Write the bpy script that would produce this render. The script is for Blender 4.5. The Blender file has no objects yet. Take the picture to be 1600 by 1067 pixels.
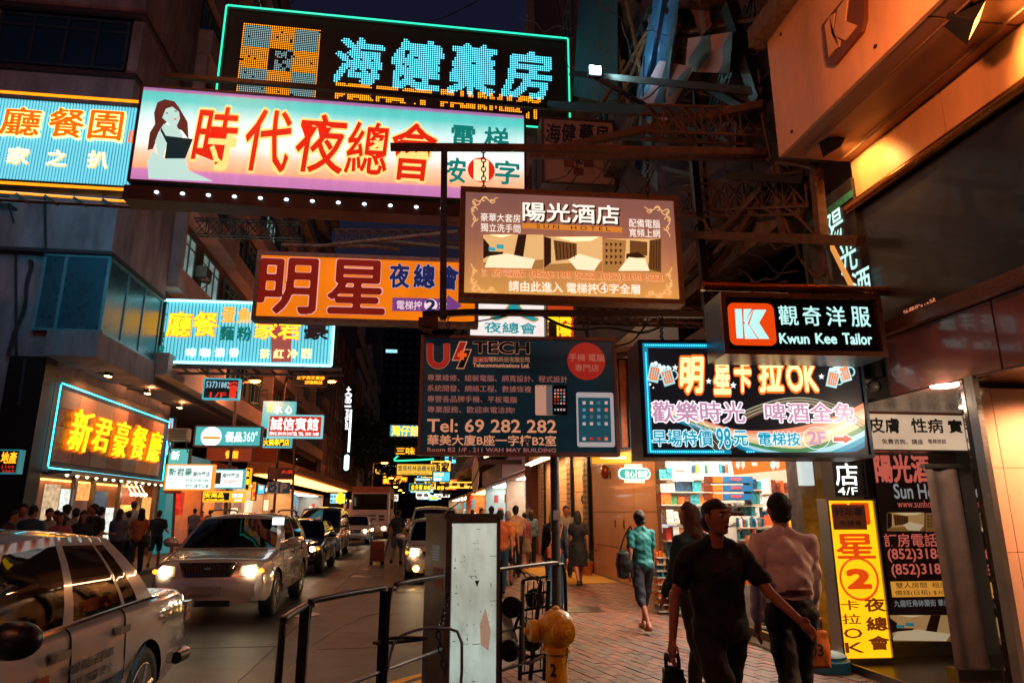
import bpy, math, random
import numpy as np
from mathutils import Vector, Matrix, noise
random.seed(7)
SC = bpy.context.scene
COL = SC.collection
# ---------------------------------------------------------------- camera
F, CX, CY, PITCH, YAW, CAMH = 1067., 800., 533.5, math.radians(14.04), math.radians(7.66), 1.55
cd = bpy.data.cameras.new('camera'); cd.lens = 24.0; cd.sensor_width = 36.0; cd.clip_end = 1500; cd.clip_start = 0.05
cam = bpy.data.objects.new('camera', cd); COL.objects.link(cam)
cam.location = (0, 0, CAMH); cam.rotation_euler = (math.radians(90) + PITCH, 0, -YAW)
SC.camera = cam
# ---------------------------------------------------------------- night sky, moon-weak sun, exposure
W = bpy.data.worlds.new('World'); SC.world = W; W.use_nodes = True
wn = W.node_tree; bg = wn.nodes['Background']
sky = wn.nodes.new('ShaderNodeTexSky'); sky.sky_type = 'NISHITA'; sky.sun_disc = False
sky.sun_elevation = math.radians(-3); sky.sun_rotation = math.radians(200)
tint = wn.nodes.new('ShaderNodeVectorMath'); tint.operation = 'MULTIPLY'; tint.inputs[1].default_value = (.7, .7, 1.4)
wn.links.new(sky.outputs[0], tint.inputs[0]); wn.links.new(tint.outputs[0], bg.inputs[0]); bg.inputs[1].default_value = 0.22
sd = bpy.data.lights.new('sun', 'SUN'); sd.energy = 0.012; sd.angle = math.radians(4); sd.color = (.55, .6, 1)
sun = bpy.data.objects.new('sun', sd); COL.objects.link(sun); sun.rotation_euler = (math.radians(50), 0, math.radians(20))
SC.view_settings.view_transform = 'Standard'; SC.view_settings.look = 'None'
SC.view_settings.gamma = 1; SC.view_settings.use_curve_mapping = False; SC.view_settings.exposure = 0.0
cy = SC.cycles
cy.max_bounces = 6; cy.diffuse_bounces = 3; cy.glossy_bounces = 3; cy.transmission_bounces = 6; cy.transparent_max_bounces = 8
cy.caustics_reflective = False; cy.caustics_refractive = False; cy.sample_clamp_indirect = 4; cy.use_denoising = True
# ---------------------------------------------------------------- geometry of the view
def ray(px, py):
    u = px - CX; v = CY - py
    f = F*math.cos(PITCH) - v*math.sin(PITCH); z = F*math.sin(PITCH) + v*math.cos(PITCH)
    return Vector((u*math.cos(YAW) + f*math.sin(YAW), -u*math.sin(YAW) + f*math.cos(YAW), z))
def at(px, py, Y):
    r = ray(px, py); return Vector((0, 0, CAMH)) + r*(Y/r.y)
def atx(px, py, X):
    r = ray(px, py); return Vector((0, 0, CAMH)) + r*(X/r.x)
def atz(px, py, Z=0.):
    r = ray(px, py); return Vector((0, 0, CAMH)) + r*((Z-CAMH)/r.z)
class Pl:                                   # an upright plane facing along n; right-hand direction r
    def __init__(s, p0, a=0.):
        a = math.radians(a); s.o = Vector(p0); s.r = Vector((math.cos(a), math.sin(a), 0)); s.n = Vector((math.sin(a), -math.cos(a), 0))
    def __call__(s, px, py):
        r = ray(px, py); c = Vector((0, 0, CAMH)); return c + r*((s.o-c).dot(s.n)/r.dot(s.n))
    def st(s, px, py):
        p = s(px, py) - s.o; return p.dot(s.r), p.z
    def w(s, a, b, l=0.): return s.o + s.r*a + Vector((0, 0, b)) + s.n*l
    def box(s, x0, y0, x1, y1):
        xm, ym = (x0+x1)/2, (y0+y1)/2
        return s.st(x0, ym)[0], s.st(x1, ym)[0], s.st(xm, y1)[1], s.st(xm, y0)[1]
    def dup(s, l): q = Pl(s.o + s.n*l); q.r = s.r; q.n = s.n; return q
def PY(D, a=0, px=800, py=500): return Pl(at(px, py, D), a)
def PX(X): return Pl((X, 10, 0), 90 if X < 0 else -90)
# ---------------------------------------------------------------- materials
MATS = {}
def lin(c):
    if isinstance(c, str):
        c = [int(c[i:i+2], 16)/255 for i in (0, 2, 4)]
        return [x/12.92 if x <= .04045 else ((x+.055)/1.055)**2.4 for x in c]
    return list(c)
def M(name, col=(.5, .5, .5), rough=.6, metal=0., var=.25, sc=3., bump=.15, bs=40., coat=0., trans=0., spec=.5, stretch=None, streak=False):
    if name in MATS: return MATS[name]
    if col == (.5, .5, .5): print('NOCOL', name)
    m = bpy.data.materials.new(name); m.use_nodes = True; nt = m.node_tree; p = nt.nodes['Principled BSDF']; N = nt.nodes; L = nt.links
    c = lin(col)
    p.inputs['Roughness'].default_value = rough; p.inputs['Metallic'].default_value = metal
    p.inputs['Coat Weight'].default_value = coat; p.inputs['Coat Roughness'].default_value = .04
    p.inputs['Specular IOR Level'].default_value = spec
    if trans: p.inputs['Transmission Weight'].default_value = trans
    p.inputs['Base Color'].default_value = (*c, 1)
    tc = N.new('ShaderNodeTexCoord'); mp = N.new('ShaderNodeMapping'); L.new(tc.outputs['Object'], mp.inputs[0])
    if stretch: mp.inputs['Scale'].default_value = stretch
    if var:
        n = N.new('ShaderNodeTexNoise'); n.inputs['Scale'].default_value = sc; n.inputs['Detail'].default_value = 5; n.inputs['Roughness'].default_value = .65
        L.new(mp.outputs[0], n.inputs[0])
        r = N.new('ShaderNodeValToRGB'); r.color_ramp.elements[0].position = .3; r.color_ramp.elements[1].position = .7
        r.color_ramp.elements[0].color = (*[x*(1-var) for x in c], 1); r.color_ramp.elements[1].color = (*[min(1, x*(1+var*.6)) for x in c], 1)
        L.new(n.outputs['Fac'], r.inputs[0]); L.new(r.outputs[0], p.inputs['Base Color'])
        mr = N.new('ShaderNodeMapRange'); mr.inputs['To Min'].default_value = max(.02, rough*.75); mr.inputs['To Max'].default_value = min(1, rough*1.25)
        L.new(n.outputs['Fac'], mr.inputs[0]); L.new(mr.outputs[0], p.inputs['Roughness'])
    if bump:
        n2 = N.new('ShaderNodeTexNoise'); n2.inputs['Scale'].default_value = bs; n2.inputs['Detail'].default_value = 4; L.new(mp.outputs[0], n2.inputs[0])
        b = N.new('ShaderNodeBump'); b.inputs['Strength'].default_value = bump; b.inputs['Distance'].default_value = .02
        L.new(n2.outputs['Fac'], b.inputs['Height']); L.new(b.outputs[0], p.inputs['Normal'])
    MATS[name] = m; return m
def E(name, col='FFFFFF', s=1., light=True, var=0., sc=4., base=None, stretch=None):
    if name in MATS: return MATS[name]
    m = bpy.data.materials.new(name); m.use_nodes = True; nt = m.node_tree; p = nt.nodes['Principled BSDF']; c = lin(col)
    p.inputs['Base Color'].default_value = (*([x*.5 for x in c] if base is None else lin(base)), 1); p.inputs['Roughness'].default_value = .35
    p.inputs['Emission Color'].default_value = (*c, 1); p.inputs['Emission Strength'].default_value = s
    if var:
        N = nt.nodes; L = nt.links
        tc = N.new('ShaderNodeTexCoord'); mp = N.new('ShaderNodeMapping'); L.new(tc.outputs['Object'], mp.inputs[0])
        if stretch: mp.inputs['Scale'].default_value = stretch
        n = N.new('ShaderNodeTexNoise'); n.inputs['Scale'].default_value = sc; n.inputs['Detail'].default_value = 4; L.new(mp.outputs[0], n.inputs[0])
        mr = N.new('ShaderNodeMapRange'); mr.inputs['From Min'].default_value = .3; mr.inputs['From Max'].default_value = .7
        mr.inputs['To Min'].default_value = s*(1-var); mr.inputs['To Max'].default_value = s*(1+var*.5); L.new(n.outputs['Fac'], mr.inputs[0]); L.new(mr.outputs[0], p.inputs['Emission Strength'])
    m.cycles.emission_sampling = 'AUTO' if light else 'NONE'
    MATS[name] = m; return m
def EN(name, col='FFFFFF', s=1., **k): return E(name, col, s, light=False, **k)
def Eramp(name, stops, z0, z1, s=1., var=.15, light=True, axis=2, sc=1.3, st=(4, 4, .4)):
    """a printed colour gradient on a backlit sheet, along the object's own height"""
    m = E(name, 'FFFFFF', s, light=light); nt = m.node_tree; N = nt.nodes; L = nt.links; p = N['Principled BSDF']
    tc = N.new('ShaderNodeTexCoord'); sp = N.new('ShaderNodeSeparateXYZ'); L.new(tc.outputs['Object'], sp.inputs[0])
    mr = N.new('ShaderNodeMapRange'); mr.inputs['From Min'].default_value = z0; mr.inputs['From Max'].default_value = z1; L.new(sp.outputs[axis], mr.inputs[0])
    r = N.new('ShaderNodeValToRGB'); e = r.color_ramp.elements
    while len(e) < len(stops): e.new(.5)
    for k, (q, c) in enumerate(stops): e[k].position = q; e[k].color = (*lin(c), 1)
    L.new(mr.outputs[0], r.inputs[0]); L.new(r.outputs[0], p.inputs['Emission Color']); L.new(r.outputs[0], p.inputs['Base Color'])
    n = N.new('ShaderNodeTexNoise'); n.inputs['Scale'].default_value = sc; n.inputs['Detail'].default_value = 7; n.inputs['Roughness'].default_value = .7; mp = N.new('ShaderNodeMapping'); mp.inputs['Scale'].default_value = st
    L.new(tc.outputs['Object'], mp.inputs[0]); L.new(mp.outputs[0], n.inputs[0])
    m2 = N.new('ShaderNodeMapRange'); m2.inputs['To Min'].default_value = s*(1-var); m2.inputs['To Max'].default_value = s*(1+var)
    L.new(n.outputs['Fac'], m2.inputs[0]); L.new(m2.outputs[0], p.inputs['Emission Strength'])
    return m
# ---------------------------------------------------------------- objects
ORG = {}
def meta(o, label=None, cat=None, group=None, kind=None):
    if label: o['label'] = label
    if cat: o['category'] = cat
    if group: o['group'] = group
    if kind: o['kind'] = kind
    return o
def T(name, label, cat, loc=(0, 0, 0), group=None, rz=0.):
    o = bpy.data.objects.new(name, None); COL.objects.link(o); o.location = loc; o.empty_display_size = .2
    if rz: o.rotation_euler.z = rz
    ORG[o.name] = Vector(loc); return meta(o, label, cat, group)
def mesh(name, V, Fc, mat, smooth=False, mi=None):
    me = bpy.data.meshes.new(name); me.from_pydata([tuple(v) for v in V], [], Fc)
    for m in (mat if isinstance(mat, (list, tuple)) else [mat]): me.materials.append(m)
    if mi: me.polygons.foreach_set('material_index', mi)
    if smooth: me.polygons.foreach_set('use_smooth', [True]*len(me.polygons)); me.set_sharp_from_angle(angle=math.radians(smooth if smooth is not True else 50))
    me.update(); return me
def put(name, me, parent=None, loc=None, label=None):
    o = bpy.data.objects.new(name, me); COL.objects.link(o)
    if loc is not None: o.location = loc
    if parent is not None: o.parent = parent; ORG[o.name] = ORG[parent.name]
    else: ORG[o.name] = Vector(loc or (0, 0, 0))
    if label: o['label'] = label
    return o
def cr(P, n=5):
    P = [Vector(p) for p in P]; Q = [P[0]]+P+[P[-1]]; O = []
    for a, b, c, d in zip(Q, Q[1:], Q[2:], Q[3:]):
        for k in range(n): t = k/n; O.append(.5*((2*b)+(c-a)*t+(2*a-5*b+4*c-d)*t*t+(3*b-a-3*c+d)*t**3))
    return O+[P[-1]]
class B:
    def __init__(s): s.v = []; s.f = []; s.m = []; s.k = 0
    def add(s, V, Fc):
        n = len(s.v); s.v += [tuple(x) for x in V]; s.f += [tuple(i+n for i in f) for f in Fc]; s.m += [s.k]*len(Fc); return s
    def mat(s, k): s.k = k; return s
    BX = [(0, 1, 3, 2), (4, 6, 7, 5), (0, 4, 5, 1), (2, 3, 7, 6), (0, 2, 6, 4), (1, 5, 7, 3)]
    def box(s, x0, x1, y0, y1, z0, z1): return s.add([(x, y, z) for x in (x0, x1) for y in (y0, y1) for z in (z0, z1)], s.BX)
    def pb(s, pl, a0, a1, b0, b1, l0=0., l1=.02): return s.add([pl.w(a, b, l) for a in (a0, a1) for l in (l0, l1) for b in (b0, b1)], s.BX)
    def ppb(s, pl, x0, y0, x1, y1, l0=0., l1=.02): return s.pb(pl, *pl.box(x0, y0, x1, y1), l0, l1)
    def quad(s, a, b, c, d): return s.add([a, b, c, d], [(0, 1, 2, 3)])
    def poly(s, pts): return s.add(pts, [tuple(range(len(pts)))])
    def prism(s, pts, d):
        n = len(pts); d = Vector(d); return s.add(list(pts) + [Vector(p)+d for p in pts], [tuple(range(n)), tuple(range(2*n-1, n-1, -1))] + [(i, n+i, n+(i+1) % n, (i+1) % n) for i in range(n)])
    def rod(s, p, q, r, n=8, r2=None, sq=False):
        p = Vector(p); q = Vector(q); r2 = r if r2 is None else r2; d = (q-p).normalized()
        u = d.cross(Vector((0, 0, 1)) if abs(d.z) < .95 else Vector((0, 1, 0))).normalized(); w = d.cross(u)
        if sq: n = 4
        o = math.pi/4 if n == 4 else 0; k = 1.414 if n == 4 else 1
        V = [c + (u*math.cos(o+2*math.pi*i/n) + w*math.sin(o+2*math.pi*i/n))*rr*k for c, rr in ((p, r), (q, r2)) for i in range(n)]
        return s.add(V, [(i, (i+1) % n, n+(i+1) % n, n+i) for i in range(n)] + [tuple(range(n-1, -1, -1)), tuple(range(n, 2*n))])
    def path(s, pts, r, n=6, closed=False):
        P = cr(pts, 3) if not closed and 3 < len(pts) < 9 else [Vector(p) for p in pts]; m = len(P); V = []; pu = None
        for i in range(m):
            a = P[(i-1) % m] if closed or i else P[0]; b = P[(i+1) % m] if closed or i < m-1 else P[-1]
            d = (b-a).normalized() if (b-a).length > 1e-9 else Vector((0, 0, 1))
            if pu is None: pu = d.cross(Vector((0, 0, 1)) if abs(d.z) < .9 else Vector((0, 1, 0))).normalized()
            u = (pu - d*pu.dot(d)).normalized(); pu = u; w = d.cross(u)
            V += [P[i] + (u*math.cos(2*math.pi*k/n) + w*math.sin(2*math.pi*k/n))*r for k in range(n)]
        Fc = [(i*n+k, i*n+(k+1) % n, ((i+1) % m)*n+(k+1) % n, ((i+1) % m)*n+k) for i in range(m if closed else m-1) for k in range(n)]
        if not closed: Fc += [tuple(range(n-1, -1, -1)), tuple((m-1)*n+k for k in range(n))]
        return s.add(V, Fc)
    def ell(s, c, r, nu=10, nv=6):
        c = Vector(c); r = (r, r, r) if isinstance(r, (int, float)) else r
        V = [(c.x, c.y, c.z-r[2])] + [(c.x+r[0]*math.sin(t)*math.cos(a), c.y+r[1]*math.sin(t)*math.sin(a), c.z-r[2]*math.cos(t)) for t in [math.pi*j/nv for j in range(1, nv)] for a in [2*math.pi*i/nu for i in range(nu)]] + [(c.x, c.y, c.z+r[2])]
        Fc = [(0, 1+(i+1) % nu, 1+i) for i in range(nu)] + [(1+j*nu+i, 1+j*nu+(i+1) % nu, 1+(j+1)*nu+(i+1) % nu, 1+(j+1)*nu+i) for j in range(nv-2) for i in range(nu)]
        l = len(V)-1; Fc += [(l, 1+(nv-2)*nu+i, 1+(nv-2)*nu+(i+1) % nu) for i in range(nu)]
        return s.add(V, Fc)
    def cap(s, p, q, r, r2=None, n=12):           # capsule: tapered limb with round ends
        r2 = r if r2 is None else r2; s.rod(p, q, r, n, r2); s.ell(p, r, n, 8); return s.ell(q, r2, n, 8)
    def lathe(s, c, ax, prof, n=20):              # prof: (distance along ax, radius)
        c = Vector(c); ax = Vector(ax).normalized(); u = ax.cross(Vector((0, 0, 1)) if abs(ax.z) < .9 else Vector((0, 1, 0))).normalized(); w = ax.cross(u); m = len(prof)
        V = [c + ax*h + (u*math.cos(2*math.pi*i/n) + w*math.sin(2*math.pi*i/n))*r for h, r in prof for i in range(n)]
        Fc = [(j*n+i, j*n+(i+1) % n, (j+1)*n+(i+1) % n, (j+1)*n+i) for j in range(m-1) for i in range(n)] + [tuple(range(n-1, -1, -1)), tuple((m-1)*n+i for i in range(n))]
        return s.add(V, Fc)
    def disc(s, pl, a, b, r, l=0., d=.01, n=28): return s.prism([pl.w(a+r*math.cos(2*math.pi*i/n), b+r*math.sin(2*math.pi*i/n), l) for i in range(n)], pl.n*d)
    def me(s, name, mat, smooth=False, org=(0, 0, 0)):
        o = Vector(org); V = [(x-o.x, y-o.y, z-o.z) for x, y, z in s.v]
        return mesh(name, V, s.f, mat, smooth, s.m if isinstance(mat, (list, tuple)) else None)
    def done(s, name, mat, parent=None, smooth=False, label=None, cat=None, group=None, kind=None, loc=None):
        org = ORG[parent.name] if parent is not None else Vector(loc or (0, 0, 0))
        o = put(name, s.me(name, mat, smooth, org), parent, loc=None if parent is not None else loc, label=label)
        return meta(o, None, cat, group, kind)
def struct(o): o['kind'] = 'structure'; return o
def copy_tree(o, parent=None, label=None, loc=None, rz=None):
    c = o.copy(); COL.objects.link(c); c.parent = parent
    if label: c['label'] = label
    if loc is not None: c.location = loc
    if rz is not None: c.rotation_euler.z = rz
    for ch in o.children: copy_tree(ch, c)
    return c
# ---------------------------------------------------------------- lettering
_G = {}
def glyph(s, off=0., ext=0., sh=0., res=2, bev=0.):
    k = (s, off, ext, sh, res, bev)
    if k in _G: return _G[k]
    c = bpy.data.curves.new('t', 'FONT'); c.body = s; c.offset = off; c.extrude = ext; c.shear = sh; c.resolution_u = res; c.bevel_depth = bev; c.bevel_resolution = 0
    c.align_x = 'CENTER'; c.space_line = 1.05
    o = bpy.data.objects.new('t', c); me = bpy.data.meshes.new_from_object(o)
    V = np.empty(len(me.vertices)*3); me.vertices.foreach_get('co', V); Fc = [tuple(p.vertices) for p in me.polygons]
    bpy.data.meshes.remove(me); bpy.data.objects.remove(o); bpy.data.curves.remove(c)
    _G[k] = (V.reshape(-1, 3), Fc); return _G[k]
def raster(V, Fc, h, pad):
    mn = V[:, :2].min(0)-pad; mx = V[:, :2].max(0)+pad; nx, ny = int((mx[0]-mn[0])/h)+2, int((mx[1]-mn[1])/h)+2
    G = np.zeros((nx, ny), bool)
    for f in Fc:
        for k in range(1, len(f)-1):
            a, b, c = V[f[0]], V[f[k]], V[f[k+1]]
            i0, i1 = int((min(a[0], b[0], c[0])-mn[0])/h), int((max(a[0], b[0], c[0])-mn[0])/h)+2; j0, j1 = int((min(a[1], b[1], c[1])-mn[1])/h), int((max(a[1], b[1], c[1])-mn[1])/h)+2
            gx = (mn[0]+np.arange(i0, i1)*h)[:, None]; gy = (mn[1]+np.arange(j0, j1)*h)[None, :]
            d1 = (gx-b[0])*(a[1]-b[1])-(a[0]-b[0])*(gy-b[1]); d2 = (gx-c[0])*(b[1]-c[1])-(b[0]-c[0])*(gy-c[1]); d3 = (gx-a[0])*(c[1]-a[1])-(c[0]-a[0])*(gy-a[1])
            G[i0:i1, j0:j1] |= (~(((d1 < 0) | (d2 < 0) | (d3 < 0)) & ((d1 > 0) | (d2 > 0) | (d3 > 0))))[:G[i0:i1, j0:j1].shape[0], :G[i0:i1, j0:j1].shape[1]]
    return G, mn
def dilate(G, r):
    D = G.copy(); k = int(r+.5)
    for i in range(-k, k+1):
        for j in range(-k, k+1):
            if (i or j) and i*i+j*j <= (r+.3)**2: D |= np.roll(np.roll(G, i, 0), j, 1)
    return D
def bold(s, off, ext, sh):
    """thickened, slightly rounded lettering: fill the glyph on a grid, grow it, follow its contour"""
    key = ('B', s, off, ext, sh)
    if key in _G: return _G[key]
    V0, F0 = glyph(s, 0, 0, sh, 3); h = .011 if len(s) < 3 else .015
    G, mn = raster(V0, F0, h, off+3*h); D = dilate(G, off/h).astype(float)
    K = np.array([.25, .5, .25])
    for _ in range(2):
        D = D*.5+.25*(np.roll(D, 1, 0)+np.roll(D, -1, 0)); D = D*.5+.25*(np.roll(D, 1, 1)+np.roll(D, -1, 1))
    I = D > .5; c4 = I[:-1, :-1].astype(int)+I[1:, :-1]+I[1:, 1:]+I[:-1, 1:]; V = []; Fc = []
    for j in range(c4.shape[1]):
        fl = np.flatnonzero(np.diff(np.concatenate(([0], (c4[:, j] == 4).astype(int), [0]))))
        for a, b in zip(fl[::2], fl[1::2]): n = len(V); V += [(a, j, 0), (b, j, 0), (b, j+1, 0), (a, j+1, 0)]; Fc.append((n, n+1, n+2, n+3))
    for i, j in zip(*np.nonzero((c4 > 0) & (c4 < 4))):
        P = [(i, j), (i+1, j), (i+1, j+1), (i, j+1)]; v = [D[p] for p in P]; out = []; cr = []
        for k in range(4):
            m = (k+1) % 4
            if v[k] > .5: out.append((*P[k], 0))
            if (v[k] > .5) != (v[m] > .5): t = (.5-v[k])/(v[m]-v[k]); q = (P[k][0]+(P[m][0]-P[k][0])*t, P[k][1]+(P[m][1]-P[k][1])*t, 0); out.append(q); cr.append(q)
        n = len(V); V += out; Fc.append(tuple(range(n, n+len(out))))
        if ext:
            for a, b in zip(cr[::2], cr[1::2]): n = len(V); V += [a, b, (*b[:2], -2), (*a[:2], -2)]; Fc.append((n, n+1, n+2, n+3))
    V = np.array(V, float); V[:, 2] = np.where(V[:, 2] < -1, -ext, ext); V[:, :2] = V[:, :2]*h+mn; _G[key] = (V, Fc); return _G[key]
def fit(s, bx, sh):
    V0 = glyph(s, 0, 0, sh)[0]; mn = V0.min(0); mx = V0.max(0); s0, s1, t0, t1 = bx
    return mn, (s1-s0)/(mx[0]-mn[0]), (t1-t0)/(mx[1]-mn[1])
def text(parent, s, bx, pl, mat, off=0., ext=0., lift=.004, name='lettering', sh=0., px=True, res=2, rot=0, kx=None, label=None):
    """lettering that fills bx = (x0, y0, x1, y1) pixels of the photograph on plane pl (or plane units when px is False)"""
    if px: bx = pl.box(*bx)
    mn, kx_, ky = fit(s, bx, sh); kx = kx_ if kx is None else ky*kx
    V, Fc = bold(s, off, ext, sh) if off >= .018 and len(s) < 12 else glyph(s, min(off, .016), ext, sh, res)
    s0, s1, t0, t1 = bx; cx, cy_ = (s0+s1)/2, (t0+t1)/2; cr, sr = math.cos(rot), math.sin(rot)
    P = []
    for x, y, z in V:
        a = s0+(x-mn[0])*kx - cx; b = t0+(y-mn[1])*ky - cy_
        P.append(pl.w(cx + a*cr - b*sr, cy_ + a*sr + b*cr, lift + (z+ext)*ky))
    b_ = B(); b_.add(P, Fc); return b_.done(name, mat, parent, label=label)
def chars(parent, s, boxes, pl, mat, **k):
    return [text(parent, c, b, pl, mat, name=k.get('nm', 'character'), **{a: v for a, v in k.items() if a != 'nm'}) for c, b in zip(s, boxes)]
def row(x0, y0, x1, y1, n, gap=.12, dy=0.):
    w = (x1-x0)/(n-gap*1.0); return [(x0+i*w, y0+dy*i, x0+i*w+w*(1-gap), y1+dy*i) for i in range(n)]
def dots(parent, s, bx, pl, mat, pitch, r, off=0., lift=.01, name='led_bulbs', sh=0.):
    bx = pl.box(*bx); mn, kx, ky = fit(s, bx, sh); V, Fc = bold(s, max(off, .012), 0, sh); s0, s1, t0, t1 = bx
    Q = np.stack([s0+(V[:, 0]-mn[0])*kx, t0+(V[:, 1]-mn[1])*ky], 1)
    gx, gy = np.meshgrid(np.arange(s0-.05, s1+.05, pitch), np.arange(t0-.05, t1+.05, pitch)); gx = gx.ravel(); gy = gy.ravel(); ins = np.zeros(len(gx), bool)
    for f in Fc:
        for k in range(1, len(f)-1):
            a, b, c = Q[f[0]], Q[f[k]], Q[f[k+1]]
            d1 = (gx-b[0])*(a[1]-b[1])-(a[0]-b[0])*(gy-b[1]); d2 = (gx-c[0])*(b[1]-c[1])-(b[0]-c[0])*(gy-c[1]); d3 = (gx-a[0])*(c[1]-a[1])-(c[0]-a[0])*(gy-a[1])
            ins |= ~(((d1 < 0) | (d2 < 0) | (d3 < 0)) & ((d1 > 0) | (d2 > 0) | (d3 > 0)))
    return dotgrid(parent, [(a, b) for a, b, i in zip(gx, gy, ins) if i], pl, mat, r, lift, name)
def dotgrid(parent, pts, pl, mat, r, lift=.01, name='led_bulbs'):
    b = B()
    for x, y in pts:
        b.add([pl.w(x-r, y, lift), pl.w(x, y-r, lift), pl.w(x+r, y, lift), pl.w(x, y+r, lift), pl.w(x, y, lift+r)], [(0, 1, 4), (1, 2, 4), (2, 3, 4), (3, 0, 4)])
    o = b.done(name, mat, parent); o['kind'] = 'stuff'; return o
# ---------------------------------------------------------------- sign boxes
def sign(name, label, cat, bx, D, a=0., depth=.25, face=None, frame=None, fw=.05, case=None, group=None, proud=.03, pl=None, back=True, rear=None):
    pl = pl or PY(D, a, (bx[0]+bx[2])/2, (bx[1]+bx[3])/2)
    s0, s1, t0, t1 = pl.box(*bx); root = T(name, label, cat, pl.w((s0+s1)/2, t0, -depth/2), group)
    case = case or frame
    b = B(); b.pb(pl, s0, s1, t0, t1, -depth, -.012); b.done('casing', case, root)
    b = B(); b.pb(pl, s0+fw, s1-fw, t0+fw, t1-fw, -.010, 0); b.done('face_panel', face, root)
    if back and face and face.node_tree.nodes['Principled BSDF'].inputs['Emission Strength'].default_value > .1: b = B(); b.pb(pl, s0+fw, s1-fw, t0+fw, t1-fw, -depth-.01, -depth-.002); b.done('rear_panel', rear or face, root)
    if fw:
        b = B(); b.pb(pl, s0, s1, t0, t0+fw, -.011, proud).pb(pl, s0, s1, t1-fw, t1, -.011, proud).pb(pl, s0, s0+fw, t0+fw, t1-fw, -.011, proud).pb(pl, s1-fw, s1, t0+fw, t1-fw, -.011, proud)
        b.done('frame', frame, root)
    return root, pl
def ring(pl, bx, rad=0., l=.05, px=True):
    s0, s1, t0, t1 = pl.box(*bx) if px else bx
    if not rad: return [pl.w(s0, t0, l), pl.w(s1, t0, l), pl.w(s1, t1, l), pl.w(s0, t1, l)]
    P = []
    for cx, cy_, a0 in ((s1-rad, t0+rad, -90), (s1-rad, t1-rad, 0), (s0+rad, t1-rad, 90), (s0+rad, t0+rad, 180)):
        P += [pl.w(cx+rad*math.cos(math.radians(a0+k*15)), cy_+rad*math.sin(math.radians(a0+k*15)), l) for k in range(7)]
    return P
def chain(name, label, p, q, sag=0., r=.02, mat=None, link=.07):
    p = Vector(p); q = Vector(q); n = max(3, int((q-p).length*1.05/link)); b = B()
    pt = [p.lerp(q, i/n) - Vector((0, 0, sag*4*(i/n)*(1-i/n))) for i in range(n+1)]
    for i in range(n):
        a, c = pt[i], pt[i+1]; d = (c-a).normalized(); u = d.cross(Vector((0, 1, .3))).normalized(); w = d.cross(u)
        if i % 2: u = w
        m = (a+c)/2; h = (c-a).length*.62
        b.path([m + d*h*math.cos(t) + u*r*math.sin(t) for t in [2*math.pi*k/8 for k in range(8)]], r*.28, 4, True)
    o = b.done(name, mat or M('black_iron'), None, loc=tuple(p)); meta(o, label, 'chain'); return o
def beam(name, label, pts, r, mat, sq=True, cat='steel beam', group=None):
    """one bar through several points (a steel member of square or round section)"""
    b = B()
    for p, q in zip(pts, pts[1:]): b.rod(p, q, r, 8, sq=sq)
    o = b.done(name, mat, None, loc=tuple(pts[0])); return meta(o, label, cat, group)
def lamp(kind, name, loc, energy, color, size=.1, parent=None, rot=None, spot=None, sy=None):
    d = bpy.data.lights.new(name, kind); d.energy = energy; d.color = color
    if kind == 'AREA': d.size = size; d.shape = 'RECTANGLE' if sy else 'SQUARE'; d.size_y = sy or size
    else: d.shadow_soft_size = size
    if spot: d.spot_size = math.radians(spot); d.spot_blend = .6
    o = bpy.data.objects.new(name, d); COL.objects.link(o); o.location = loc
    if rot: o.rotation_euler = rot
    if parent is not None: o.parent = parent; o.location = Vector(loc)-ORG[parent.name]
    return o
def aim(o, frm, to): o.rotation_euler = (Vector(to)-Vector(frm)).to_track_quat('-Z', 'Y').to_euler()
SOD = (1, .28, .09); WARM = (1, .46, .18); CYAN = (.2, .8, 1)
black = M('black_iron', '241C1A', .45, .6, bump=.1); steel = M('painted_steel', '5E4A42', .5, .5); rust = M('rusty_steel', '5E4034', .7, .4, var=.5, sc=9, bump=.4)
alu = M('aluminium', '8A8784', .35, .9, var=.15); dark = M('dark_paint', '181A20', .45, 0); white = M('white_paint', 'D8D4CC', .5)
# ================================================================ SETTING
def lamp_head(root, p, col, strength, r=.12):
    B().ell(p, (r*1.6, r, r*.45), 12, 6).done('housing', steel, root, smooth=True)
asph = M('road_concrete', '15101A', .44, 0, var=.6, sc=2.5, bump=.9, bs=110, spec=.32)
B().quad((-400, -60, -.16), (400, -60, -.16), (400, 900, -.16), (-400, 900, -.16)).done('ground', M('ground_soil', '262422', .9), kind='structure')
road = B(); road.box(-7.45, 3, -6, 260, -.155, -.135); road = struct(road.done('road', M('joint_tar', '0D0C0C', .8)))
slab_m = {}
yk = -2.0; r = random.Random(3)
for j in range(11):
    ln = 5.9
    for i, (x0, x1) in enumerate(((-7.4, -4.5), (-4.5, -1.75), (-1.75, .98), (.98, 1.75))):
        b = B(); g = .005; jit = r.uniform(-.25, .25)
        b.prism([(x0+g, yk+g+jit*.1, -.135), (x1-g, yk+g-jit*.1, -.135), (x1-g, yk+ln-g-jit*.1, -.135), (x0+g, yk+ln-g+jit*.1, -.135)], (0, 0, .015+r.uniform(-.0015, .0015)))
        if x0 < .98 or yk > 7: b.done('road_slab', asph, road)
    yk += ln
B().box(-7.4, 1.75, yk+.01, 260, -.135, -.119).done('road_slab', asph, road)
r = random.Random(14)
for x, y, w_, h_ in ((-1.2, 9.5, .9, 1.3), (-.9, 14, .5, 2.2), (-4.9, 17, 1.1, .9), (-.4, 20, 1.0, .8), (-1.5, 26, .7, 2.4)): B().prism([(x, y, -.12), (x+w_, y+.06, -.12), (x+w_-.04, y+h_, -.12), (x+.03, y+h_-.05, -.12)], (0, 0, .003)).done('tar_patch', M('patch_dark', '120F10', .5, var=.4, sc=6, bump=.6), road)
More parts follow.
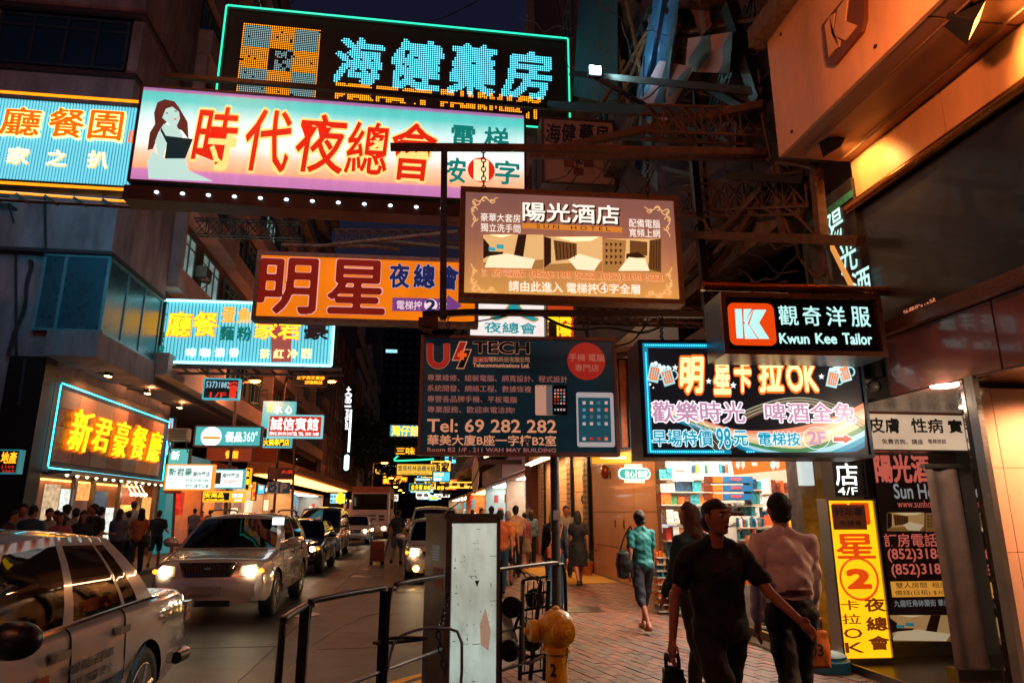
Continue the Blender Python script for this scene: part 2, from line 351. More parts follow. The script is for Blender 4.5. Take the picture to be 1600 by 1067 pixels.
for x, y in ((-1.9, 12.6), (-.3, 16.2), (-1.3, 22)): B().lathe((x, y, -.122), (0, 0, 1), [(0, .32), (.008, .32), (.009, .28), (.007, .27), (.0075, 0)], 24).done('manhole_cover', M('cast_iron', '2A2827', .3, .8, bump=.6, bs=30), road)
# crack lines sealed with tar
pts = [atz(x, y, -.116) for x, y in ((428, 1066), (470, 1020), (520, 985), (560, 965), (590, 958))]
B().path(pts, .009, 5).done('tar_seam', M('tar', '0A0909', .5), road)
b = B(); b.poly([atz(x, y, -.1165) for x, y in ((585, 1072), (640, 1056), (676, 1046), (690, 1046), (645, 1060), (600, 1076))]); b.done('yellow_line', M('yellow_paint', 'C8861A', .6, var=.4, sc=20), road)
b = B(); b.poly([atz(x, y, -.1165) for x, y in ((600, 1078), (656, 1062), (690, 1054), (698, 1055), (660, 1068), (615, 1084))]); b.done('yellow_line', M('yellow_paint'), road)
b = B(); c0 = atz(575, 900, -.116); b.prism([(c0.x-.42, c0.y-.35, -.12), (c0.x+.42, c0.y-.35, -.12), (c0.x+.42, c0.y+.35, -.12), (c0.x-.42, c0.y+.35, -.12)], (0, 0, .006)); b.done('manhole_cover', M('cast_iron', '2A2827', .3, .8, bump=.6, bs=30), road)
# ---- right pavement with its kerb and block pavers
KP = [(-1.15, -4), (-1.15, 3.7), (-.8, 4.9), (-.3, 5.85), (.4, 6.75), (1.05, 7.75), (1.42, 9), (1.6, 11), (1.62, 14), (1.62, 260)]
pave_m = M('mortar_sand', '2A211D', .9, bump=.4)
pav = B(); pav.prism([(x, y, -.15) for x, y in KP] + [(12, 260, -.15), (12, -4, -.15)], (0, 0, .132)); pav = struct(pav.done('pavement', pave_m))
kb = B(); kerbm = M('kerb_granite', '6A615A', .7, var=.3, sc=8)
for (a, b_), (c, d) in zip(KP, KP[1:]):
    L_ = math.hypot(c-a, d-b_); n = max(1, int(L_/1.0)); n = min(n, 24)
    nx, ny = -(d-b_)/L_, (c-a)/L_
    for k in range(n):
        p = (a+(c-a)*k/n, b_+(d-b_)*k/n); q = (a+(c-a)*(k+1)/n, b_+(d-b_)*(k+1)/n); e = .006
        ux, uy = (c-a)/L_*e, (d-b_)/L_*e
        B().prism([(p[0]+ux, p[1]+uy, -.14), (q[0]-ux, q[1]-uy, -.14), (q[0]-ux+nx*.13, q[1]-uy+ny*.13, -.14), (p[0]+ux+nx*.13, p[1]+uy+ny*.13, -.14)], (0, 0, .142)).done('kerb_stone', kerbm, pav)
def inpoly(x, y, P):
    c = False
    for (a, b_), (d, e) in zip(P, P[1:]+P[:1]):
        if (b_ > y) != (e > y) and x < (d-a)*(y-b_)/(e-b_)+a: c = not c
    return c
PP = KP[:-1] + [(1.62, 19.5), (4.78, 19.5), (4.78, 4.5), (4.4, 4.5), (4.4, -4)]
pm = [M('paver_%s' % n, c, .55, var=.3, sc=14, bump=.35, bs=90) for n, c in (('red', '6A3C30'), ('brown', '4E342C'), ('grey', '5A4842'), ('rose', '7A4A3C'))]
ang = math.radians(105); ca, sa = math.cos(ang), math.sin(ang); PL, PW = .225, .1125; cells = []
for i in range(-100, 150):
    for j in range(-90, 90):
        a = (i + (.5 if j % 2 else 0))*PL; q = j*PW; x = 3 + a*ca - q*sa; y = 9 + a*sa + q*ca
        if 5.6 < y < 19.4 and inpoly(x, y, PP) and inpoly(x+.1, y, PP) and inpoly(x-.1, y, PP): cells.append((math.hypot(x, y), x, y))
cells.sort(); protos = []
vis = [c for c in cells if c[2] > 6.3 and c[1] > -.2]
near = vis[:300]; ns = set(near); far = [c for c in cells if c not in ns]
def paver_geo(b, x, y, dz, sk):
    h, w = PL/2-.004, PW/2-.004; co = [(-h, -w), (h, -w), (h, w), (-h, w)]
    def R(p, z, k): px_, py_ = p[0]*k, p[1]*k; return (x+px_*ca-py_*sa, y+px_*sa+py_*ca, z)
    b.add([R(p, -.03, 1) for p in co] + [R(p, dz-.004, 1) for p in co] + [R(p, dz, .965) for p in co], [(8, 9, 10, 11)] + [(i, (i+1) % 4, 4+(i+1) % 4, 4+i) for i in range(4)] + [(4+i, 4+(i+1) % 4, 8+(i+1) % 4, 8+i) for i in range(4)])
for k in range(4):
    b = B(); paver_geo(b, 0, 0, 0, 0); protos.append(b.me('paver', pm[k]))
r = random.Random(5)
for d, x, y in near:
    o = put('paver', protos[r.choice((0, 0, 1, 2, 3))], pav); o.location = (x, y, r.uniform(-.004, .002)); o.rotation_euler = (r.uniform(-.008, .008), r.uniform(-.008, .008), 0)
b = B()
for d, x, y in far: b.mat(r.choice((0, 0, 1, 2, 3))); paver_geo(b, x, y, r.uniform(-.004, .002), 0)
b.done('block_paving', pm, pav, kind='stuff')
B().box(1.76, 12, 19.5, 260, -.019, -.003).done('far_paving', pm[0], pav)
B().box(4.78, 12, -4, 19.5, -.019, -.003).done('shop_floor', M('shop_floor_tile', '8A8078', .3, var=.15), pav)
B().prism([(3.15, 15.6, 0), (4.55, 15.9, 0), (4.6, 20.5, 0), (2.9, 20.2, 0)], (0, 0, .012)).done('yellow_entrance_mat', M('yellow_mat', 'B88A10', .8, var=.2), pav)
# manhole frames in the pavement
b = B(); c = atz(905, 952); b.prism([(c.x-.35, c.y-.3, 0), (c.x+.35, c.y-.35, 0), (c.x+.38, c.y+.3, 0), (c.x-.32, c.y+.35, 0)], (0, 0, .006)); b.done('access_cover', M('cast_iron'), pav)
# ---- left pavement
lp = B().box(-10, -7.58, -10, 260, -.15, -.004); lp.done('pavement_left', M('left_paving', '5B4A40', .6, var=.4, sc=6), kind='structure')
lk = B()
for k in range(60): lk.box(-7.58, -7.45, -6+k*2+.01, -4+k*2-.01, -.15, -.0)
lk.done('kerb_left', kerbm, kind='structure')
B().box(-60, -10, -10, 19.4, -.15, -.004).done('pavement_side', M('left_paving'), kind='structure')
# ================================================================ BUILDINGS, LEFT
plaster = M('plaster_mauve', '8E767A', .85, var=.55, sc=1.6, bump=.35, bs=14, stretch=(1, 1, .3)); band = M('band_concrete', 'A8928C', .8, var=.3, sc=1.2, bump=.25, bs=20)
darkc = M('dark_concrete', '5A4644', .85, var=.4, sc=1.1, bump=.3, bs=12); glassd = M('window_glass', '14242C', .06, 0, var=0, bump=0, spec=.8)
wfr = M('window_frame_paint', '5E8A90', .4, .3, var=.15); pinkp = M('pink_plaster', '9A6F66', .8, var=.25, sc=1.5)
bl = T('corner_building', 'pale plastered corner building with glazed bay above the restaurant', 'building', (-10, 19.5, 0))
B().box(-40, -10.01, 19.5, 29, 5.05, 32).box(-40, -10.8, 19.52, 29, -.1, 5.05).done('wall', plaster, bl)
# projecting upper bay, solid band over glazing over solid apron
B().box(-12.0, -8.7, 19.2, 23.4, 8.58, 12.6).done('projecting_bay', plaster, bl); B().box(-10.0, -8.7, 19.2, 23.4, 5.6, 6.3).done('bay_apron', plaster, bl)
B().box(-12.02, -8.66, 19.16, 23.44, 8.5, 8.6).done('ledge', M('ledge_maroon', '3A2228', .7), bl)
f = B(); 
for x in (-10.45, -9.9, -8.78): f.box(x, x+.08, 19.28, 19.36, 6.3, 8.5)
for z in (6.3, 8.42): f.box(-10.45, -8.7, 19.27, 19.37, z, z+.07)
for y in (20.6, 21.9, 23.3): f.box(-8.8, -8.72, y, y+.08, 6.3, 8.5)
for z in (6.3, 8.42): f.box(-8.81, -8.71, 19.38, 23.4, z, z+.07)
w = f.done('window', wfr, bl); B().box(-10.4, -8.75, 19.3, 19.32, 6.35, 8.45).box(-8.77, -8.75, 19.4, 23.3, 6.35, 8.45).done('pane', M('bay_glass', '1E4A58', .28, var=.4, sc=1.5, bump=0, spec=.8), w)
B().box(-10.35, -10.0, 19.34, 19.36, 7.0, 7.9).box(-9.5, -8.95, 19.34, 19.36, 6.9, 8.3).done('paper_poster', M('faded_paper', '6FA0A8', .8, var=.5, sc=12), bl)
for k, (x, y0, y1) in enumerate(((70, 300, 395), (150, 560, 470), (24, 200, 560))): B().path([at(x, y0, 19.42 if k else 19.1), at(x+1, y1, 19.42 if k else 19.1)], .035, 6).done('drain_pipe', M('pvc_pipe', '2B2A30', .5), bl)
# upper near-left window with a moulded surround and the dark upper volume
f = B()
for x in (-12.6, -11.7, -10.8, -9.95, -9.1): f.box(x, x+.07, 19.0, 19.1, 14.2, 15.8)
for z in (14.2, 15.45, 15.8): f.box(-12.6, -9.03, 18.99, 19.11, z, z+.07)
w = f.done('window', M('dark_frame', '2A3038', .5), bl); B().box(-12.55, -9.05, 19.04, 19.06, 14.25, 15.8).done('pane', glassd, w)
B().box(-13.6, -8.7, 19.05, 23.4, 12.6, 14.1).box(-13.6, -8.7, 19.05, 23.4, 16.0, 22).box(-13.6, -12.7, 19.1, 23.4, 14.1, 16.0).box(-9.0, -8.7, 19.1, 23.4, 14.1, 16.0).done('upper_floors', plaster, bl)
B().box(-13.75, -8.6, 18.9, 23.5, 16.0, 16.16).box(-13.7, -8.62, 18.94, 23.5, 13.95, 14.1).done('ledge', M('ledge_maroon'), bl)
b = B(); b.path([atx(x, y, 0) if 0 else at(x, y, 19.35) for x, y in ((12, 555), (22, 520), (38, 480), (42, 440), (50, 412), (45, 408))], .05, 6); b.done('drain_pipe', M('pvc_pipe', '2B2A30', .5), bl)
b = B(); b.path([at(x, y, 19.4) for x, y in ((40, 560), (34, 600), (30, 632))], .05, 6); b.done('drain_pipe', M('pvc_pipe'), bl)
# window factory shared by all storeys of the long building
def win_protos():
    out = []
    for k in range(3):
        f = B(); w_, h = 1.5, 1.55
        for a in (-w_/2, -w_/6, w_/6, w_/2-.05): f.box(-.04, .04, a, a+.05, 0, h)
        for z in (0, 1.1, h-.05): f.box(-.045, .045, -w_/2, w_/2, z, z+.05)
        if k == 1:
            for a, t in ((-w_/2+.05, .9), (w_/2-.05, 1.2)):
                s_ = 1 if a < 0 else -1
                for z in (.06, 1.04): f.rod((0, a, z), (math.sin(t)*.48, a+s_*math.cos(t)*.48, z), .022, sq=True)
                f.rod((math.sin(t)*.48, a+s_*math.cos(t)*.48, .06), (math.sin(t)*.48, a+s_*math.cos(t)*.48, 1.04), .022, sq=True)
        p = B().box(-.012, -.002, -w_/2+.03, w_/2-.03, .03, h-.04)
        if k == 2: p = B().box(-.012, -.002, -w_/2+.03, w_/2-.03, .03, h-.04)
        out.append((f.me('window', wfr), p.me('pane', glassd)))
    return out
WP = win_protos()
pane_lit = B().box(-.012, -.002, -.72, .72, .03, 1.5).me('pane', E('room_reflection_glow', 'B8D8D0', .35, light=False, var=.6, sc=2))  # bright panes: lit rooms, plus neon sign reflections put in as glow
ac_body = B(); ac_body.box(0, .42, -.35, .35, 0, .45); ac_mesh = ac_body.me('air_conditioner', M('ac_enamel', '8C9090', .5, var=.3))
g = B()
for k in range(7): g.box(.42, .435, -.3, .3, .05+k*.055, .075+k*.055)
for k in range(2): g.rod((0, -.3+k*.6, -.02), (.4, -.3+k*.6, -.02), .02, sq=True).rod((0, -.3+k*.6, -.4), (.4, -.3+k*.6, -.02), .015, sq=True)
ac_grille = g.me('grille', M('dark_frame'))
AC_LAB = 'grey window air conditioner on a bracket high on the left facade'
def ac(x, y, z, lab=AC_LAB, group='air conditioners on the left facades', s=1, rz=0):
    o = put('air_conditioner', ac_mesh, None, (x, y, z)); meta(o, lab, 'air conditioner', group); o.scale = (s, s, s); o.rotation_euler.z = rz
    put('grille', ac_grille, o); return o
def facade(name, label, x, y0, y1, z0, nf, fh=3.05, bay=3.2, depth=14, wall=plaster, seed=1, proj=.55, wins=True, acs=True, bandmat=None, sgn=1, lab=AC_LAB, grp='air conditioners on the left facades', lit=.04):
    r = random.Random(seed); root = T(name, label, 'building', (x, y0, 0)); top = z0+nf*fh
    if sgn > 0: B().box(x-depth, x, y0, y1, z0-.6, top+1.2).done('wall', wall, root)
    else: B().box(x, x+depth, y0, y1, z0-.6, top+1.2).done('wall', wall, root)
    bb = B()
    for k in range(nf+1):
        z = z0+k*fh; y = y0
        while y < y1-.2:
            e = min(y1, y + bay*r.choice((1, 2, 2, 3))); pr_ = proj*r.choice((.45, 1, 1, 1.25)); h = r.choice((.75, .9, 1.05))
            bb.box(x+.002*sgn, x+pr_*sgn, y+.01, e-.01, z-.35, z-.35+h)
            if r.random() < .5: bb.box(x+.002*sgn, x+(pr_+.03)*sgn, y+.03, y+.24, z-.35+h, z+fh-.37)
            y = e
    bb.done('balcony_band', bandmat or band, root)
    if wins:
        nb = int((y1-y0)/bay)
        for k in range(nf):
            for i in range(nb):
                y = y0+bay*(i+.5); z = z0+k*fh+.75; v = r.random(); t = 0 if v < .55 else 1 if v < .8 else 2
                if (y > 45 and k > 6): continue
                o = put('window', WP[t][0], root); o.location = Vector((x+.06*sgn, y, z))-Vector((x, y0, 0)); o.scale = (sgn, bay/2.05, 1)
                put('pane', pane_lit if r.random() < lit else WP[t][1], o)
                if acs and r.random() < .3 and y < 48:
                    ac(x+.1*sgn, y+bay*.5, z+r.uniform(-.2, .5), lab, grp, rz=0 if sgn > 0 else math.pi)
    return root
for x, z in ((-11.6, 9.7), (-9.8, 10.9), (-12.9, 6.6), (-13.6, 8.6)): ac(x, 19.48 if z < 8.5 else 19.18, z, 'grey air conditioner on the end wall of the corner building', 'air conditioners on the corner building', rz=-math.pi/2)
facade('tenement_block', 'long mauve tenement block with open casements beyond the corner building', -8.9, 23.45, 62, 6.3, 8, seed=4, wall=darkc, lit=.14)
# drying racks / awnings on tenement
b = B(); r = random.Random(9)
for k in range(34):
    y = r.uniform(24, 58); z = 6.5+3.05*r.randint(0, 6)+r.uniform(.5, 1.6); L_ = r.uniform(.7, 1.5)
    for s_ in (0, .5, 1): b.rod((-8.85, y+s_, z), (-8.85+L_, y+s_, z-.1), .015, 5)
    b.rod((-8.85+L_, y, z-.1), (-8.85+L_, y+1, z-.1), .015, 5)
o = b.done('drying_racks', steel, bpy.data.objects['tenement_block'], kind='stuff')
b = B()
for k in range(16):
    y = r.uniform(24, 56); z = 6.3+3.05*r.randint(0, 6)+2.45; b.prism([(-8.88, y, z), (-7.9, y, z-.45), (-7.9, y+2.2, z-.45), (-8.88, y+2.2, z)], (0, 0, .03))
b.done('window_canopy', M('canopy_tin', '3C4248', .6, .3, var=.4), bpy.data.objects['tenement_block'])
facade('scaffolded_block', 'low block wrapped in bamboo scaffold before the tall vertical hotel sign', -8.9, 62.5, 96, 5.2, 4, seed=6, wall=darkc, wins=False, proj=.3)
b = B()
for k in range(26): b.rod((-8.15, 63+k*1.25, 4.2), (-8.15+r.uniform(-.1, .1), 63+k*1.25+r.uniform(-.4, .4), 19), .05, 5)
for k in range(8): b.rod((-8.1, 62.6, 5+k*1.9), (-8.1, 95, 5+k*1.9+r.uniform(-.2, .2)), .045, 5)
for k in range(12): b.rod((-8.05, 63+k*2.6, 5), (-8.05, 66+k*2.6+r.uniform(0, 3), 17), .04, 5)
b.done('bamboo_scaffold', M('bamboo', '7A5A3C', .7, var=.4, sc=6), None, loc=(-8.15, 63, 0)); meta(bpy.data.objects['bamboo_scaffold'], 'bamboo scaffold covering the low block beside the vertical hotel sign', 'scaffold')
# long lit awning under the scaffolded block
aw = T('shop_awning', 'long ribbed orange lit awning sloping over shops below the bamboo scaffold', 'awning', (-7.6, 42, 3.9))
B().prism([(-9.9, 42, 5.0), (-9.9, 42, 3.75), (-7.2, 42, 3.75), (-6.9, 42, 4.15)], (0, 34, 0)).done('canopy', M('awning_rib', 'A8764E', .5, .2, var=.3), aw)
b = B()
for k in range(56): b.box(-7.15, -6.86, 42.1+k*.6, 42.25+k*.6, 3.72, 3.78).prism([(-7.16, 42.2+k*.6, 3.76), (-6.86, 42.2+k*.6, 4.16), (-6.82, 42.2+k*.6, 4.16), (-7.12, 42.2+k*.6, 3.76)], (0, .12, 0))
b.done('ribs', M('rib_metal', 'B08058', .4, .4), aw, kind='stuff')
B().box(-9.6, -7.4, 42.5, 75.5, 3.66, 3.70).done('light_panel', E('awning_light', 'FFA050', 7), aw)
# far buildings
facade('far_left_block', 'distant dark block on the left side of the street behind the trees', -9.4, 97, 150, 5.5, 7, seed=12, wall=darkc, wins=False)
def tower(name, label, px0, px1, pyt, Y, mat, nf, nw):
    p0, p1 = at(px0, pyt, Y), at(px1, pyt, Y); root = T(name, label, 'building', (p0.x, Y, 0))
    B().box(p0.x, p1.x, Y, Y+20, 0, p0.z).done('wall', mat, root); b = B(); w_ = (p1.x-p0.x)/nw; h = (p0.z-6)/nf
    for i in range(nw):
        for k in range(nf): b.box(p0.x+w_*(i+.22), p0.x+w_*(i+.78), Y-.12, Y-.02, 5+h*(k+.3), 5+h*(k+.8))
    b.done('windows', M('far_window', '14161C', .2, var=.5, sc=.5), root, kind='stuff')
    b = B()
    for k in range(nf): b.box(p0.x, p1.x, Y-.3, Y-.01, 5+h*k, 5+h*(k+.14))
    b.done('floor_bands', mat, root, kind='stuff')
    return root
tower('apartment_tower', 'tall dim reddish tower standing at the far end of the street', 548, 600, 505, 210, M('tower_red', '6A3A34', .9, var=.2, sc=.1), 22, 6)
tower('apartment_tower', 'darker blue tower behind, right of the dim reddish tower', 601, 720, 470, 260, M('tower_blue', '1C2228', .9, var=.2, sc=.1), 26, 10)
tw = B(); p = at(609, 548, 205); tw.box(p.x-1.2, p.x+2.2, 205, 206, p.z-.4, p.z+.4); root = tw.done('rooftop_light_box', EN('pale_cyan_far', '9FE8F0', 1.2), loc=(p.x, 205, p.z)); meta(root, 'small pale lit box high on the dark blue tower', 'light')
# ================================================================ BUILDINGS, RIGHT
rb = T('tailor_building', 'near right building with projecting fascia and dark glass shop band', 'building', (4.4, 5, 0))
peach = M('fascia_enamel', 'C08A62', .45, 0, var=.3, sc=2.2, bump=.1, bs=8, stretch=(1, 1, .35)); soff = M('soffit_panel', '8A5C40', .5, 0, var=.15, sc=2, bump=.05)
ye = 5.98
for k, (a, b_) in enumerate(((ye, 3.1), (3.08, .2), (.18, -2.7))): B().box(3.6, 3.64, b_, a, 5.12, 6.5).done('fascia_panel', peach, rb)
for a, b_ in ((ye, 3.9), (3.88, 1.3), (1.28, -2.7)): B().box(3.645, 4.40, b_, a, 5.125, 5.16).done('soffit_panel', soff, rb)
for y in (5.7, 4.4, 3.4, 2.5):
    for z in (5.25, 6.38): B().lathe((3.6, y, z), (-1, 0, 0), [(0, .018), (.012, .016), (.014, 0)], 8).done('fixing_bolt', M('bolt_dark', '2A1C14', .5, .6), rb)
for x in (3.8, 4.25): B().path([(x, ye-.1, 5.10), (x, 4.8, 5.10), (x, 3.0, 5.10)], .012, 6).done('conduit', M('conduit', '5A3C2A', .5), rb)
B().box(3.45, 4.6, -2.7, ye+.12, 6.5, 6.72).done('coping', M('worn_coping', '5A4232', .8, var=.7, sc=14, bump=.9, bs=25), rb)
B().box(3.66, 12, ye-.02, ye, 5.17, 6.5).box(3.66, 14, -2.7, ye-.03, 6.74, 30).done('wall', darkc, rb)
for a, b_ in ((ye, 4.72), (4.70, 3.2), (3.18, -2.7)): B().box(4.40, 4.44, b_, a, 4.66, 5.12).done('upper_fascia_panel', peach, rb)
b = B(); b.rod((4.36, -2.7, 4.62), (4.36, ye+.08, 4.62), .055, 12); b.done('bronze_rail', M('bronze', 'A0602C', .25, .9, var=.15), rb, smooth=True)
B().box(4.41, 4.45, -2.7, ye-.02, 3.3, 4.6).done('dark_band', M('dark_band', '1E1A22', .34, 0, var=.2, sc=1, bump=.03, bs=5, coat=.08, spec=.35), rb)
b = B(); b.box(4.33, 4.41, -2.7, ye-.02, 3.18, 3.30); b.done('wood_rail', M('rail_wood', '6A3A22', .3, .3), rb)
glz = M('pink_glass', '8A5854', .16, 0, var=.2, sc=1.5, bump=0, coat=.35, spec=.5)
for a, b_ in ((ye-.1, 4.60), (4.58, 3.1), (3.08, -2.7)): B().box(4.42, 4.45, b_, a, 2.62, 3.17).done('glass_panel', glz, rb)
# entrance reveal and marble piers nearer the camera
cream = M('marble_cream', 'C0987C', .14, 0, var=.1, sc=1.6, bump=0, coat=.6)
mtl = M('dark_bronze', '2A2020', .25, .8, var=.1)
B().box(4.40, 4.45, 4.87, 4.96, 0, 2.62).done('door_post', alu, rb); B().box(4.42, 4.47, 4.97, 5.0, 0, 2.62).done('door_post', mtl, rb)
B().box(4.42, 7.5, -2.7, 5.0, 2.6, 2.615).box(4.42, 7.5, 5.0, 7.3, 2.605, 2.615).done('ceiling', M('ceiling_bronze', '6A4A3A', .25, .2), rb)
B().box(7.5, 12, -2.7, 4.9, 0, 2.6).box(4.5, 7.5, -2.7, 2.2, 0, 2.6).done('wall', darkc, rb)
B().box(7.5, 7.6, 4.9, 8.2, 0, 2.62).done('wall', darkc, rb)
for k in range(4):
    for x0, x1 in ((4.48, 4.66), (4.666, 4.98), (4.986, 5.66), (5.666, 6.4), (6.406, 7.5)): B().box(x0, x1, 5.0, 5.04, max(0, -.05+k*.65), .596+k*.65).done('marble_tile', cream, rb)
B().box(4.48, 7.5, 5.045, 5.1, 0, 2.6).done('tile_backing', mtl, rb)
for k, x in enumerate((4.95, 5.9, 6.9)):
    B().lathe((x, 4.45, 2.598), (0, 0, -1), [(0, .1), (.01, .095), (.012, 0)], 16).done('downlight', E('shop_downlight', 'FFD8A8', 9), rb); o = lamp('SPOT', 'shop_light', (x, 4.45, 2.56), 300, (1, .5, .27), .08, rb, spot=140); aim(o, (x, 4.45, 2.56), (x, 4.75, .6))
# wall base, entrance step
B().box(4.40, 7.4, 5.0, 7.30, -.01, .05).done('entrance_step', M('step_stone', '4A3A30', .35, var=.4, sc=12), rb)
B().box(4.37, 4.40, 5.0, 7.5, -.01, .075).done('step_edge', alu, rb)
# pharmacy building behind it (upper part dark and weathered)
ub = T('weathered_building', 'dark weathered building behind the trusses on the right', 'building', (4.7, 7.5, 0))
B().box(4.7, 16, 7.0, 27, 5.6, 34).box(4.7, 16, 6.05, 7.0, 5.2, 34).done('wall', M('weathered_wall', '4E4450', .85, var=.45, sc=.7, bump=.4, bs=9), ub)
B().box(4.2, 4.7, 7.0, 11.8, 4.9, 5.7).box(4.3, 4.7, 6.05, 27, 9.6, 10.0).box(4.3, 4.7, 6.05, 27, 12.9, 13.3).done('ledge', M('peeling_plaster', '6E5A48', .9, var=.7, sc=4, bump=.9, bs=10), ub)
for k in range(3):
    for i in range(5):
        o = put('window', WP[0][0], ub); o.location = (-.06, 1.6+i*3.7, 10.6+k*3.3); o.scale = (-1, 1, 1); put('pane', WP[0][1], o)
facade('far_right_block', 'dark block beyond the bank on the right', 4.8, 27.1, 150, 5.6, 6, seed=21, wall=darkc, wins=False, sgn=-1, proj=.4)
# stone-clad bank front
bk = T('bank_building', 'bank front clad in warm stone panels beside the pharmacy', 'building', (4.7, 11.8, 0))
stone = M('stone_cladding', 'B88258', .35, 0, var=.16, sc=1.2, bump=.06, bs=20, coat=.2); stone2 = M('stone_brown', '6A4230', .35, 0, var=.2, sc=1.2, bump=.05)
B().box(4.76, 12, 11.8, 27, 0, 5.6).box(4.72, 4.76, 11.8, 27, 3.9, 5.6).done('wall', stone2, bk)
rows = (0, .75, 1.56, 2.72, 3.9)
for j in range(4):
    ys = (11.85, 13.35, 15.6, 16.7, 18.5) if j != 2 else (11.85, 13.35, 14.8, 16.7, 18.5)
    for i in range(4):
        m_ = stone2 if i == 0 and j >= 1 else stone
        B().box(4.68, 4.76, ys[i]+.008, ys[i+1]-.008, rows[j]+.008, rows[j+1]-.008).done('stone_panel', m_, bk)
for y, z in ((15.9, 2.35), (16.6, 2.35), (15.6, 1.2), (16.3, 1.2)): B().box(4.665, 4.68, y, y+.05, z, z+.18).done('hinge', dark, bk)
# recessed entrance with lattice columns
lat = M('lattice_black', '14100E', .4, .5); brickp = M('pale_brick', 'C09468', .7, var=.25, sc=20)
B().box(4.3, 4.76, 18.5, 27, 3.35, 3.9).done('entrance_lintel', stone, bk)
b = B()
for k in range(26): b.ell((4.33, 18.7+k*.32, 3.32), .035, 6, 4)
b.done('downlights', EN('warm_bulb', 'FFD9A0', 6), bk, kind='stuff')
for y in (18.6, 20.8, 23.2, 25.4):
    B().box(4.6, 4.68, y, y+.62, 0, 3.33).done('lattice_column', lat, bk)
    b = B()
    for k in range(22): b.box(4.585, 4.6, y+.06, y+.27, .1+k*.145, .2+k*.145).box(4.585, 4.6, y+.34, y+.56, .1+k*.145, .2+k*.145)
    b.done('lattice_cells', M('lattice_pale', '8A6A50', .5), bk, kind='stuff')
for y, e in ((19.25, 20.75), (21.45, 23.15), (23.85, 25.35)):
    for k in range(14): B().box(4.70, 4.755, y, e, .02+k*.235, .245+k*.235).done('brick_course', brickp, bk)
p = atx(912, 800, 4.65); b = B(); r = random.Random(2)
for k in range(26): b.ell((4.66, p.y+r.uniform(-.28, .28)*(1-abs(k-13)/16), 1.0+k*.06), (.02, .09, .06), 6, 4)
b.done('painted_figure_panel', lat, bk, kind='stuff')
B().box(4.66, 4.76, 25.4, 27, 0, 3.35).done('side_panel', stone, bk)
bell = T('alarm_bell', 'round red alarm bell on the stone panels beside the lattice entrance', 'alarm bell', tuple(atx(947, 737, 4.6)))
p = atx(947, 737, 4.66); B().lathe(p, (-1, 0, 0), [(0, .17), (.06, .17), (.1, .14), (.13, .05)], 20).done('gong', M('bell_red', '8A3018', .35, .3), bell, smooth=True); B().box(p.x, p.x+.03, p.y-.12, p.y+.12, p.z-.12, p.z+.12).done('back_box', dark, bell)
bell = T('alarm_bell', 'smaller round bell farther along the pale wall near the brick strip', 'alarm bell', (4.6, 24, 3))
p = atx(824, 740, 4.6); B().lathe(p, (-1, 0, 0), [(0, .2), (.06, .2), (.1, .15), (.13, .05)], 16).done('gong', M('bell_red'), bell, smooth=True)
# brick strip and pale wall beyond
bs = B(); 
for k in range(44): bs.box(4.45, 4.8, 27.3, 28.9, .02+k*.1, .11+k*.1)
o = bs.done('brick_pier', M('pier_brick', '6A3220', .8, var=.4, sc=14), loc=(4.6, 27.3, 0)); meta(o, 'narrow dark red brick pier between the bank and the bright shops', 'pier')
# corrugated canopy above the pharmacy
cc = T('corrugated_canopy', 'corrugated metal canopy over the pharmacy front seen from below', 'canopy', (3.4, 11, 4.1))
b = B(); n = 46
for k in range(n): y = 10+k*.11; b.prism([(2.6, y, 3.9), (4.7, y, 4.2), (4.7, y+.055, 4.27), (2.6, y+.055, 3.97)], (0, 0, .01)).prism([(2.6, y+.055, 3.97), (4.7, y+.055, 4.27), (4.7, y+.11, 4.2), (2.6, y+.11, 3.9)], (0, 0, .01))
b.done('corrugated_sheet', M('sheet_pink', 'A08A84', .5, .3, var=.3), cc)
for y in (10.1, 12.5, 14.9): B().rod((2.6, y, 3.86), (4.7, y, 4.16), .03, sq=True).done('rafter', rust, cc)
# trees at the far end
def tree(name, label, x, y, h, cr, seed):
    r = random.Random(seed); root = T(name, label, 'tree', (x, y, 0)); b = B()
    b.rod((x, y, 0), (x+.2, y, h*.5), .28, 8, .18)
    for k in range(7): a = r.uniform(0, 6.28); b.rod((x+.2, y, h*.45), (x+math.cos(a)*cr*.7, y+math.sin(a)*cr*.7, h*r.uniform(.6, .9)), .12, 6, .03)
    b.done('trunk', M('bark', '2E241C', .9), root); b = B()
    cl = [(x+r.gauss(0, cr*.5), y+r.gauss(0, cr*.5), h*.72+r.gauss(0, h*.14)) for _ in range(26)]
    for k in range(2600):
        c = r.choice(cl); q = Vector((c[0]+r.gauss(0, .45), c[1]+r.gauss(0, .45), c[2]+r.gauss(0, .4))); u = Vector((r.gauss(0, 1), r.gauss(0, 1), r.gauss(0, 1))).normalized()*.22; v = u.cross(Vector((r.gauss(0, 1), r.gauss(0, 1), r.gauss(0, 1)))).normalized()*.12
        b.quad(q-u, q-v, q+u, q+v)
    b.done('crown', M('foliage', '24381C', .6, var=.4), root); return root
tree('street_tree', 'dark leafy tree left of the truck below the reddish tower', -5.9, 78, 12.5, 2.4, 1)
tree('street_tree', 'second dark tree behind the truck cab, nearer the row of street lights', -3.6, 92, 12, 2.2, 2)
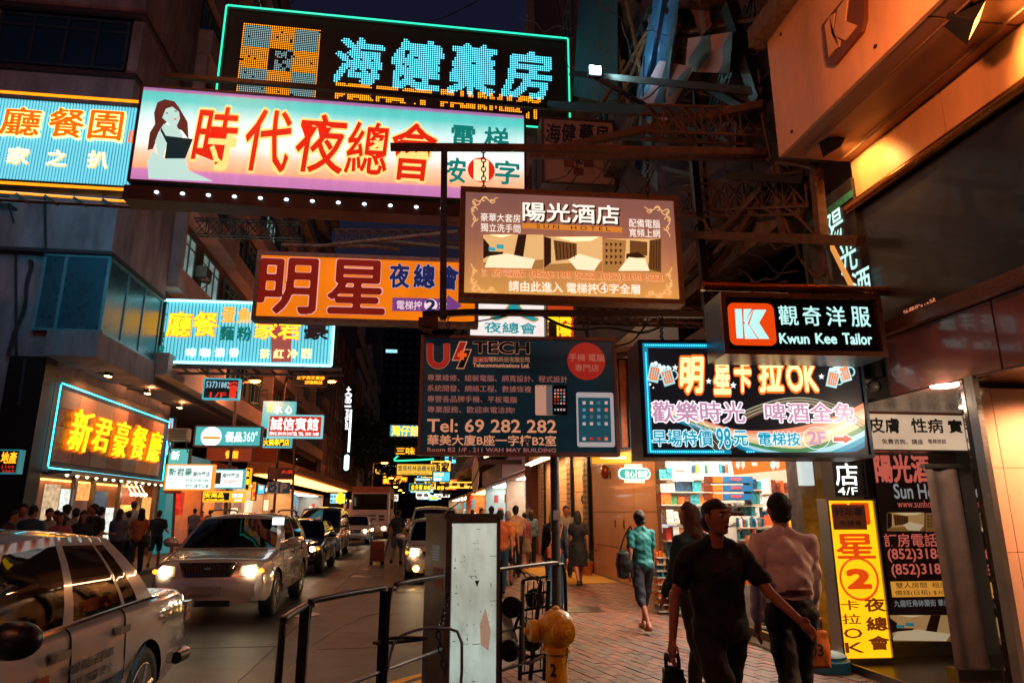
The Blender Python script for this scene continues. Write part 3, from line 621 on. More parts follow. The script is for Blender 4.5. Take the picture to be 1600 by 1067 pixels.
# street lamps
def street_lamp(label, x, y, z, dx, e, s=1., lit=True, col='FF8A22'):
    root = T('street_lamp', label, 'street lamp', (x, y, 0), 'sodium street lamps along the street')
    b = B(); b.path([(x, y, 0), (x, y, z-.5), (x+dx*.25, y, z-.1), (x+dx, y, z)], .07, 8); b.done('pole', steel, root)
    B().ell((x+dx, y, z+.04), (.34*s, .16*s, .1*s), 12, 6).done('lamp_head', steel, root, smooth=True)
    B().ell((x+dx, y, z-.03), (.24*s, .13*s, .09*s), 12, 6).done('lamp_glass', E('sodium_glass', col, 60, light=False), root, smooth=True)
    if e: lamp('POINT', 'street_light', (x+dx, y, z-.25), e, SOD, .15, root)
p = at(518, 595, 38); street_lamp('orange sodium street lamp glowing in front of the bamboo scaffold', -7.4, 38, p.z, p.x+7.4, 700)
for k, (px, py, Y) in enumerate(((601, 722, 62), (611, 746, 82), (618, 760, 98), (625, 765, 112), (629, 769, 128))):
    p = at(px, py, Y); street_lamp(['orange street lamp above the tree, first of the far receding row', 'street lamp next to the truck, second of the far receding row', 'third lamp of the far receding row', 'fourth lamp of the far receding row', 'farthest lamp of the receding row'][k], p.x-1.0, Y, p.z, 1.0, 250 if k == 0 else 0, 1.3)
p = at(398, 594, 29); street_lamp('orange street lamp glowing below the cyan neon sign, nearer than the scaffold lamp', -7.5, 29, p.z, p.x+7.5, 420)
street_lamp('added unseen sodium street lamp on the left pavement behind the view', -7.4, -3, 8.2, 2.2, 800)  # added lamp out of frame, lifts faces, taxi and near road
street_lamp('added sodium street lamp on the left pavement near the taxi, out of view above', -7.6, 9, 13.5, 2.4, 420)  # added lamp above the frame, brightens the left corner building
# ================================================================ OVERHEAD SIGNS
RED = '8E1408'
# --- LED pharmacy board
s1, P1 = sign('led_signboard', 'big dark pharmacy signboard of LED bulbs with a green neon edge, topmost over the street', 'signboard', (343, 36, 888, 183), 17, .5, .45, M('brown_board', '2A1A12', .6, var=.5, sc=1.5), M('board_edge', '24302C', .5), .08)
g_neon = E('green_neon', '2CE0B0', 1.7)
rg = ring(P1, (343, 36, 888, 183), .05, .06)
b = B(); b.path(rg, .024, 6, True); b.done('neon_tube', g_neon, s1)
bo = EN('bulb_orange', 'FF9A1C', 2.4); bw = EN('bulb_white', 'A8D8DC', 1.1); bc = EN('bulb_cyan', '5CD8F0', 2.2); bd = M('dead_bulb', '14100C', .4)
s0, s1_, t0, t1 = P1.box(374, 42, 498, 152); B().pb(P1, s0, s1_, t0, t1, .0, .03).done('bulb_panel', M('panel_black', '1A120C', .6), s1)
n = 39; r = random.Random(11); groups = {0: [], 1: [], 2: []}; dead = [(r.random(), r.random()) for _ in range(16)]
Rm = ["11110", "10001", "10001", "11110", "10100", "10010", "10001"]
for i in range(n):
    for j in range(n):
        u, v = (i+.5)/n, (j+.5)/n; x, y = s0+u*(s1_-s0), t0+v*(t1-t0); ed = i < 1 or j < 1 or i > n-2 or j > n-2
        cu, cv = int((i-1)/12.4), int((j-1)/12.4); w_ = (cu+cv) % 2 == 0 and not ed
        if any(abs(u-a)+abs(v-b_) < .02 for a, b_ in dead) or r.random() < .012: k = 2
        elif cu == 1 and cv == 1 and 14 <= i <= 24 and 14 <= j <= 25 and Rm[min(6, int((25.9-j)/1.72))][min(4, int((i-14)/2.2))] == '1': k = 2
        else: k = 1 if w_ else 0
        groups[k].append((x, y))
pit = (s1_-s0)/n
for k, m_ in ((0, bo), (1, bw), (2, bd)): dotgrid(s1, groups[k], P1, m_, pit*.36, .03)
for c, bx in zip('海健藥房', ((524, 62, 598, 131), (612, 66, 692, 140), (700, 72, 776, 148), (784, 82, 861, 153))): dots(s1, c, bx, P1, bc, .062, .027, .035, .01, sh=.12)
dots(s1, 'PERFECT', (524, 137, 672, 167), P1, bo, .055, .024, .05, .01); dots(s1, 'PHARMACY', (689, 147, 845, 180), P1, bo, .055, .024, .05, .01)
# --- nightclub lightbox
p0 = PY(13, 0).box(212, 156, 821, 302)
fm = Eramp('dusk_gradient_print', [(0, 'B070A8'), (.13, 'C07CB0'), (.16, 'F0A878'), (.3, 'F8C8A8'), (.42, 'F0F4F0'), (.68, 'C8F0EE'), (.86, '58C8C4'), (.94, '52C0BA'), (.96, '9A6AA0'), (1, '9A6AA0')], 0, p0[3]-p0[2], 1.1, .28, sc=1.8)
s2, P2 = sign('nightclub_lightbox', 'long nightclub lightbox with a woman at its left end and big red brush characters', 'lightbox', (207, 155, 822, 302), 13, 0, .5, fm, M('lightbox_edge', '3A2420', .5, .4), .045)
redp = EN('print_red', 'E02810', .9, base='C02010'); glow = EN('print_glow', 'FFD27A', 1.25); grn = EN('print_green', '128A80', .75)
bxs = ((303, 168, 370, 262), (384, 173, 453, 268), (463, 180, 540, 270), (540, 192, 606, 272), (613, 194, 682, 282))
for c, bx in zip('時代夜總會', bxs): text(s2, c, bx, P2, glow, off=.05, lift=.004, sh=.1, name='character_outline'); text(s2, c, bx, P2, redp, off=.012, lift=.010, sh=.1, name='character')
for c, bx in zip('電梯按字', ((706, 197, 743, 231), (757, 200, 794, 236), (689, 247, 727, 285), (774, 252, 811, 288))): text(s2, c, bx, P2, grn, off=.02, lift=.006)
q = P2.st(752, 266); B().disc(P2, q[0], q[1], .285, .004, .003, 30).done('red_disc', redp, s2); text(s2, '1', (745, 251, 759, 282), P2, EN('print_cream', 'FFE2B0', 1.1), off=.03, lift=.010)
# printed woman
sk = EN('print_skin', 'BFE6DC', .95); hr = EN('print_hair', '7A3A30', .45); tp = EN('print_top', '0E3A40', .35)
def ppoly(parent, pl, pts, mat, lift, name): return B().prism([pl.w(*pl.st(x, y), lift) for x, y in pts], pl.n*.002).done(name, mat, parent)
wp = lambda pts: [(212+(x-600)/2.963, (y)/2.963+2) for x, y in pts]
ppoly(s2, P2, wp([(735, 455), (700, 470), (685, 520), (690, 570), (665, 610), (655, 690), (680, 685), (715, 590), (760, 545), (790, 590), (815, 600), (845, 640), (840, 560), (805, 500), (780, 465)]), hr, .004, 'printed_hair')
ppoly(s2, P2, wp([(722, 540), (735, 500), (770, 490), (800, 510), (805, 545), (790, 580), (760, 575)]), sk, .008, 'printed_face')
ppoly(s2, P2, wp([(735, 520), (750, 517), (750, 524)]), hr, .011, 'printed_eye'); ppoly(s2, P2, wp([(775, 510), (790, 508), (790, 515)]), hr, .011, 'printed_eye'); ppoly(s2, P2, wp([(774, 548), (790, 543), (788, 552)]), redp, .011, 'printed_lips'); ppoly(s2, P2, wp([(722, 545), (712, 500), (760, 468), (800, 490), (808, 520), (770, 490), (740, 500)]), hr, .012, 'printed_fringe')
ppoly(s2, P2, wp([(730, 570), (790, 580), (820, 625), (800, 660), (740, 680), (725, 735), (700, 700), (690, 650), (705, 610)]), sk, .007, 'printed_shoulders')
ppoly(s2, P2, wp([(718, 585), (740, 625), (865, 640), (830, 730), (735, 730), (745, 660), (715, 600)]), tp, .011, 'printed_top')
ppoly(s2, P2, wp([(680, 695), (735, 730), (830, 730), (845, 785), (960, 835), (660, 822), (655, 740)]), sk, .010, 'printed_dress')
p0 = P2.box(207, 155, 822, 302); B().pb(P2, p0[0]-.05, p0[1]-1.0, p0[2]-.36, p0[2]-.07, -.5, .0).done('lamp_rail', M('rail_maroon', '3A1A18', .5, .3), s2)
b = B()
for k in range(13): q = P2.st(246+k*40.5, 293+k*1.75); b.ell(P2.w(q[0], p0[2]-.2, .02), (.045, .03, .03), 8, 5)
b.done('rail_bulbs', EN('rail_bulb', 'CFF4F4', 4), s2, kind='stuff')
# --- left restaurant sign on cyan corrugated sheet
cyf = E('cyan_corrugated', '2FA6C8', .7, var=.25, sc=2)
s3, P3 = sign('restaurant_neon_sign', 'cyan ribbed sign with orange neon characters at the left edge of the picture', 'neon sign', (-70, 158, 226, 286), 14, 0, .5, cyf, M('teal_edge', '1C4A56', .5, .3), .02, rear=E('cyan_rear_boost', '2FA6C8', 9))  # unseen rear panel, boosted so cyan light reaches the wall behind
def ribs(root, pl, bx, n, mat, w=.45, px=True):
    s0, s1, t0, t1 = pl.box(*bx) if px else bx; b = B(); d = (s1-s0)/n
    for k in range(n): b.prism([pl.w(s0+d*k, t0, .001), pl.w(s0+d*(k+.2), t0, .03), pl.w(s0+d*(k+w), t0, .03), pl.w(s0+d*(k+w+.2), t0, .001)], (0, 0, t1-t0))
    return b.done('sheet_ribs', mat, root, kind='stuff')
ribs(s3, P3, (-66, 160, 222, 284), 58, E('cyan_rib', '7FE0F0', .85, light=False))
on = E('orange_neon', 'FF8A10', 2); oc = EN('neon_char_orange', 'F05A08', 1.5); yc = EN('neon_char_yellow', 'FFC21C', 2.6); rim = EN('neon_rim', 'FFE07A', 2.6)
def neon(parent, s, bxs, pl, core, edge, off=.038, ext=.1, lift=.03, sh=0.):
    for c, bx in zip(s, bxs): text(parent, c, bx, pl, edge, off=off, ext=ext*.4, lift=lift, sh=sh, name='neon_edge'); text(parent, c, bx, pl, core, off=off-.022, ext=ext*.5, lift=lift+.002, sh=sh, name='character')
neon(s3, '廳餐園', ((6, 172, 66, 215), (80, 174, 134, 218), (143, 178, 194, 222)), P3, oc, rim, .04); neon(s3, '家之扒', ((14, 233, 47, 258), (76, 237, 106, 261), (139, 239, 170, 264)), P3, EN('neon_char_pale', 'F8E8C0', 2), EN('neon_rim_orange', 'FF9A20', 2), .035)
text(s3, '新', (200, 205, 226, 225), P3, oc, off=.04, ext=.03)
b = B(); b.path(ring(P3, (-75, 152, 232, 292), .2, .07), .03, 6, True); b.done('neon_tube', on, s3)
fr = T('neon_frame', 'bent orange neon tube frame under the cyan sign at upper left', 'neon sign', P3.w(*P3.st(130, 320), -.9))
P3b = PY(14.6, 0); b = B(); pts = [P3b(-40, 298), P3b(10, 301), P3b(240, 318), P3b(262, 317), P3b(274, 310), P3b(277, 300)]; b.path(pts, .03, 6); b.done('neon_tube', on, fr)
b = B(); b.path([P3b(-60, 305), P3b(0, 312), P3b(290, 328)], .04, 4).path([P3b(-60, 296), P3b(290, 322)], .03, 4)
for k in range(7): b.rod(P3b(-20+k*45, 300+k*3), P3b(0+k*45, 316+k*2), .03, sq=True)
b.done('support', steel, fr)
# --- orange star sign
of = E('orange_face', 'F07A08', .95, var=.2, sc=1.2)
s4, P4 = sign('orange_lightbox', 'orange lightbox with two huge dark red characters hanging mid street', 'lightbox', (397, 399, 748, 505), 15, -1.5, .3, of, M('worn_frame', '8A6A62', .5, .3, var=.5, sc=7), .09)
dr = EN('print_dark_red', '8C1404', .55, base='701004'); pk = EN('print_pink_line', 'F0A8A0', .9); nv = EN('print_navy', '1C2C6A', .5, base='101C50')
for c, bx in zip('明星', ((405, 405, 494, 489), (514, 408, 601, 489))): text(s4, c, bx, P4, pk, off=.034, lift=.004, name='character_outline'); text(s4, c, bx, P4, dr, off=.02, lift=.008, name='character')
for c, bx in zip('夜總會', ((609, 413, 639, 449), (647, 414, 679, 449), (687, 416, 716, 452))): text(s4, c, bx, P4, EN('print_lilac', 'A8B8E8', .8), off=.05, lift=.004, name='character_outline'); text(s4, c, bx, P4, nv, off=.03, lift=.008, name='character')
ppoly(s4, P4, [(613, 465), (698, 467), (700, 461), (722, 478), (700, 492), (698, 487), (613, 486)], EN('print_violet', '8A4C9A', .6), .006, 'arrow')
text(s4, '電梯按', (620, 470, 659, 484), P4, EN('print_pale', 'F0D0D8', 1), off=.01, lift=.01); q = P4.st(673, 477); B().disc(P4, q[0], q[1], .15, .009, .003).done('disc', EN('print_pale', 'F0D0D8', 1), s4); text(s4, '2', (666, 469, 680, 486), P4, nv, off=.04, lift=.015); text(s4, '字', (686, 472, 698, 486), P4, EN('print_pale', 'F0D0D8', 1), off=.01, lift=.01)
# --- sun hotel lightbox
hf = Eramp('hotel_print', [(0, 'F0B458'), (.3, 'D09058'), (.6, 'A87058'), (1, '8A6058')], 0, 1.4, .72, .25)
fb = M('bronze_frame', '7A5236', .5, .5, var=.35, sc=14, bump=.3)
s5, P5 = sign('hotel_lightbox', 'brown hotel lightbox with three room pictures and scroll corners hung on chains', 'lightbox', (718, 300, 1064, 471), 8.5, -2, .22, hf, fb, .07)
wh = EN('print_white', 'F4EEE0', 1.15); gold = EN('print_gold', 'E8B878', .95); org = EN('print_orange', 'E08A30', .85)
shd = EN('print_shadow_brown', '4A2A20', .2)
text(s5, '陽光酒店', (819, 321, 969, 350), P5, shd, off=.03, lift=.003, name='lettering_relief'); text(s5, '陽光酒店', (817, 319, 967, 348), P5, wh, off=.02, lift=.006)
text(s5, '豪華大套房', (751, 334, 813, 347), P5, wh); text(s5, '獨立洗手間', (751, 350, 813, 363), P5, wh); text(s5, '配備電腦', (983, 343, 1031, 356), P5, wh); text(s5, '寬頻上網', (983, 358, 1031, 371), P5, wh)
B().ppb(P5, 816, 352, 972, 360, .002, .004).done('gold_bar', org, s5); text(s5, 'S U N    H O T E L', (838, 353, 953, 359), P5, shd, lift=.006)
text(s5, '訂房電話: (852)3188 5222 ,(852)3188 5221', (753, 423, 1037, 438), P5, wh, off=.035, lift=.008, name='lettering_outline'); text(s5, '訂房電話: (852)3188 5222 ,(852)3188 5221', (753, 423, 1037, 438), P5, EN('print_phone', 'D8702C', .9), off=.012, lift=.011)
text(s5, '請由此進入 電梯按', (795, 441, 934, 457), P5, wh, off=.006); q = P5.st(942, 450); B().disc(P5, q[0], q[1], .07, .004, .002).done('disc', wh, s5); B().disc(P5, q[0], q[1], .062, .007, .002).done('disc', org, s5); text(s5, '4', (938, 444, 947, 457), P5, wh, lift=.011); text(s5, '字全層', (952, 444, 1000, 459), P5, wh, off=.006)
def scroll(pl, x, y, sx, sy, S=1.):
    o = []
    for k, (a, c, r0, tn) in enumerate(((0, 0, 8, 1), (14, -3, 6, -1), (27, -1, 5, 1), (-3, 14, 6, -1), (-1, 28, 5, 1))):
        pts = []
        for t in range(16): th = t*.36*tn; rr = r0*(1-t/20); pts.append(pl.w(*pl.st(x+sx*(a+rr*math.cos(th))*S, y+sy*(c+rr*math.sin(th))*S), .006))
        o.append(pts)
    o.append([pl.w(*pl.st(x+sx*t*2.6*S, y+sy*(3*math.sin(t*.8)-3)*S), .006) for t in range(15)]); o.append([pl.w(*pl.st(x+sx*(3*math.sin(t*.8)-3)*S, y+sy*t*3*S), .006) for t in range(15)]); return o
for x, y, sx, sy in ((743, 315, 1, 1), (1041, 330, -1, 1), (742, 452, 1, -1), (1044, 458, -1, -1)):
    b = B()
    for pts in scroll(P5, x, y, sx, sy, .95): b.path(pts, .007, 4)
    b.done('scroll_ornament', gold, s5)
def hotel_room(parent, pl, x0, y0, x1, y1, kind, dim=''):
    E0 = EN; q_ = .3 if dim else 1.
    def ED(n, c, s): return E0(n+dim, c, s*q_)
    w, h = x1-x0, y1-y0; X = lambda u: x0+u*w; Y = lambda v: y0+v*h+(x0-755)*.012
    c = {'wall': ED('room_wall', 'E8B878', .95), 'lit': ED('room_light', 'FFE8B0', 1.3), 'bed': ED('room_bed', 'F6DDB4', 1.2), 'dk': ED('room_dark', '4A2A14', .3), 'cur': ED('room_curtain', '8A5A2C', .5), 'floor': ED('room_floor', 'C08848', .7), 'scr': ED('room_screen', '3AA8B8', .9)}
    pp = lambda pts, m, l, n: ppoly(parent, pl, [(X(u), Y(v)) for u, v in pts], c[m], l, n)
    pp([(0, 0), (1, 0), (1, 1), (0, 1)], 'wall', .004, 'room_picture'); pp([(0, .8), (1, .72), (1, 1), (0, 1)], 'floor', .006, 'room_picture')
    if kind == 0: pp([(.58, 0), (.72, 0), (.66, .68), (.5, .66)], 'dk', .007, 'room_picture'); pp([(0, .1), (.1, .3), (.1, .6), (0, .7)], 'dk', .007, 'room_picture'); pp([(.02, .95), (.1, .62), (.4, .55), (.86, .72), (.8, .98)], 'bed', .009, 'room_picture'); pp([(.22, .28), (.34, .3), (.34, .42), (.22, .4)], 'scr', .01, 'room_picture'); pp([(.09, .36), (.2, .38), (.2, .48), (.09, .46)], 'scr', .01, 'room_picture'); pp([(0, .48), (.34, .5), (.3, .62), (0, .64)], 'dk', .008, 'room_picture'); pp([(.1, 0), (.5, 0), (.3, .08)], 'lit', .008, 'room_picture')
    if kind == 1: pp([(0, 0), (.12, .05), (.12, .75), (0, .9)], 'dk', .007, 'room_picture'); pp([(.16, .1), (.56, .2), (.56, .62), (.2, .7)], 'cur', .007, 'room_picture'); pp([(.2, .02), (.95, .0), (.8, .12), (.5, .14)], 'lit', .008, 'room_picture'); pp([(.42, .66), (.6, .5), (.98, .68), (.86, .98), (.56, .95)], 'bed', .009, 'room_picture'); [pp([(.2+k*.06, .13+k*.015), (.215+k*.06, .13+k*.015), (.23+k*.06, .65), (.215+k*.06, .65)], 'dk', .009, 'room_picture') for k in range(6)]
    if kind == 2: pp([(0, 0), (.4, .05), (.36, .9), (0, .98)], 'floor', .007, 'room_picture'); pp([(.46, .05), (.76, .1), (.76, .5), (.46, .5)], 'cur', .007, 'room_picture'); pp([(.8, .05), (1, 0), (1, 1), (.78, .9)], 'cur', .008, 'room_picture'); pp([(.4, .45), (.6, .4), (.74, .55), (.4, .6)], 'dk', .009, 'room_picture'); pp([(.26, .95), (.44, .55), (.72, .6), (.8, .95)], 'bed', .010, 'room_picture'); [pp([(.04+.08*(k % 4), .12+.18*(k//4)), (.09+.08*(k % 4), .16+.18*(k//4)), (.05+.08*(k % 4), .24+.18*(k//4))], 'dk', .009, 'room_picture') for k in range(16)]; [pp([(.82+k*.045, .05), (.835+k*.045, .05), (.83+k*.045, .9), (.815+k*.045, .9)], 'dk', .010, 'room_picture') for k in range(4)]
hotel_room(s5, P5, 755, 367, 849, 421, 0); hotel_room(s5, P5, 850, 369, 941, 423, 1); hotel_room(s5, P5, 942, 371, 1033, 424, 2)
# --- phone repair sign, unlit; emission in face and print stands in for light
tf = E('teal_glow_print', '0C4454', .14, var=.6, sc=1.4, base='123C48', stretch=(1, 1, 4))
s6, P6 = sign('phone_shop_sign', 'dark teal phone repair signboard with tablet and phones, hung below the hotel lightbox', 'signboard', (655, 526, 965, 712), 9, -3.7, .16, tf, M('pink_frame', '8A6058', .5, .3, var=.3, sc=12), .045)
crm = EN('sign_cream', 'E8A078', .62, base='E0A080'); crm2 = EN('sign_rose', 'C07A6C', .45, base='C08070'); rd = EN('sign_red', 'B02A20', .5, base='A02018')
ord_ = EN('sign_orange', 'F05A20', .8)
z6 = lambda x0, y0, x1, y1: (640+x0/4.444, 480+y0/4.444, 640+x1/4.444, 480+y1/4.444)
def zp(pts): return [(640+x/4.444, 480+y/4.444) for x, y in pts]
b = B(); uu = [(142, 255), (142, 350)] + [(200+58*math.cos(math.radians(a)), 350+58*math.sin(math.radians(a))) for a in range(165, 14, -15)] + [(258, 350), (258, 255)]
B().path([P6.w(*P6.st(*p), .004) for p in zp(uu)], .044, 6).done('logo_outline', crm, s6); B().path([P6.w(*P6.st(*p), .012) for p in zp(uu)], .041, 6).done('logo_letter', rd, s6)
ppoly(s6, P6, zp([(345, 238), (402, 238), (375, 310), (395, 310), (360, 372), (292, 372)]), crm, .004, 'logo_outline'); ppoly(s6, P6, zp([(350, 243), (393, 243), (366, 314), (350, 368), (300, 366)]), rd, .008, 'logo_letter')
ppoly(s6, P6, zp([(380, 292), (432, 292), (378, 428), (322, 428), (350, 372)]), crm, .005, 'logo_outline'); ppoly(s6, P6, zp([(384, 298), (424, 298), (374, 423), (331, 423), (356, 366)]), M('logo_teal', '0C2A30', .5), .009, 'logo_letter')
B().ppb(P6, *z6(350, 302, 378, 366), .012, .016).ppb(P6, *z6(332, 320, 396, 346), .013, .017).done('logo_cross', ord_, s6)
text(s6, 'TECH', z6(445, 243, 828, 320), P6, crm, off=.05, lift=.003, name='lettering_outline'); text(s6, 'TECH', z6(445, 243, 828, 320), P6, M('logo_teal'), off=.03, lift=.007)
text(s6, '無極限', z6(442, 345, 545, 380), P6, crm, off=.04, lift=.003); text(s6, '無極限', z6(442, 345, 545, 380), P6, rd, off=.015, lift=.006); text(s6, '電訊科技有限公司', z6(548, 345, 832, 380), P6, crm, off=.03, lift=.003, name='lettering_outline'); text(s6, '電訊科技有限公司', z6(548, 345, 832, 380), P6, M('logo_teal'), off=.0, lift=.006)
text(s6, 'Telecommunications Ltd.', z6(440, 390, 832, 418), P6, crm, off=.02)
q = P6.st(640+1227/4.444, 480+375/4.444); B().disc(P6, q[0], q[1], .262, .003, .003, 40).done('red_disc', rd, s6); text(s6, '手機 電腦', z6(1107, 325, 1352, 375), P6, crm2, lift=.009, off=.004); text(s6, '專門店', z6(1147, 397, 1313, 447), P6, crm2, lift=.009, off=.004)
for s_, y, x1 in (('專業維修、組裝電腦、網頁設計、程式設計', 472, 1095), ('系統開發、網絡工程、數據恢複', 543, 845), ('專營各品牌手機、平板電腦', 616, 745), ('專業服務、歡迎來電洽詢!', 689, 728)): text(s6, s_, z6(124, y, x1, y+45), P6, crm2, off=.002)
text(s6, 'Tel: 69 282 282', z6(124, 780, 1018, 868), P6, crm, off=.035); text(s6, '華美大廈B座一字樓B2室', z6(124, 888, 1016, 960), P6, crm, off=.02); text(s6, 'Room B2 1/F , 211 WAH MAY BUILDING', z6(124, 976, 1015, 1008), P6, crm2, off=.012)
def rrect(pl, x0, y0, x1, y1, r):
    s0, s1, t0, t1 = pl.box(x0, y0, x1, y1); return [Vector(p) for p in ring(pl, (s0, s1, t0, t1), r, 0, px=False)]
def panel(parent, pl, bx, r, l, d, mat, name): return B().prism([p + pl.n*l for p in rrect(pl, *bx, r)], pl.n*d).done(name, mat, parent)
rg_ = EN('phone_rose', 'D8A088', .6); blk = M('phone_black', '08090C', .2)
for k in range(3): panel(s6, P6, z6(872+k*38, 542, 985+k*38, 750), .02, .003+k*.003, .002, rg_ if k < 2 else EN('phone_grey', '8A8080', .4), 'phone_picture'); q = P6.st(640+(890+k*38)/4.444, 480+550/4.444); B().disc(P6, q[0], q[1], .008, .006+k*.003, .002, 10).done('camera_dot', blk, s6)
panel(s6, P6, z6(990, 542, 1092, 750), .02, .013, .002, blk, 'phone_picture'); r = random.Random(4); ic = [EN('icon_%d' % k, c, .8) for k, c in enumerate(('E87858', '6A8AA0', 'C8B0A8', 'B03020', '50686A'))]
for i in range(4):
    for j in range(6): B().ppb(P6, *z6(1003+i*21, 570+j*23 if j < 5 else 705, 1016+i*21, 583+j*23 if j < 5 else 719), .016, .017).done('app_icon', r.choice(ic), s6)
panel(s6, P6, z6(1160, 592, 1420, 970), .03, .003, .004, EN('tablet_white', 'C8C0C0', .55), 'tablet_picture'); panel(s6, P6, z6(1172, 628, 1396, 937), .004, .008, .002, EN('tablet_screen', '1C5A6A', .5), 'tablet_screen')
for i in range(4):
    for j in range(5): B().ppb(P6, *z6(1200+i*51, (653, 702, 750, 798, 903)[j], 1222+i*51, (675, 724, 772, 820, 925)[j]), .011, .012).done('app_icon', r.choice(ic), s6)
# --- karaoke sign
kf = E('karaoke_black', '2A2A34', .22, var=.3, sc=2)
s7, P7 = sign('karaoke_lightbox', 'karaoke lightbox with beer mugs and rainbow ribbons edged by blue LEDs', 'lightbox', (1000, 533, 1353, 715), 6.2, -6, .5, kf, M('navy_case', '1A2838', .4, .4), .03)
s0, s1_, t0, t1 = P7.box(1000, 533, 1353, 715); lw = s1_-s0
pts = [(s0+.075, t0+.07+k*.021) for k in range(46)] + [(s0+.075+k*.021, t1-.05) for k in range(48)] + [(s0+.08+k*.021, t0+.055) for k in range(34)] + [(s0+1.0+k*.021, t0+.055) for k in range(4)]
dotgrid(s7, pts, P7, EN('led_blue', '38C8F0', 3), .0085, .012); B().pb(P7, s0+.05, s0+.1, t0+.04, t1-.02, .001, .006).pb(P7, s0+.1, s1_-.9, t1-.075, t1-.025, .001, .006).pb(P7, s0+.1, s0+.85, t0+.035, t0+.075, .001, .006).done('led_strip_glow', E('led_blue_strip', '1A86A8', .9), s7)
z8 = lambda x0, y0, x1, y1: (960+x0/3.44, 420+y0/3.44, 960+x1/3.44, 420+y1/3.44)
def zk(pts): return [(960+x/3.44, 420+y/3.44) for x, y in pts]
# ribbons
cols = [EN('rib_%s' % n, c, .85) for n, c in (('salmon', 'F09070'), ('peach', 'F8C098'), ('cream', 'F8E0C0'), ('sand', 'E8D0A0'), ('green', '4A8A5A'), ('sky', 'A8E0F0'), ('teal', '28A0C0'), ('deep', '1878A0'))]
def band_strip(f0, f1, u0, u1, mat, lift, n=26, name='ribbon'):
    b = B(); V = []
    for k in range(n+1): t = u0+(u1-u0)*k/n; V += [P7.w(*P7.st(*zk([(t, f0(t))])[0]), lift), P7.w(*P7.st(*zk([(t, f1(t))])[0]), lift)]
    b.add(V, [(2*k, 2*k+1, 2*k+3, 2*k+2) for k in range(n)]); return b.done(name, mat, s7)
base_ = lambda t: 740 + 130*(1-math.cos((t-180)/560*math.pi))/2 if t < 740 else 870 - 150*((t-740)/600)**2.2
for k, m_ in enumerate(cols):
    wd = lambda t: 4+ (26*min(1, max(.15, (t-500)/500)))
    band_strip(lambda t, k=k: min(985, base_(t)+(k)*wd(t)), lambda t, k=k: min(986, base_(t)+(k+1)*wd(t)), 180, 1345, m_, .003+k*.0004)
for k in range(9):
    cL = [EN('line_cream', 'F0E8C8', .9), EN('line_green', '5AA080', .7), EN('line_red', 'C86050', .7)][k % 3]
    pts = [P7.w(*P7.st(*zk([(690+t*650, 790+k*7-math.sin(t*2.6+.2)*(112+k*2)+t*t*60)])[0]), .009) for t in [i/18 for i in range(19)]]; B().path(pts, .0022, 4).done('ribbon_line', cL, s7)
    pts = [P7.w(*P7.st(*zk([(360+k*12+t*190, 800+t*185-k*3)])[0]), .009) for t in [i/6 for i in range(7)]]; B().path(pts, .0022, 4).done('ribbon_line', cL, s7)
yo = EN('kar_orange', 'F06A18', 1.3); yy = EN('kar_cream', 'FFE6A0', 1.4)
for c, bx in zip('明星卡拉', ((350, 480, 480, 665), (530, 470, 615, 670), (645, 475, 730, 660), (775, 475, 905, 660))): text(s7, c, z8(*bx), P7, yo, off=.09, lift=.012, sh=.15, name='character_outline'); text(s7, c, z8(*bx), P7, yy, off=.035, lift=.016, sh=.15, name='character')
text(s7, 'OK', z8(925, 515, 1085, 655), P7, yo, off=.09, lift=.012, name='character_outline'); text(s7, 'OK', z8(925, 515, 1085, 655), P7, yy, off=.03, lift=.016, name='character')
pk1 = EN('kar_pink', 'C898B8', .9); pk2 = EN('kar_white', 'F4F0F4', 1.25); cy1 = EN('kar_cyan', '18A0C0', .9); cy2 = EN('kar_pale', 'D8F4F8', 1.2)
for s_, bx, a, c in (('歡樂時光', (203, 715, 697, 825), pk1, pk2), ('啤酒全免', (808, 722, 1288, 825), pk1, pk2), ('早場特價', (203, 868, 525, 952), cy1, cy2), ('元', (640, 872, 714, 950), cy1, cy2), ('電梯按', (772, 878, 995, 950), cy1, cy2)): text(s7, s_, z8(*bx), P7, c, off=.07, lift=.011, name='lettering_outline'); text(s7, s_, z8(*bx), P7, a, off=.025, lift=.015)
text(s7, '98', z8(548, 858, 622, 962), P7, cy2, off=.06, lift=.011, name='lettering_outline'); text(s7, '98', z8(548, 858, 622, 962), P7, cy1, off=.02, lift=.015)
B().path([P7.w(*P7.st(*zk([(1083+72*math.cos(t), 910+60*math.sin(t))])[0]), .012) for t in [2*math.pi*k/32 for k in range(32)]], .003, 4, True).done('ring', cy2, s7)
text(s7, '2F', z8(1040, 875, 1130, 942), P7, pk1, off=.03, lift=.015)
ppoly(s7, P7, zk([(1170, 900), (1228, 900), (1228, 882), (1288, 915), (1228, 948), (1228, 932), (1170, 932)]), pk2, .011, 'arrow_outline'); ppoly(s7, P7, zk([(1174, 904), (1232, 904), (1232, 890), (1278, 915), (1232, 940), (1232, 928), (1174, 928)]), EN('kar_red', 'C03020', .8), .014, 'arrow')
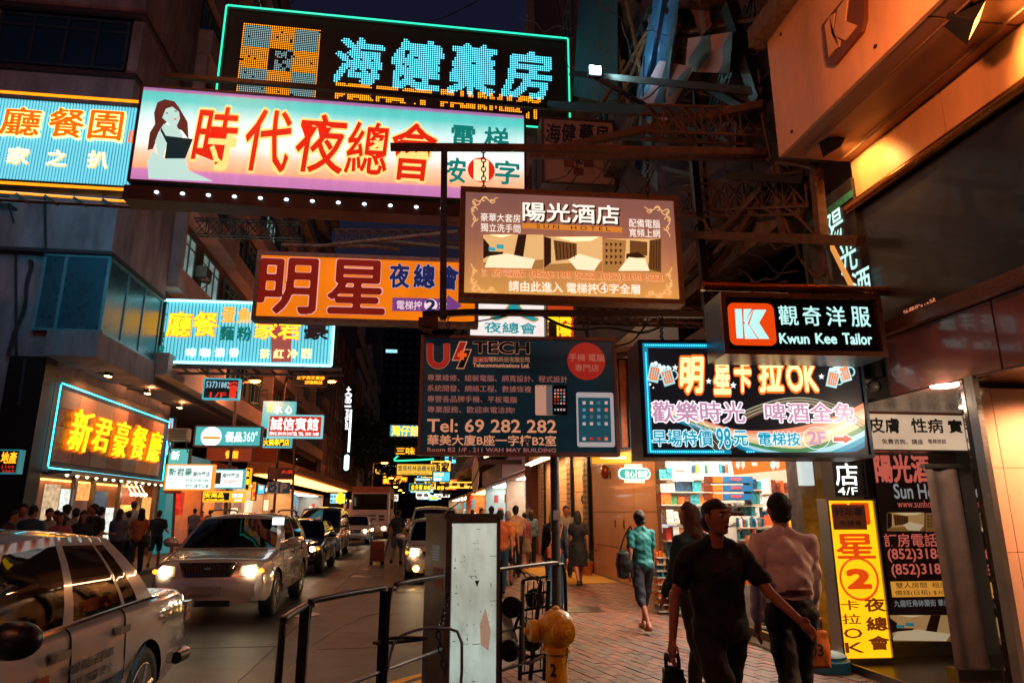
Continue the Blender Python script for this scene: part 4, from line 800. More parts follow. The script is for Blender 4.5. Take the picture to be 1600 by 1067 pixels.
def mug(x, y, tilt, sc=1.):
    R = lambda u, v: zk([(x+(u*math.cos(tilt)-v*math.sin(tilt))*sc, y+(u*math.sin(tilt)+v*math.cos(tilt))*sc)])[0]
    ppoly(s7, P7, [R(-32, -40), R(32, -40), R(30, 48), R(-30, 48)], EN('mug_glass', 'B8E8EC', .9), .012, 'mug_picture'); ppoly(s7, P7, [R(-24, -30), R(24, -30), R(22, 36), R(-22, 36)], EN('mug_beer', 'F0843C', .9), .015, 'mug_picture')
    B().path([P7.w(*P7.st(*R(34+22*math.sin(t), -22+24*(1-math.cos(t)))), .013) for t in [math.pi*k/8 for k in range(9)]], .007, 5).done('mug_handle', EN('mug_glass', 'B8E8EC', .9), s7)
    b = B()
    for u, v, rr in ((-22, -44, .018), (-4, -52, .022), (18, -46, .018), (28, -38, .012)): b.ell(P7.w(*P7.st(*R(u, v)), .016), rr, 8, 5)
    b.done('mug_foam', EN('mug_foam', 'D8F4F4', 1.1), s7)
    b = B()
    for u in (-12, 0, 12): b.poly([P7.w(*P7.st(*R(u+a, v)), .019) for a, v in ((-2, -24), (2, -24), (2, 30), (-2, 30))])
    b.done('mug_grooves', EN('mug_glass'  , 'B8E8EC', .9), s7)
mug(213, 562, .22); mug(283, 580, -.3); mug(1172, 590, .22); mug(1232, 562, -.3)
for x, y, rr in ((325, 532, 17), (505, 605, 17), (637, 627, 19), (1110, 580, 17), (190, 622, 9), (208, 640, 6), (980, 512, 14), (600, 600, 9)): ppoly(s7, P7, zk([(x+rr*(1 if k % 2 == 0 else .42)*math.sin(k*math.pi/5), y-rr*(1 if k % 2 == 0 else .42)*math.cos(k*math.pi/5)) for k in range(10)]), EN('star_white', 'F4F8F8', 1.3), .013, 'star')
# --- tailor sign
kk = M('black_acrylic', '0A090A', .15, 0, var=0, bump=0, coat=.5)
s8, P8 = sign('tailor_lightbox', 'black tailor sign with orange logo tile and pale lettering hanging from the bronze tube', 'lightbox', (1128, 460, 1379, 556), 5.6, -3.8, .42, kk, M('bronze_trim', '8A5A3E', .28, .8, var=.2), .045, case=M('case_steel', '4A5A66', .3, .7))
z9 = z8
wt = EN('pale_cyan_letters', 'B8F0EC', 1.1)
panel(s8, P8, z8(614, 186, 862, 412), .06, .003, .006, E('logo_orange', 'E8450C', .95), 'logo_tile')
for pts in ([(645, 218), (682, 218), (690, 375), (655, 375)], [(692, 218), (735, 218), (700, 290), (692, 284)], [(748, 222), (815, 222), (775, 292), (830, 378), (775, 378), (722, 300)], [(692, 296), (716, 304), (764, 378), (700, 378)]): ppoly(s8, P8, zk(pts), wt, .011, 'logo_stroke')
ppoly(s8, P8, zk([(698, 292), (742, 222), (744, 222), (714, 296), (768, 378), (766, 378)]), wt, .011, 'logo_stroke')
for c, bx in zip('觀奇洋服', ((882, 200, 985, 303), (1013, 202, 1108, 305), (1140, 204, 1240, 308), (1272, 206, 1372, 310))): text(s8, c, z8(*bx), P8, wt, off=.018, lift=.004, name='character')
for s_, bx in (('Kwun', (888, 348, 1045, 402)), ('Kee', (1082, 348, 1193, 402)), ('Tailor', (1228, 348, 1383, 406))): text(s8, s_, z8(*bx), P8, wt, off=.028, lift=.004)
bt = T('bronze_tube', 'horizontal polished bronze tube holding the tailor sign', 'pipe', P8(1110, 436)); B().rod(P8.w(*P8.st(1110, 436), -.2), (4.42, P8(1372, 443).y+.2, P8(1372, 443).z), .045, 16).done('tube', M('bronze'), bt, smooth=True); B().rod(P8.w(*P8.st(1110, 429), -.2), P8.w(*P8.st(1110, 443), -.2), .03, 8).done('end_cap', M('bronze'), bt)
for x in (1190, 1330): beam('hanger_rod', 'short hanger rod of the tailor sign, %s one' % ('left' if x < 1200 else 'right'), [P8.w(*P8.st(x, 440), -.2), P8.w(*P8.st(x, 461), -.2)], .012, steel, cat='hanger')
# --- second 'neon restaurant' sign on the left
s9, P9 = sign('restaurant_neon_sign', 'cyan ribbed neon sign with yellow characters hanging over the left lane below the windows', 'neon sign', (238, 472, 523, 571), 24, -1, .6, E('cyan_corrugated2', '3AA8B4', .8, var=.3, sc=.8), M('teal_edge'), .06)
ribs(s9, P9, (242, 476, 519, 567), 52, E('cyan_rib', '7FE0F0', 1.1, light=False))
B().path(ring(P9, (240, 474, 521, 569), .05, .08), .05, 6, True).done('neon_tube', E('white_cyan_neon', '9AF0F4', 2.6), s9)
zq = lambda x0, y0, x1, y1: (x0/2.963, 340+y0/2.963, x1/2.963, 340+y1/2.963)
neon(s9, '廳餐家君', [zq(*b_) for b_ in ((778, 440, 888, 552), (898, 442, 1008, 550), (1182, 478, 1284, 562), (1292, 478, 1392, 565))], P9, yc, oc, .04, .06)
text(s9, '豪', zq(1410, 490, 1520, 565), P9, M('dead_neon_red', '6A1A14', .5), off=.02, ext=.05, lift=.04)
for c, bx in zip('蛋魚', ((1030, 420, 1090, 488), (1105, 422, 1165, 490))): text(s9, c, zq(*bx), P9, EN('neon_char_orange2', 'FF8A20', 2), off=.02, ext=.05, lift=.04)
for c, bx in zip('麵粉', ((1022, 505, 1084, 570), (1102, 508, 1166, 572))): text(s9, c, zq(*bx), P9, EN('neon_char_green', '0A7A68', .6), off=.02, ext=.05, lift=.04)
for k, c in enumerate('啡咖濃香'): text(s9, c, zq(865+k*66, 608, 908+k*66, 645), P9, EN('neon_char_white', 'E8FCFC', 2.4), off=.02, ext=.05, lift=.04)
for k, c in enumerate('茶紅冷西'): text(s9, c, zq(1205+k*64, 612, 1250+k*64, 652), P9, EN('neon_char_warm', 'FFC070', 2.6), off=.02, ext=.05, lift=.04)
for k, c in enumerate('通宵營業'): text(s9, c, zq(724, 402+k*64, 764, 452+k*64), P9, EN('neon_char_green', '0A7A68', .6), off=.02, ext=.05, lift=.04)
ppoly(s9, P9, [(424, 477), (455, 477), (455, 566), (424, 566)], EN('red_sheet', 'C05030', .6), .035, 'red_patch')  # plain red emissive strip across the panel
b = B(); 
for y, l in ((574, .1), (578, -.5)): b.rod(P9.w(*P9.st(225, y), l), P9.w(*P9.st(535, y+4), l), .04, sq=True)
for k in range(12): b.rod(P9.w(*P9.st(230+k*27, 574), .1), P9.w(*P9.st(236+k*27, 580), -.5), .03, sq=True)
b.done('catwalk', steel, s9, kind='stuff')
# bracket truss carrying it
tr = T('steel_truss', 'triangular black steel truss bracket left of the lower cyan neon sign', 'truss', at(130, 480, 22))
za = lambda x, y, D: at(x/2.963, 340+y/2.963, D); b = B()
V_ = {k: za(*v) for k, v in dict(a=(150, 440, 20), b=(325, 345, 22), c=(745, 570, 24), d=(290, 525, 21), e=(410, 405, 22.6), f=(395, 570, 22), g=(130, 622, 20), h=(700, 440, 24), i=(500, 460, 23), j=(640, 610, 24), k=(215, 570, 20.5)).items()}
for a, c in ('ab', 'bc', 'bd', 'be', 'ef', 'df', 'dg', 'bh', 'fi', 'ic', 'gk', 'kc', 'fj', 'de', 'eh', 'dj'): b.rod(V_[a], V_[c], .04, sq=True)
b.done('members', black, tr)
# --- partly hidden white club sign and yellow/red sign behind
s10, P10 = sign('club_lightbox', 'white club lightbox half hidden behind the hotel sign, small teal characters', 'lightbox', (733, 440, 852, 528), 19, 0, .3, E('white_face', 'F4ECE8', 1.0, var=.1), M('teal_edge'), .04)
text(s10, '夜總會', (757, 504, 838, 521), P10, EN('print_teal', '2AA0A8', .8), off=.02); text(s10, '人', (770, 468, 838, 500), P10, EN('print_gold2', 'E0A030', .9), off=.07, lift=.004); text(s10, '人', (770, 468, 838, 500), P10, EN('print_teal', '2AA0A8', .8), off=.04, lift=.008)
s11, P11 = sign('yellow_red_lightbox', 'orange red sign with yellow characters beside the white club lightbox', 'lightbox', (853, 450, 898, 530), 18, 0, .3, E('red_orange_face', 'D8481C', .7), M('worn_frame'), .04)
text(s11, '國興', (856, 486, 892, 504), P11, EN('print_yellow', 'FFD020', 1.3), off=.06); text(s11, '酒樓', (856, 506, 892, 524), P11, EN('print_yellow', 'FFD020', 1.3), off=.06)
# --- unlit pharmacy box; its face glows weakly in place of received light
s12, P12 = sign('pharmacy_box_sign', 'dim square pharmacy box sign with checkered logo left of the trusses', 'sign box', (846, 186, 962, 290), 15, -1, .7, E('dim_glow_face', '7A4434', .13, var=.3, base='8A5A48'), M('dim_edge', '4A3028', .5), .06)
nvd = M('letter_navy', '141A2C', .5); brn = M('checker_brown', '7A3A22', .6)
for c, bx in zip('海健藥房', ((853, 194, 876, 222), (878, 194, 900, 222), (904, 194, 928, 222), (930, 196, 950, 224))): text(s12, c, bx, P12, nvd, off=.02, sh=.1)
for i in range(3):
    for j in range(3):
        if (i+j) % 2 == 0 or (i == 1 and j == 1): continue
        B().ppb(P12, 881+i*15.5, 238+j*12, 896.5+i*15.5, 250+j*12, .002, .006).done('checker_square', brn, s12)
for i in (0, 2):
    for j in (0, 2): B().ppb(P12, 881+i*15.5, 238+j*12, 896.5+i*15.5, 250+j*12, .002, .006).done('checker_square', M('checker_tan', 'A87860', .6), s12)
text(s12, 'R', (900, 247, 908, 257), P12, nvd, off=.04, lift=.008)
# --- street signs farther down the left side
def simple(name, label, bx, D, face, frame, lines, a=0, depth=.25, fw=.04, cat='sign', pl=None):
    s_, P_ = sign(name, label, cat, bx, D, a, depth, face, frame, fw, pl=pl)
    for t in lines:
        tx, tb, tm = t[:3]; off = min(.024, t[3]) if len(t) > 3 else .016; text(s_, tx, tb, P_, tm, off=off, lift=.006, ext=t[4] if len(t) > 4 else 0, res=1)
    return s_, P_
te = M('teal_edge'); cyn = EN('cyan_line', '5AD8E0', 1.4); redc = EN('red_char', 'E03018', 1); whc = EN('white_char', 'F8FCF8', 1.8); ylc = EN('yellow_char', 'FFCC20', 2)
sf, Pf = simple('footcare_sign', 'small dark sign with a red foot and a phone number below the cyan neon sign', (317, 591, 374, 624), 26, M('navy_face', '0E2C3A', .4), E('cyan_edge', '48B8C8', .8), [('53731882', (322, 596, 359, 606), EN('pale_blue_char', '9AC8D8', 1)), ('1/F', (328, 613, 353, 621), redc)], fw=.05)
b = B(); q = Pf.st(364, 610); rr = .2
for u, v, r1, r2 in ((0, -.1, .13, .22), (.02, .12, .16, .14), (-.16, .25, .05, .05), (-.09, .31, .045, .05), (0, .34, .045, .05), (.09, .33, .04, .045), (.17, .28, .04, .04)): c = Pf.w(q[0]+u, q[1]+v-.05, .01); b.ell(c, (r1, .012, r2), 10, 6)
b.done('foot_emblem', redc, sf)
s_, P_ = simple('dessert_shop_sign', 'pale teal shop sign with a round white badge, left of the red hotel sign', (303, 665, 409, 698), 25, E('teal_face', '4AB4B4', .95), M('worn_frame'), [('優品', (372, 675, 395, 691), whc, .04), ('360°', (379, 675, 403, 691), whc, .0)][:0], fw=.05)
text(s_, '優品', (352, 675, 378, 690), P_, whc, off=.02); text(s_, '360°', (380, 674, 402, 690), P_, whc); q = P_.st(330, 682); B().disc(P_, *q, .34, .004, .004).done('round_badge', whc, s_); text(s_, '優品', (322, 674, 338, 681), P_, EN('print_teal', '2AA0A8', .8), lift=.012); B().ppb(P_, 317, 682, 344, 686, .01, .014).done('badge_ribbon', EN('print_gold2', 'E0A030', .9), s_)
gch = EN('green_char', '1A8A70', .6); bch = EN('brown_char', '4A3020', .4)
simple('menu_lightbox', 'white lightbox with green brush characters behind the red street pole sign', (258, 725, 333, 766), 22, E('white_menu_face', 'E8F8F4', 1.3), E('orange_edge', 'F0902C', 1.2), [('新君豪', (264, 731, 300, 743), gch), ('潮州餐店', (301, 737, 328, 744), bch), ('打冷 正宗小炒', (290, 748, 326, 753), gch), ('粥麵 通宵營業', (290, 757, 326, 762), gch)], fw=.04)
s_, P_ = simple('menu_lightbox', 'second white lightbox with a dark picture square, right of the first', (334, 733, 381, 763), 25, E('white_menu_face', 'E8F8F4', 1.3), E('cyan_edge', '48B8C8', .8), [('潮州餐店', (347, 739, 374, 746), bch), ('打冷粥麵', (350, 750, 372, 756), redc)], fw=.04)
B().ppb(P_, 336, 738, 345, 756, .003, .006).done('dark_picture', bch, s_)
simple('yellow_lightbox', 'black and yellow sign with glowing yellow characters under the white lightboxes', (317, 767, 361, 784), 27, M('black_face', '100C08', .4), E('yellow_edge', 'E8A020', 1.4), [('安南品', (320, 770, 349, 777), ylc, .05), ('VIETNAM CAFE', (321, 779, 350, 782), ylc)], fw=.06)
simple('yellow_lightbox', 'orange sign with white characters joined right of the black and yellow sign', (361, 768, 382, 785), 27, E('orange_face2', 'F0A020', 1.3), E('yellow_edge', 'E8A020', 1.4), [('賓館', (363, 771, 379, 777), whc, .04), ('24H', (366, 779, 377, 783), whc)], fw=.04)
simple('water_sign', 'teal sign with white brush strokes above the red hotel sign', (410, 627, 461, 668), 31, E('teal_face', '4AB4B4', .95), E('cyan_edge', '48B8C8', .8), [('水', (428, 633, 441, 646), whc, .04), ('心', (446, 634, 456, 646), whc, .03), ('月', (418, 633, 425, 643), ylc, .05)], fw=.08)
simple('hotel_sign', 'red hotel sign with white brush characters and a phone number', (418, 648, 504, 684), 29, E('red_face', 'C83018', .95), E('cyan_edge2', '7AD0D8', 1.0), [('誠信賓館', (423, 653, 497, 672), whc, .04), ('SING SHUN HOTEL TEL: 3541 1688', (421, 675, 498, 680), whc, .03)], fw=.06)
simple('hotpot_sign', 'yellow characters on dark sign hanging under the red hotel sign', (410, 684, 455, 699), 30, M('black_face'), E('cyan_edge', '48B8C8', .8), [('火鍋專門店', (412, 686, 452, 696), ylc, .05)], fw=.05)
s_, P_ = sign('led_text_sign', 'dark perforated sign with orange LED characters beside the street lamp', 'signboard', (458, 583, 512, 604), 33, 0, .2, M('black_face'), steel, .03)
text(s_, '正宇男女賓部', (464, 586, 507, 593), P_, EN('bulb_orange', 'FF9A1C', 2.4), off=.03); text(s_, '頂樓開放', (476, 595, 504, 600), P_, EN('bulb_orange', 'FF9A1C', 2.4), off=.03)
simple('vertical_banner_sign', 'pale blue vertical lit banner just right of the checkered restaurant fascia', (257, 652, 270, 712), 29, E('banner_blue_white', '9AC8E8', 1.2, var=.6, sc=3), te, [('特價', (259, 660, 268, 672), redc, .04)], fw=.04)
simple('teal_board_sign', 'teal board with pale emblem behind the first white lightbox', (262, 700, 296, 727), 28, E('teal_face', '4AB4B4', .95), te, [('新', (268, 705, 280, 718), whc, .04)], fw=.04)
simple('red_board_sign', 'red brown board under the pale teal dessert sign', (322, 699, 394, 721), 34, E('redbrown_face', '9A3A1C', .5, var=.4), steel, [('餐廳', (352, 704, 372, 716), EN('bulb_orange'), .03)], fw=.03)
simple('vertical_yellow_sign', 'tiny upright sign with yellow characters right of the second white lightbox', (383, 731, 391, 766), 33, M('black_face'), E('yellow_edge', 'E8A020', 1.4), [('金', (384.5, 735, 389.5, 744), ylc, .08), ('銀', (384.5, 748, 389.5, 757), ylc, .08)], fw=.04)
simple('vertical_yellow_sign', 'small upright orange sign further right, above the cars', (393, 752, 400, 782), 36, E('orange_face2', 'F0A020', 1.3), steel, [('酒', (394.5, 756, 398.5, 764), redc, .05), ('樓', (394.5, 768, 398.5, 776), redc, .05)], fw=.03)
simple('small_cyan_sign', 'small cyan sign with yellow base by the shop lights', (402, 757, 414, 772), 38, E('cyan_face_far', '50C0E0', 1.4), te, [('茶', (405, 759, 411, 765), whc, .05)], fw=.03)
simple('tall_light_tube_sign', 'tall white light tube sign beside the bamboo scaffold', (462, 606, 468, 660), 58, E('tube_sign_white', 'D8F8F8', 2.2), te, [], fw=.1)
simple('tall_light_tube_sign', 'second lower white light tube sign beside the parking pole', (462, 690, 467, 720), 57, E('tube_sign_white', 'D8F8F8', 2.2), te, [], fw=.1)
simple('upper_teal_sign', 'plain teal glowing panel between the foot sign and the water sign', (374, 640, 412, 662), 40, E('teal_glow_face', '2A8A98', .5, var=.6, sc=1.5), te, [], fw=.05)
ac(at(283, 682, 27).x, 27, at(283, 690, 27).z, 'white air conditioner box between the blue banner and the teal dessert sign', None, 1.0, -math.pi/2)
# vertical hotel sign
s_, P_ = sign('vertical_hotel_sign', 'tall narrow dark vertical sign with sideways white lettering far down the left side', 'sign', (537, 600, 551, 740), 74, 0, .5, M('dark_sign', '1A1C20', .5), M('dark_sign', '1A1C20', .5), .05)
text(s_, '180+', (528, 615, 560, 625), P_, whc, off=.03, rot=math.pi/2, lift=.02); text(s_, 'portland', (526, 651, 558, 659), P_, whc, off=.02, rot=math.pi/2, lift=.02)
B().ppb(P_, 545, 640, 548, 706, .01, .06).done('light_strip', EN('strip_white', 'E8FCFC', 3), s_)
panel(s_, P_, (537.5, 710, 545.5, 735), .25, .02, .03, EN('oval_white', 'C8F8F8', 2), 'oval_badge')
# parking sign
ps = T('parking_sign', 'white and blue parking sign with P and an arrow disc above the cars', 'sign', at(436, 762, 32)); PP_ = PY(32, 0, 436, 762)
B().ppb(PP_, 417, 753, 453, 771, -.04, 0).done('backing', M('sign_white', 'A8A8A8', .5), ps); B().ppb(PP_, 434.5, 753.5, 452.5, 770.5, .002, .01).done('blue_field', M('sign_blue', '1C5A80', .5), ps); q = PP_.st(425.5, 763); B().disc(PP_, *q, .19, .002, .01).done('blue_disc', M('sign_blue'), ps)
text(ps, 'P', (439, 756, 448, 768), PP_, M('sign_white'), off=.05, lift=.014); B().ppb(PP_, 420, 754, 424, 757, .003, .01).ppb(PP_, 427, 754, 431, 757, .003, .01).done('small_pictogram', M('sign_blue'), ps)
ppoly(ps, PP_, [(422.5, 766), (422.5, 761.5), (424, 763), (427.5, 759.5), (428.8, 761), (425.3, 764.3), (427, 766)], M('sign_white'), .014, 'arrow')
beam('sign_pole', 'grey pole carrying the parking sign', [(PP_(458, 800).x, 32, -.1), (PP_(458, 690).x, 32, PP_(458, 620).z)], .05, steel, sq=False, cat='pole')
simple('pink_board', 'pink picture board above the parking sign', (418, 731, 459, 749), 36, M('pink_board', '7A4A50', .5, var=.6, sc=6), steel, [('火鍋', (440, 734, 457, 740), redc)], fw=.03)
s_, P_ = simple('bear_sign', 'pale sign with blue characters and a yellow bottle shape near the truck', (515, 770, 540, 787), 44, E('pale_blue_face', 'A8E8EC', 1.5), te, [('海皇', (516, 773, 525, 778), EN('blue_char', '1A6A98', .8), .05), ('粥店', (516, 780, 525, 785), EN('blue_char', '1A6A98', .8), .05)], fw=.04)
B().ell(P_.w(*P_.st(532, 779), .02), (.28, .03, .32), 12, 8).ell(P_.w(*P_.st(532, 773), .02), (.18, .03, .16), 10, 6).done('bottle_shape', ylc, s_)
simple('orange_board', 'plain orange red board under the dark building edge left of the bamboo', (395, 699, 432, 722), 37, M('orange_board', 'A84A20', .6), steel, [], fw=.02)
# --- far centre signs
far = [('striped_neon_sign', 'yellow neon characters on blue stripes, left of the phone sign', (608, 663, 656, 683), 40, E('blue_stripe', '58B8D8', .9), [('灣仔館', (612, 665, 654, 681), ylc, .08)]),
('lens_neon_sign', 'orange and cyan neon oval sign under the striped one', (616, 697, 652, 711), 52, M('black_face'), [('三味', (619, 699, 648, 710), EN('bulb_orange', 'FF9A1C', 2.4), .08)]),
('rice_noodle_sign', 'yellow sign with teal characters of a noodle shop above the far cars', (619, 724, 683, 743), 50, E('yellow_face_far', 'F0B430', 1.3), [('雲南桂林過橋米線', (622, 727, 680, 736), EN('teal_char', '1A6A60', .5), .03), ('TRADITIONAL CHINESE NOODLE', (625, 738, 670, 741), EN('teal_char', '1A6A60', .5))]),
('cyan_yellow_sign', 'cyan sign with small yellow characters right of the noodle sign', (675, 736, 704, 753), 46, E('cyan_face_far', '50C0E0', 1.4), [('天天海鮮', (678, 738, 693, 744), ylc, .06), ('酒家', (678, 746, 690, 751), whc, .05)]),
('yellow_far_sign', 'cyan framed yellow lettered sign in the far row', (639, 755, 673, 767), 62, M('black_face'), [('金多寶', (642, 757, 660, 765), ylc, .08), ('麻雀', (662, 758, 672, 765), ylc, .07)]),
('white_far_sign', 'small white and teal sign between the noodle sign and yellow far sign', (648, 746, 673, 752), 56, E('pale_blue_face', 'A8E8EC', 1.5), []),
('yellow_word_sign', 'little black sign with yellow word right of the yellow far sign', (681, 755, 696, 766), 60, M('black_face'), [('啟發', (683, 759, 694, 765), ylc, .08)])]
for n_, l_, bx, D, fc, ln in far: simple(n_, l_, bx, D, fc, E('cyan_edge', '48B8C8', .8) if 'yellow_far' in n_ else te, ln, fw=.06)
fr = T('green_neon_outline', 'thin green neon outline like a shallow roof above the noodle sign', 'neon sign', at(640, 718, 51)); b = B(); P_ = PY(51)
b.path([P_(622, 712), P_(616, 719), P_(640, 719), P_(678, 717)], .06, 5); b.done('neon_tube', g_neon, fr)
r = random.Random(31); fc = [E('far_sign_%d' % k, c, 2.0) for k, c in enumerate(('F8B840', 'F0602C', '58D0E8', 'F8F0E0', 'E83828', '38A8C0'))]
hues = ['amber', 'orange', 'cyan', 'white', 'red', 'teal']; used = set()
for k in range(30):
    Y = 66+k*3.2; sd_ = r.choice((-1, 1, 1, 1)); x = r.uniform(-1.5, 3.6) if sd_ > 0 else r.uniform(-7.5, -4.5); z = r.uniform(3.2, 8); w_ = r.uniform(1.2, 3.2); h_ = r.uniform(.6, 1.4); c = r.randrange(6)
    if sd_ < 0: Y = 100+k
    pl = Pl((x, Y, 0)); rt = T('far_sign', 'tiny %s lit signs far down the street' % hues[c], 'sign', (x, Y, z), 'tiny %s signs far down the street' % hues[c])
    B().box(x, x+w_, Y, Y+.3, z, z+h_).done('casing', fc[c], rt); text(rt, r.choice(('酒家', '押', '美食', '足浴', '海鮮', '桑拿', '藥房')), (.1, w_-.1, z+.1, z+h_-.1), pl, bch if c in (0, 2, 3) else ylc, off=.04, lift=.02, px=False, res=1)
# --- right side small signs
s_, P_ = sign('oval_pledge_sign', 'teal rounded shop sign with white characters between two thin lit bars', 'sign', (968, 732, 1014, 748), 10.5, 0, .1, E('teal_badge', '2E9C90', .8), E('teal_badge', '2E9C90', .8), .0)
panel(s_, P_, (966, 731, 1016, 749), .085, .002, .006, whc, 'badge_outline'); panel(s_, P_, (967.5, 732.3, 1014.5, 747.7), .075, .009, .005, E('teal_badge', '2E9C90', .8), 'badge_field'); text(s_, '信心', (976, 735, 991, 746), P_, whc, off=.0, lift=.016); text(s_, '保證', (996, 735, 1011, 746), P_, whc, off=.0, lift=.016); B().ppb(P_, 993, 733, 994, 747, .014, .016).done('divider', whc, s_)
B().ppb(P_, 977, 749, 1007, 754, -.05, .01).ppb(P_, 977, 725, 1003, 731, -.05, .01).done('lit_bar', EN('cream_lit', 'FFE8A8', 1.6), s_, kind='stuff')
simple('yellow_mosaic_sign', 'orange framed white LED panel below the phone repair sign corner', (931, 706, 985, 723), 11, EN('mosaic_white', 'F0E0C0', 1.0), E('amber_edge', 'F09018', 1.5), [], fw=.06)
s_, P_ = sign('curved_edge_sign', 'orange picture sign edge squeezed between the phone sign and karaoke sign', 'sign', (966, 560, 984, 702), 10.2, 0, .6, M('orange_picture', 'B85A20', .4, var=.6, sc=5), M('navy_case', '1A2838', .4, .4), .03)
# vertical yellow sign and the dark ones above it
yf = E('yellow_vertical_face', 'FFB010', 1.5, var=.12, sc=2)
s13, P13 = sign('vertical_club_sign', 'tall narrow yellow lit sign with orange characters standing beside the dark doorway', 'sign', (1303, 779, 1381, 1031), 7.0, -2, .18, yf, alu, .02)
S13 = P13.box(1303, 779, 1381, 1031)
def v13(u0, v0, u1, v1): a, b_, c, d = S13; return (a+u0*(b_-a), a+u1*(b_-a), d-v1*(d-c), d-v0*(d-c))
orr = EN('char_orange_red', 'E0480C', .9); brc = EN('char_brown', '8A4210', .5)
for c, v in (('明', (.14, .03, .86, .17)), ('星', (.12, .23, .88, .38))): text(s13, c, v13(*v), P13, orr, off=.02, px=False)
a, b_, c, d = v13(.1, .42, .9, .6); cx_, cz_ = (a+b_)/2, (c+d)/2; rr = (b_-a)/2*.93
B().path([P13.w(cx_+rr*math.cos(t), cz_+rr*math.sin(t), .006) for t in [2*math.pi*k/32 for k in range(32)]], .012, 5, True).done('ring', orr, s13); text(s13, '2', v13(.3, .455, .7, .565), P13, orr, off=.06, px=False)
for k, c in enumerate('卡拉OK'): text(s13, c, v13(.08, .64+k*.085, .44, .70+k*.085), P13, brc, off=.01, px=False)
for k, c in enumerate('夜總會'): text(s13, c, v13(.55, .63+k*.115, .95, .71+k*.115), P13, brc, off=.03, px=False)
a = v13(.1, .04, .78, .2); B().pb(P13, *a, .006, .012).done('paper_notice', M('brown_paper', '8A4A28', .6), s13); text(s13, '好年華', v13(.16, .06, .72, .11), P13, nvd, off=.01, px=False, lift=.016); text(s13, '夜總會', v13(.22, .14, .68, .175), P13, nvd, px=False, lift=.016)
s14, P14 = sign('floor_sign', 'dark square sign with a white character above the tall yellow sign', 'sign', (1300, 719, 1352, 776), 6.95, -2, .2, M('charcoal_face', '1C1616', .4), M('charcoal_edge', '2A2222', .4), .02)
text(s14, '店', (1305, 724, 1340, 758), P14, whc, off=.01); text(s14, '4/F', (1309, 761, 1340, 773), P14, whc, off=.0)
s15, P15 = sign('clinic_lightbox', 'cream clinic sign with black brush characters over the glass doorway', 'lightbox', (1352, 626, 1508, 705), 6.8, 0, .2, E('cream_clinic_face', 'E8C8A8', .62, var=.2, sc=3), alu, .015)
inkc = M('ink_black', '0C0A0A', .5); mrc = M('ink_maroon', '4A1010', .5)
B().ppb(P15, 1355, 628, 1506, 648, .001, .004).done('brown_strip', M('brown_paper', '8A4A28', .6), s15); text(s15, '王志飛診療所', (1358, 631, 1470, 644), P15, inkc, off=.02, lift=.008); text(s15, '皮膚', (1358, 653, 1405, 676), P15, inkc, off=.02); text(s15, '性病', (1424, 654, 1473, 676), P15, inkc, off=.02); text(s15, '實', (1482, 656, 1503, 676), P15, inkc, off=.03); text(s15, '免費咨詢、講座', (1378, 686, 1442, 694), P15, mrc, off=.02); text(s15, '電梯按鈕', (1450, 686, 1478, 693), P15, mrc, off=.02)
# sun hotel vertical sign (street-facing) behind the cables
PX1 = PX(4.36)
s16 = T('vertical_hotel_sign', 'dark street facing hotel sign with two pale characters behind the cables', 'sign', PX1(1320, 400)); 
B().pb(PX1, *[v for v in (lambda q0, q1: (q0[0], q1[0], PX1(1330, 600).z, PX1(1300, 300).z))(PX1.st(1262, 400), PX1.st(1345, 400))], -.1, 0).done('panel', M('charcoal_face'), s16)
B().prism([PX1.w(*PX1.st(1258, 352), .004), PX1.w(*PX1.st(1334, 296), .004), PX1.w(*PX1.st(1334, 308), .004), PX1.w(*PX1.st(1258, 364), .004)], PX1.n*.01).done('green_stripe', M('marbled_teal', '2A6A68', .4, var=.7, sc=12), s16)
for c, (x, y, w_, h_) in zip('陽光酒', ((1306, 354, 30, 34), (1326, 400, 26, 34), (1348, 446, 20, 30))): q = PX1.st(x, y); text(s16, c, (q[0]-.14, q[0]+.14, q[1]-.17, q[1]+.17), PX1, wt, off=.01, px=False, lift=.01)
b = B(); b.prism([PX1.w(*PX1.st(x, y), .004) for x, y in ((1290, 372), (1296, 368), (1352, 478), (1344, 480))], PX1.n*.008); b.done('orange_stripe', EN('stripe_orange', 'E8A050', .8), s16)
# address lettering on the dark band
PB = PX(4.408); ad = text(rb, '砵蘭街213號', (1411, 474, 1464, 494), PB, EN('address_copper', 'E08860', .7), off=.02, lift=.0, name='address_lettering')
# fix: box() on a raking plane uses mid height, so set by corners
# logo on the fascia
PF = PX(3.598); lg = T('fascia_logo', 'raised brown logo tile with a slanted double stroke letter on the upper right fascia', 'logo', PF(1325, 60))
lq = [(1291, 40), (1300, 23), (1357, -30), (1357, 30), (1352, 48), (1310, 102), (1297, 100), (1291, 85)]
zf = lambda pts: [(1060+x/2.963, y/2.963) for x, y in pts]
B().prism([PF.w(*PF.st(*p), .0) for p in zf([(682, 120), (695, 100), (770, 10), (880, -60), (880, 90), (865, 150), (735, 305), (705, 300), (695, 270)])], PF.n*.035).done('tile', M('logo_brown', '5A2A16', .4), lg)
for pts in ([(700, 120), (722, 85), (745, 235), (718, 268)], [(722, 80), (746, 65), (733, 160), (770, 190), (766, 220), (745, 235)], [(760, 45), (810, -20), (795, 100), (850, 122), (795, 190), (737, 165), (746, 130)]): B().prism([PF.w(*PF.st(*p), .036) for p in zf(pts)], PF.n*.012).done('stroke', peach, lg)
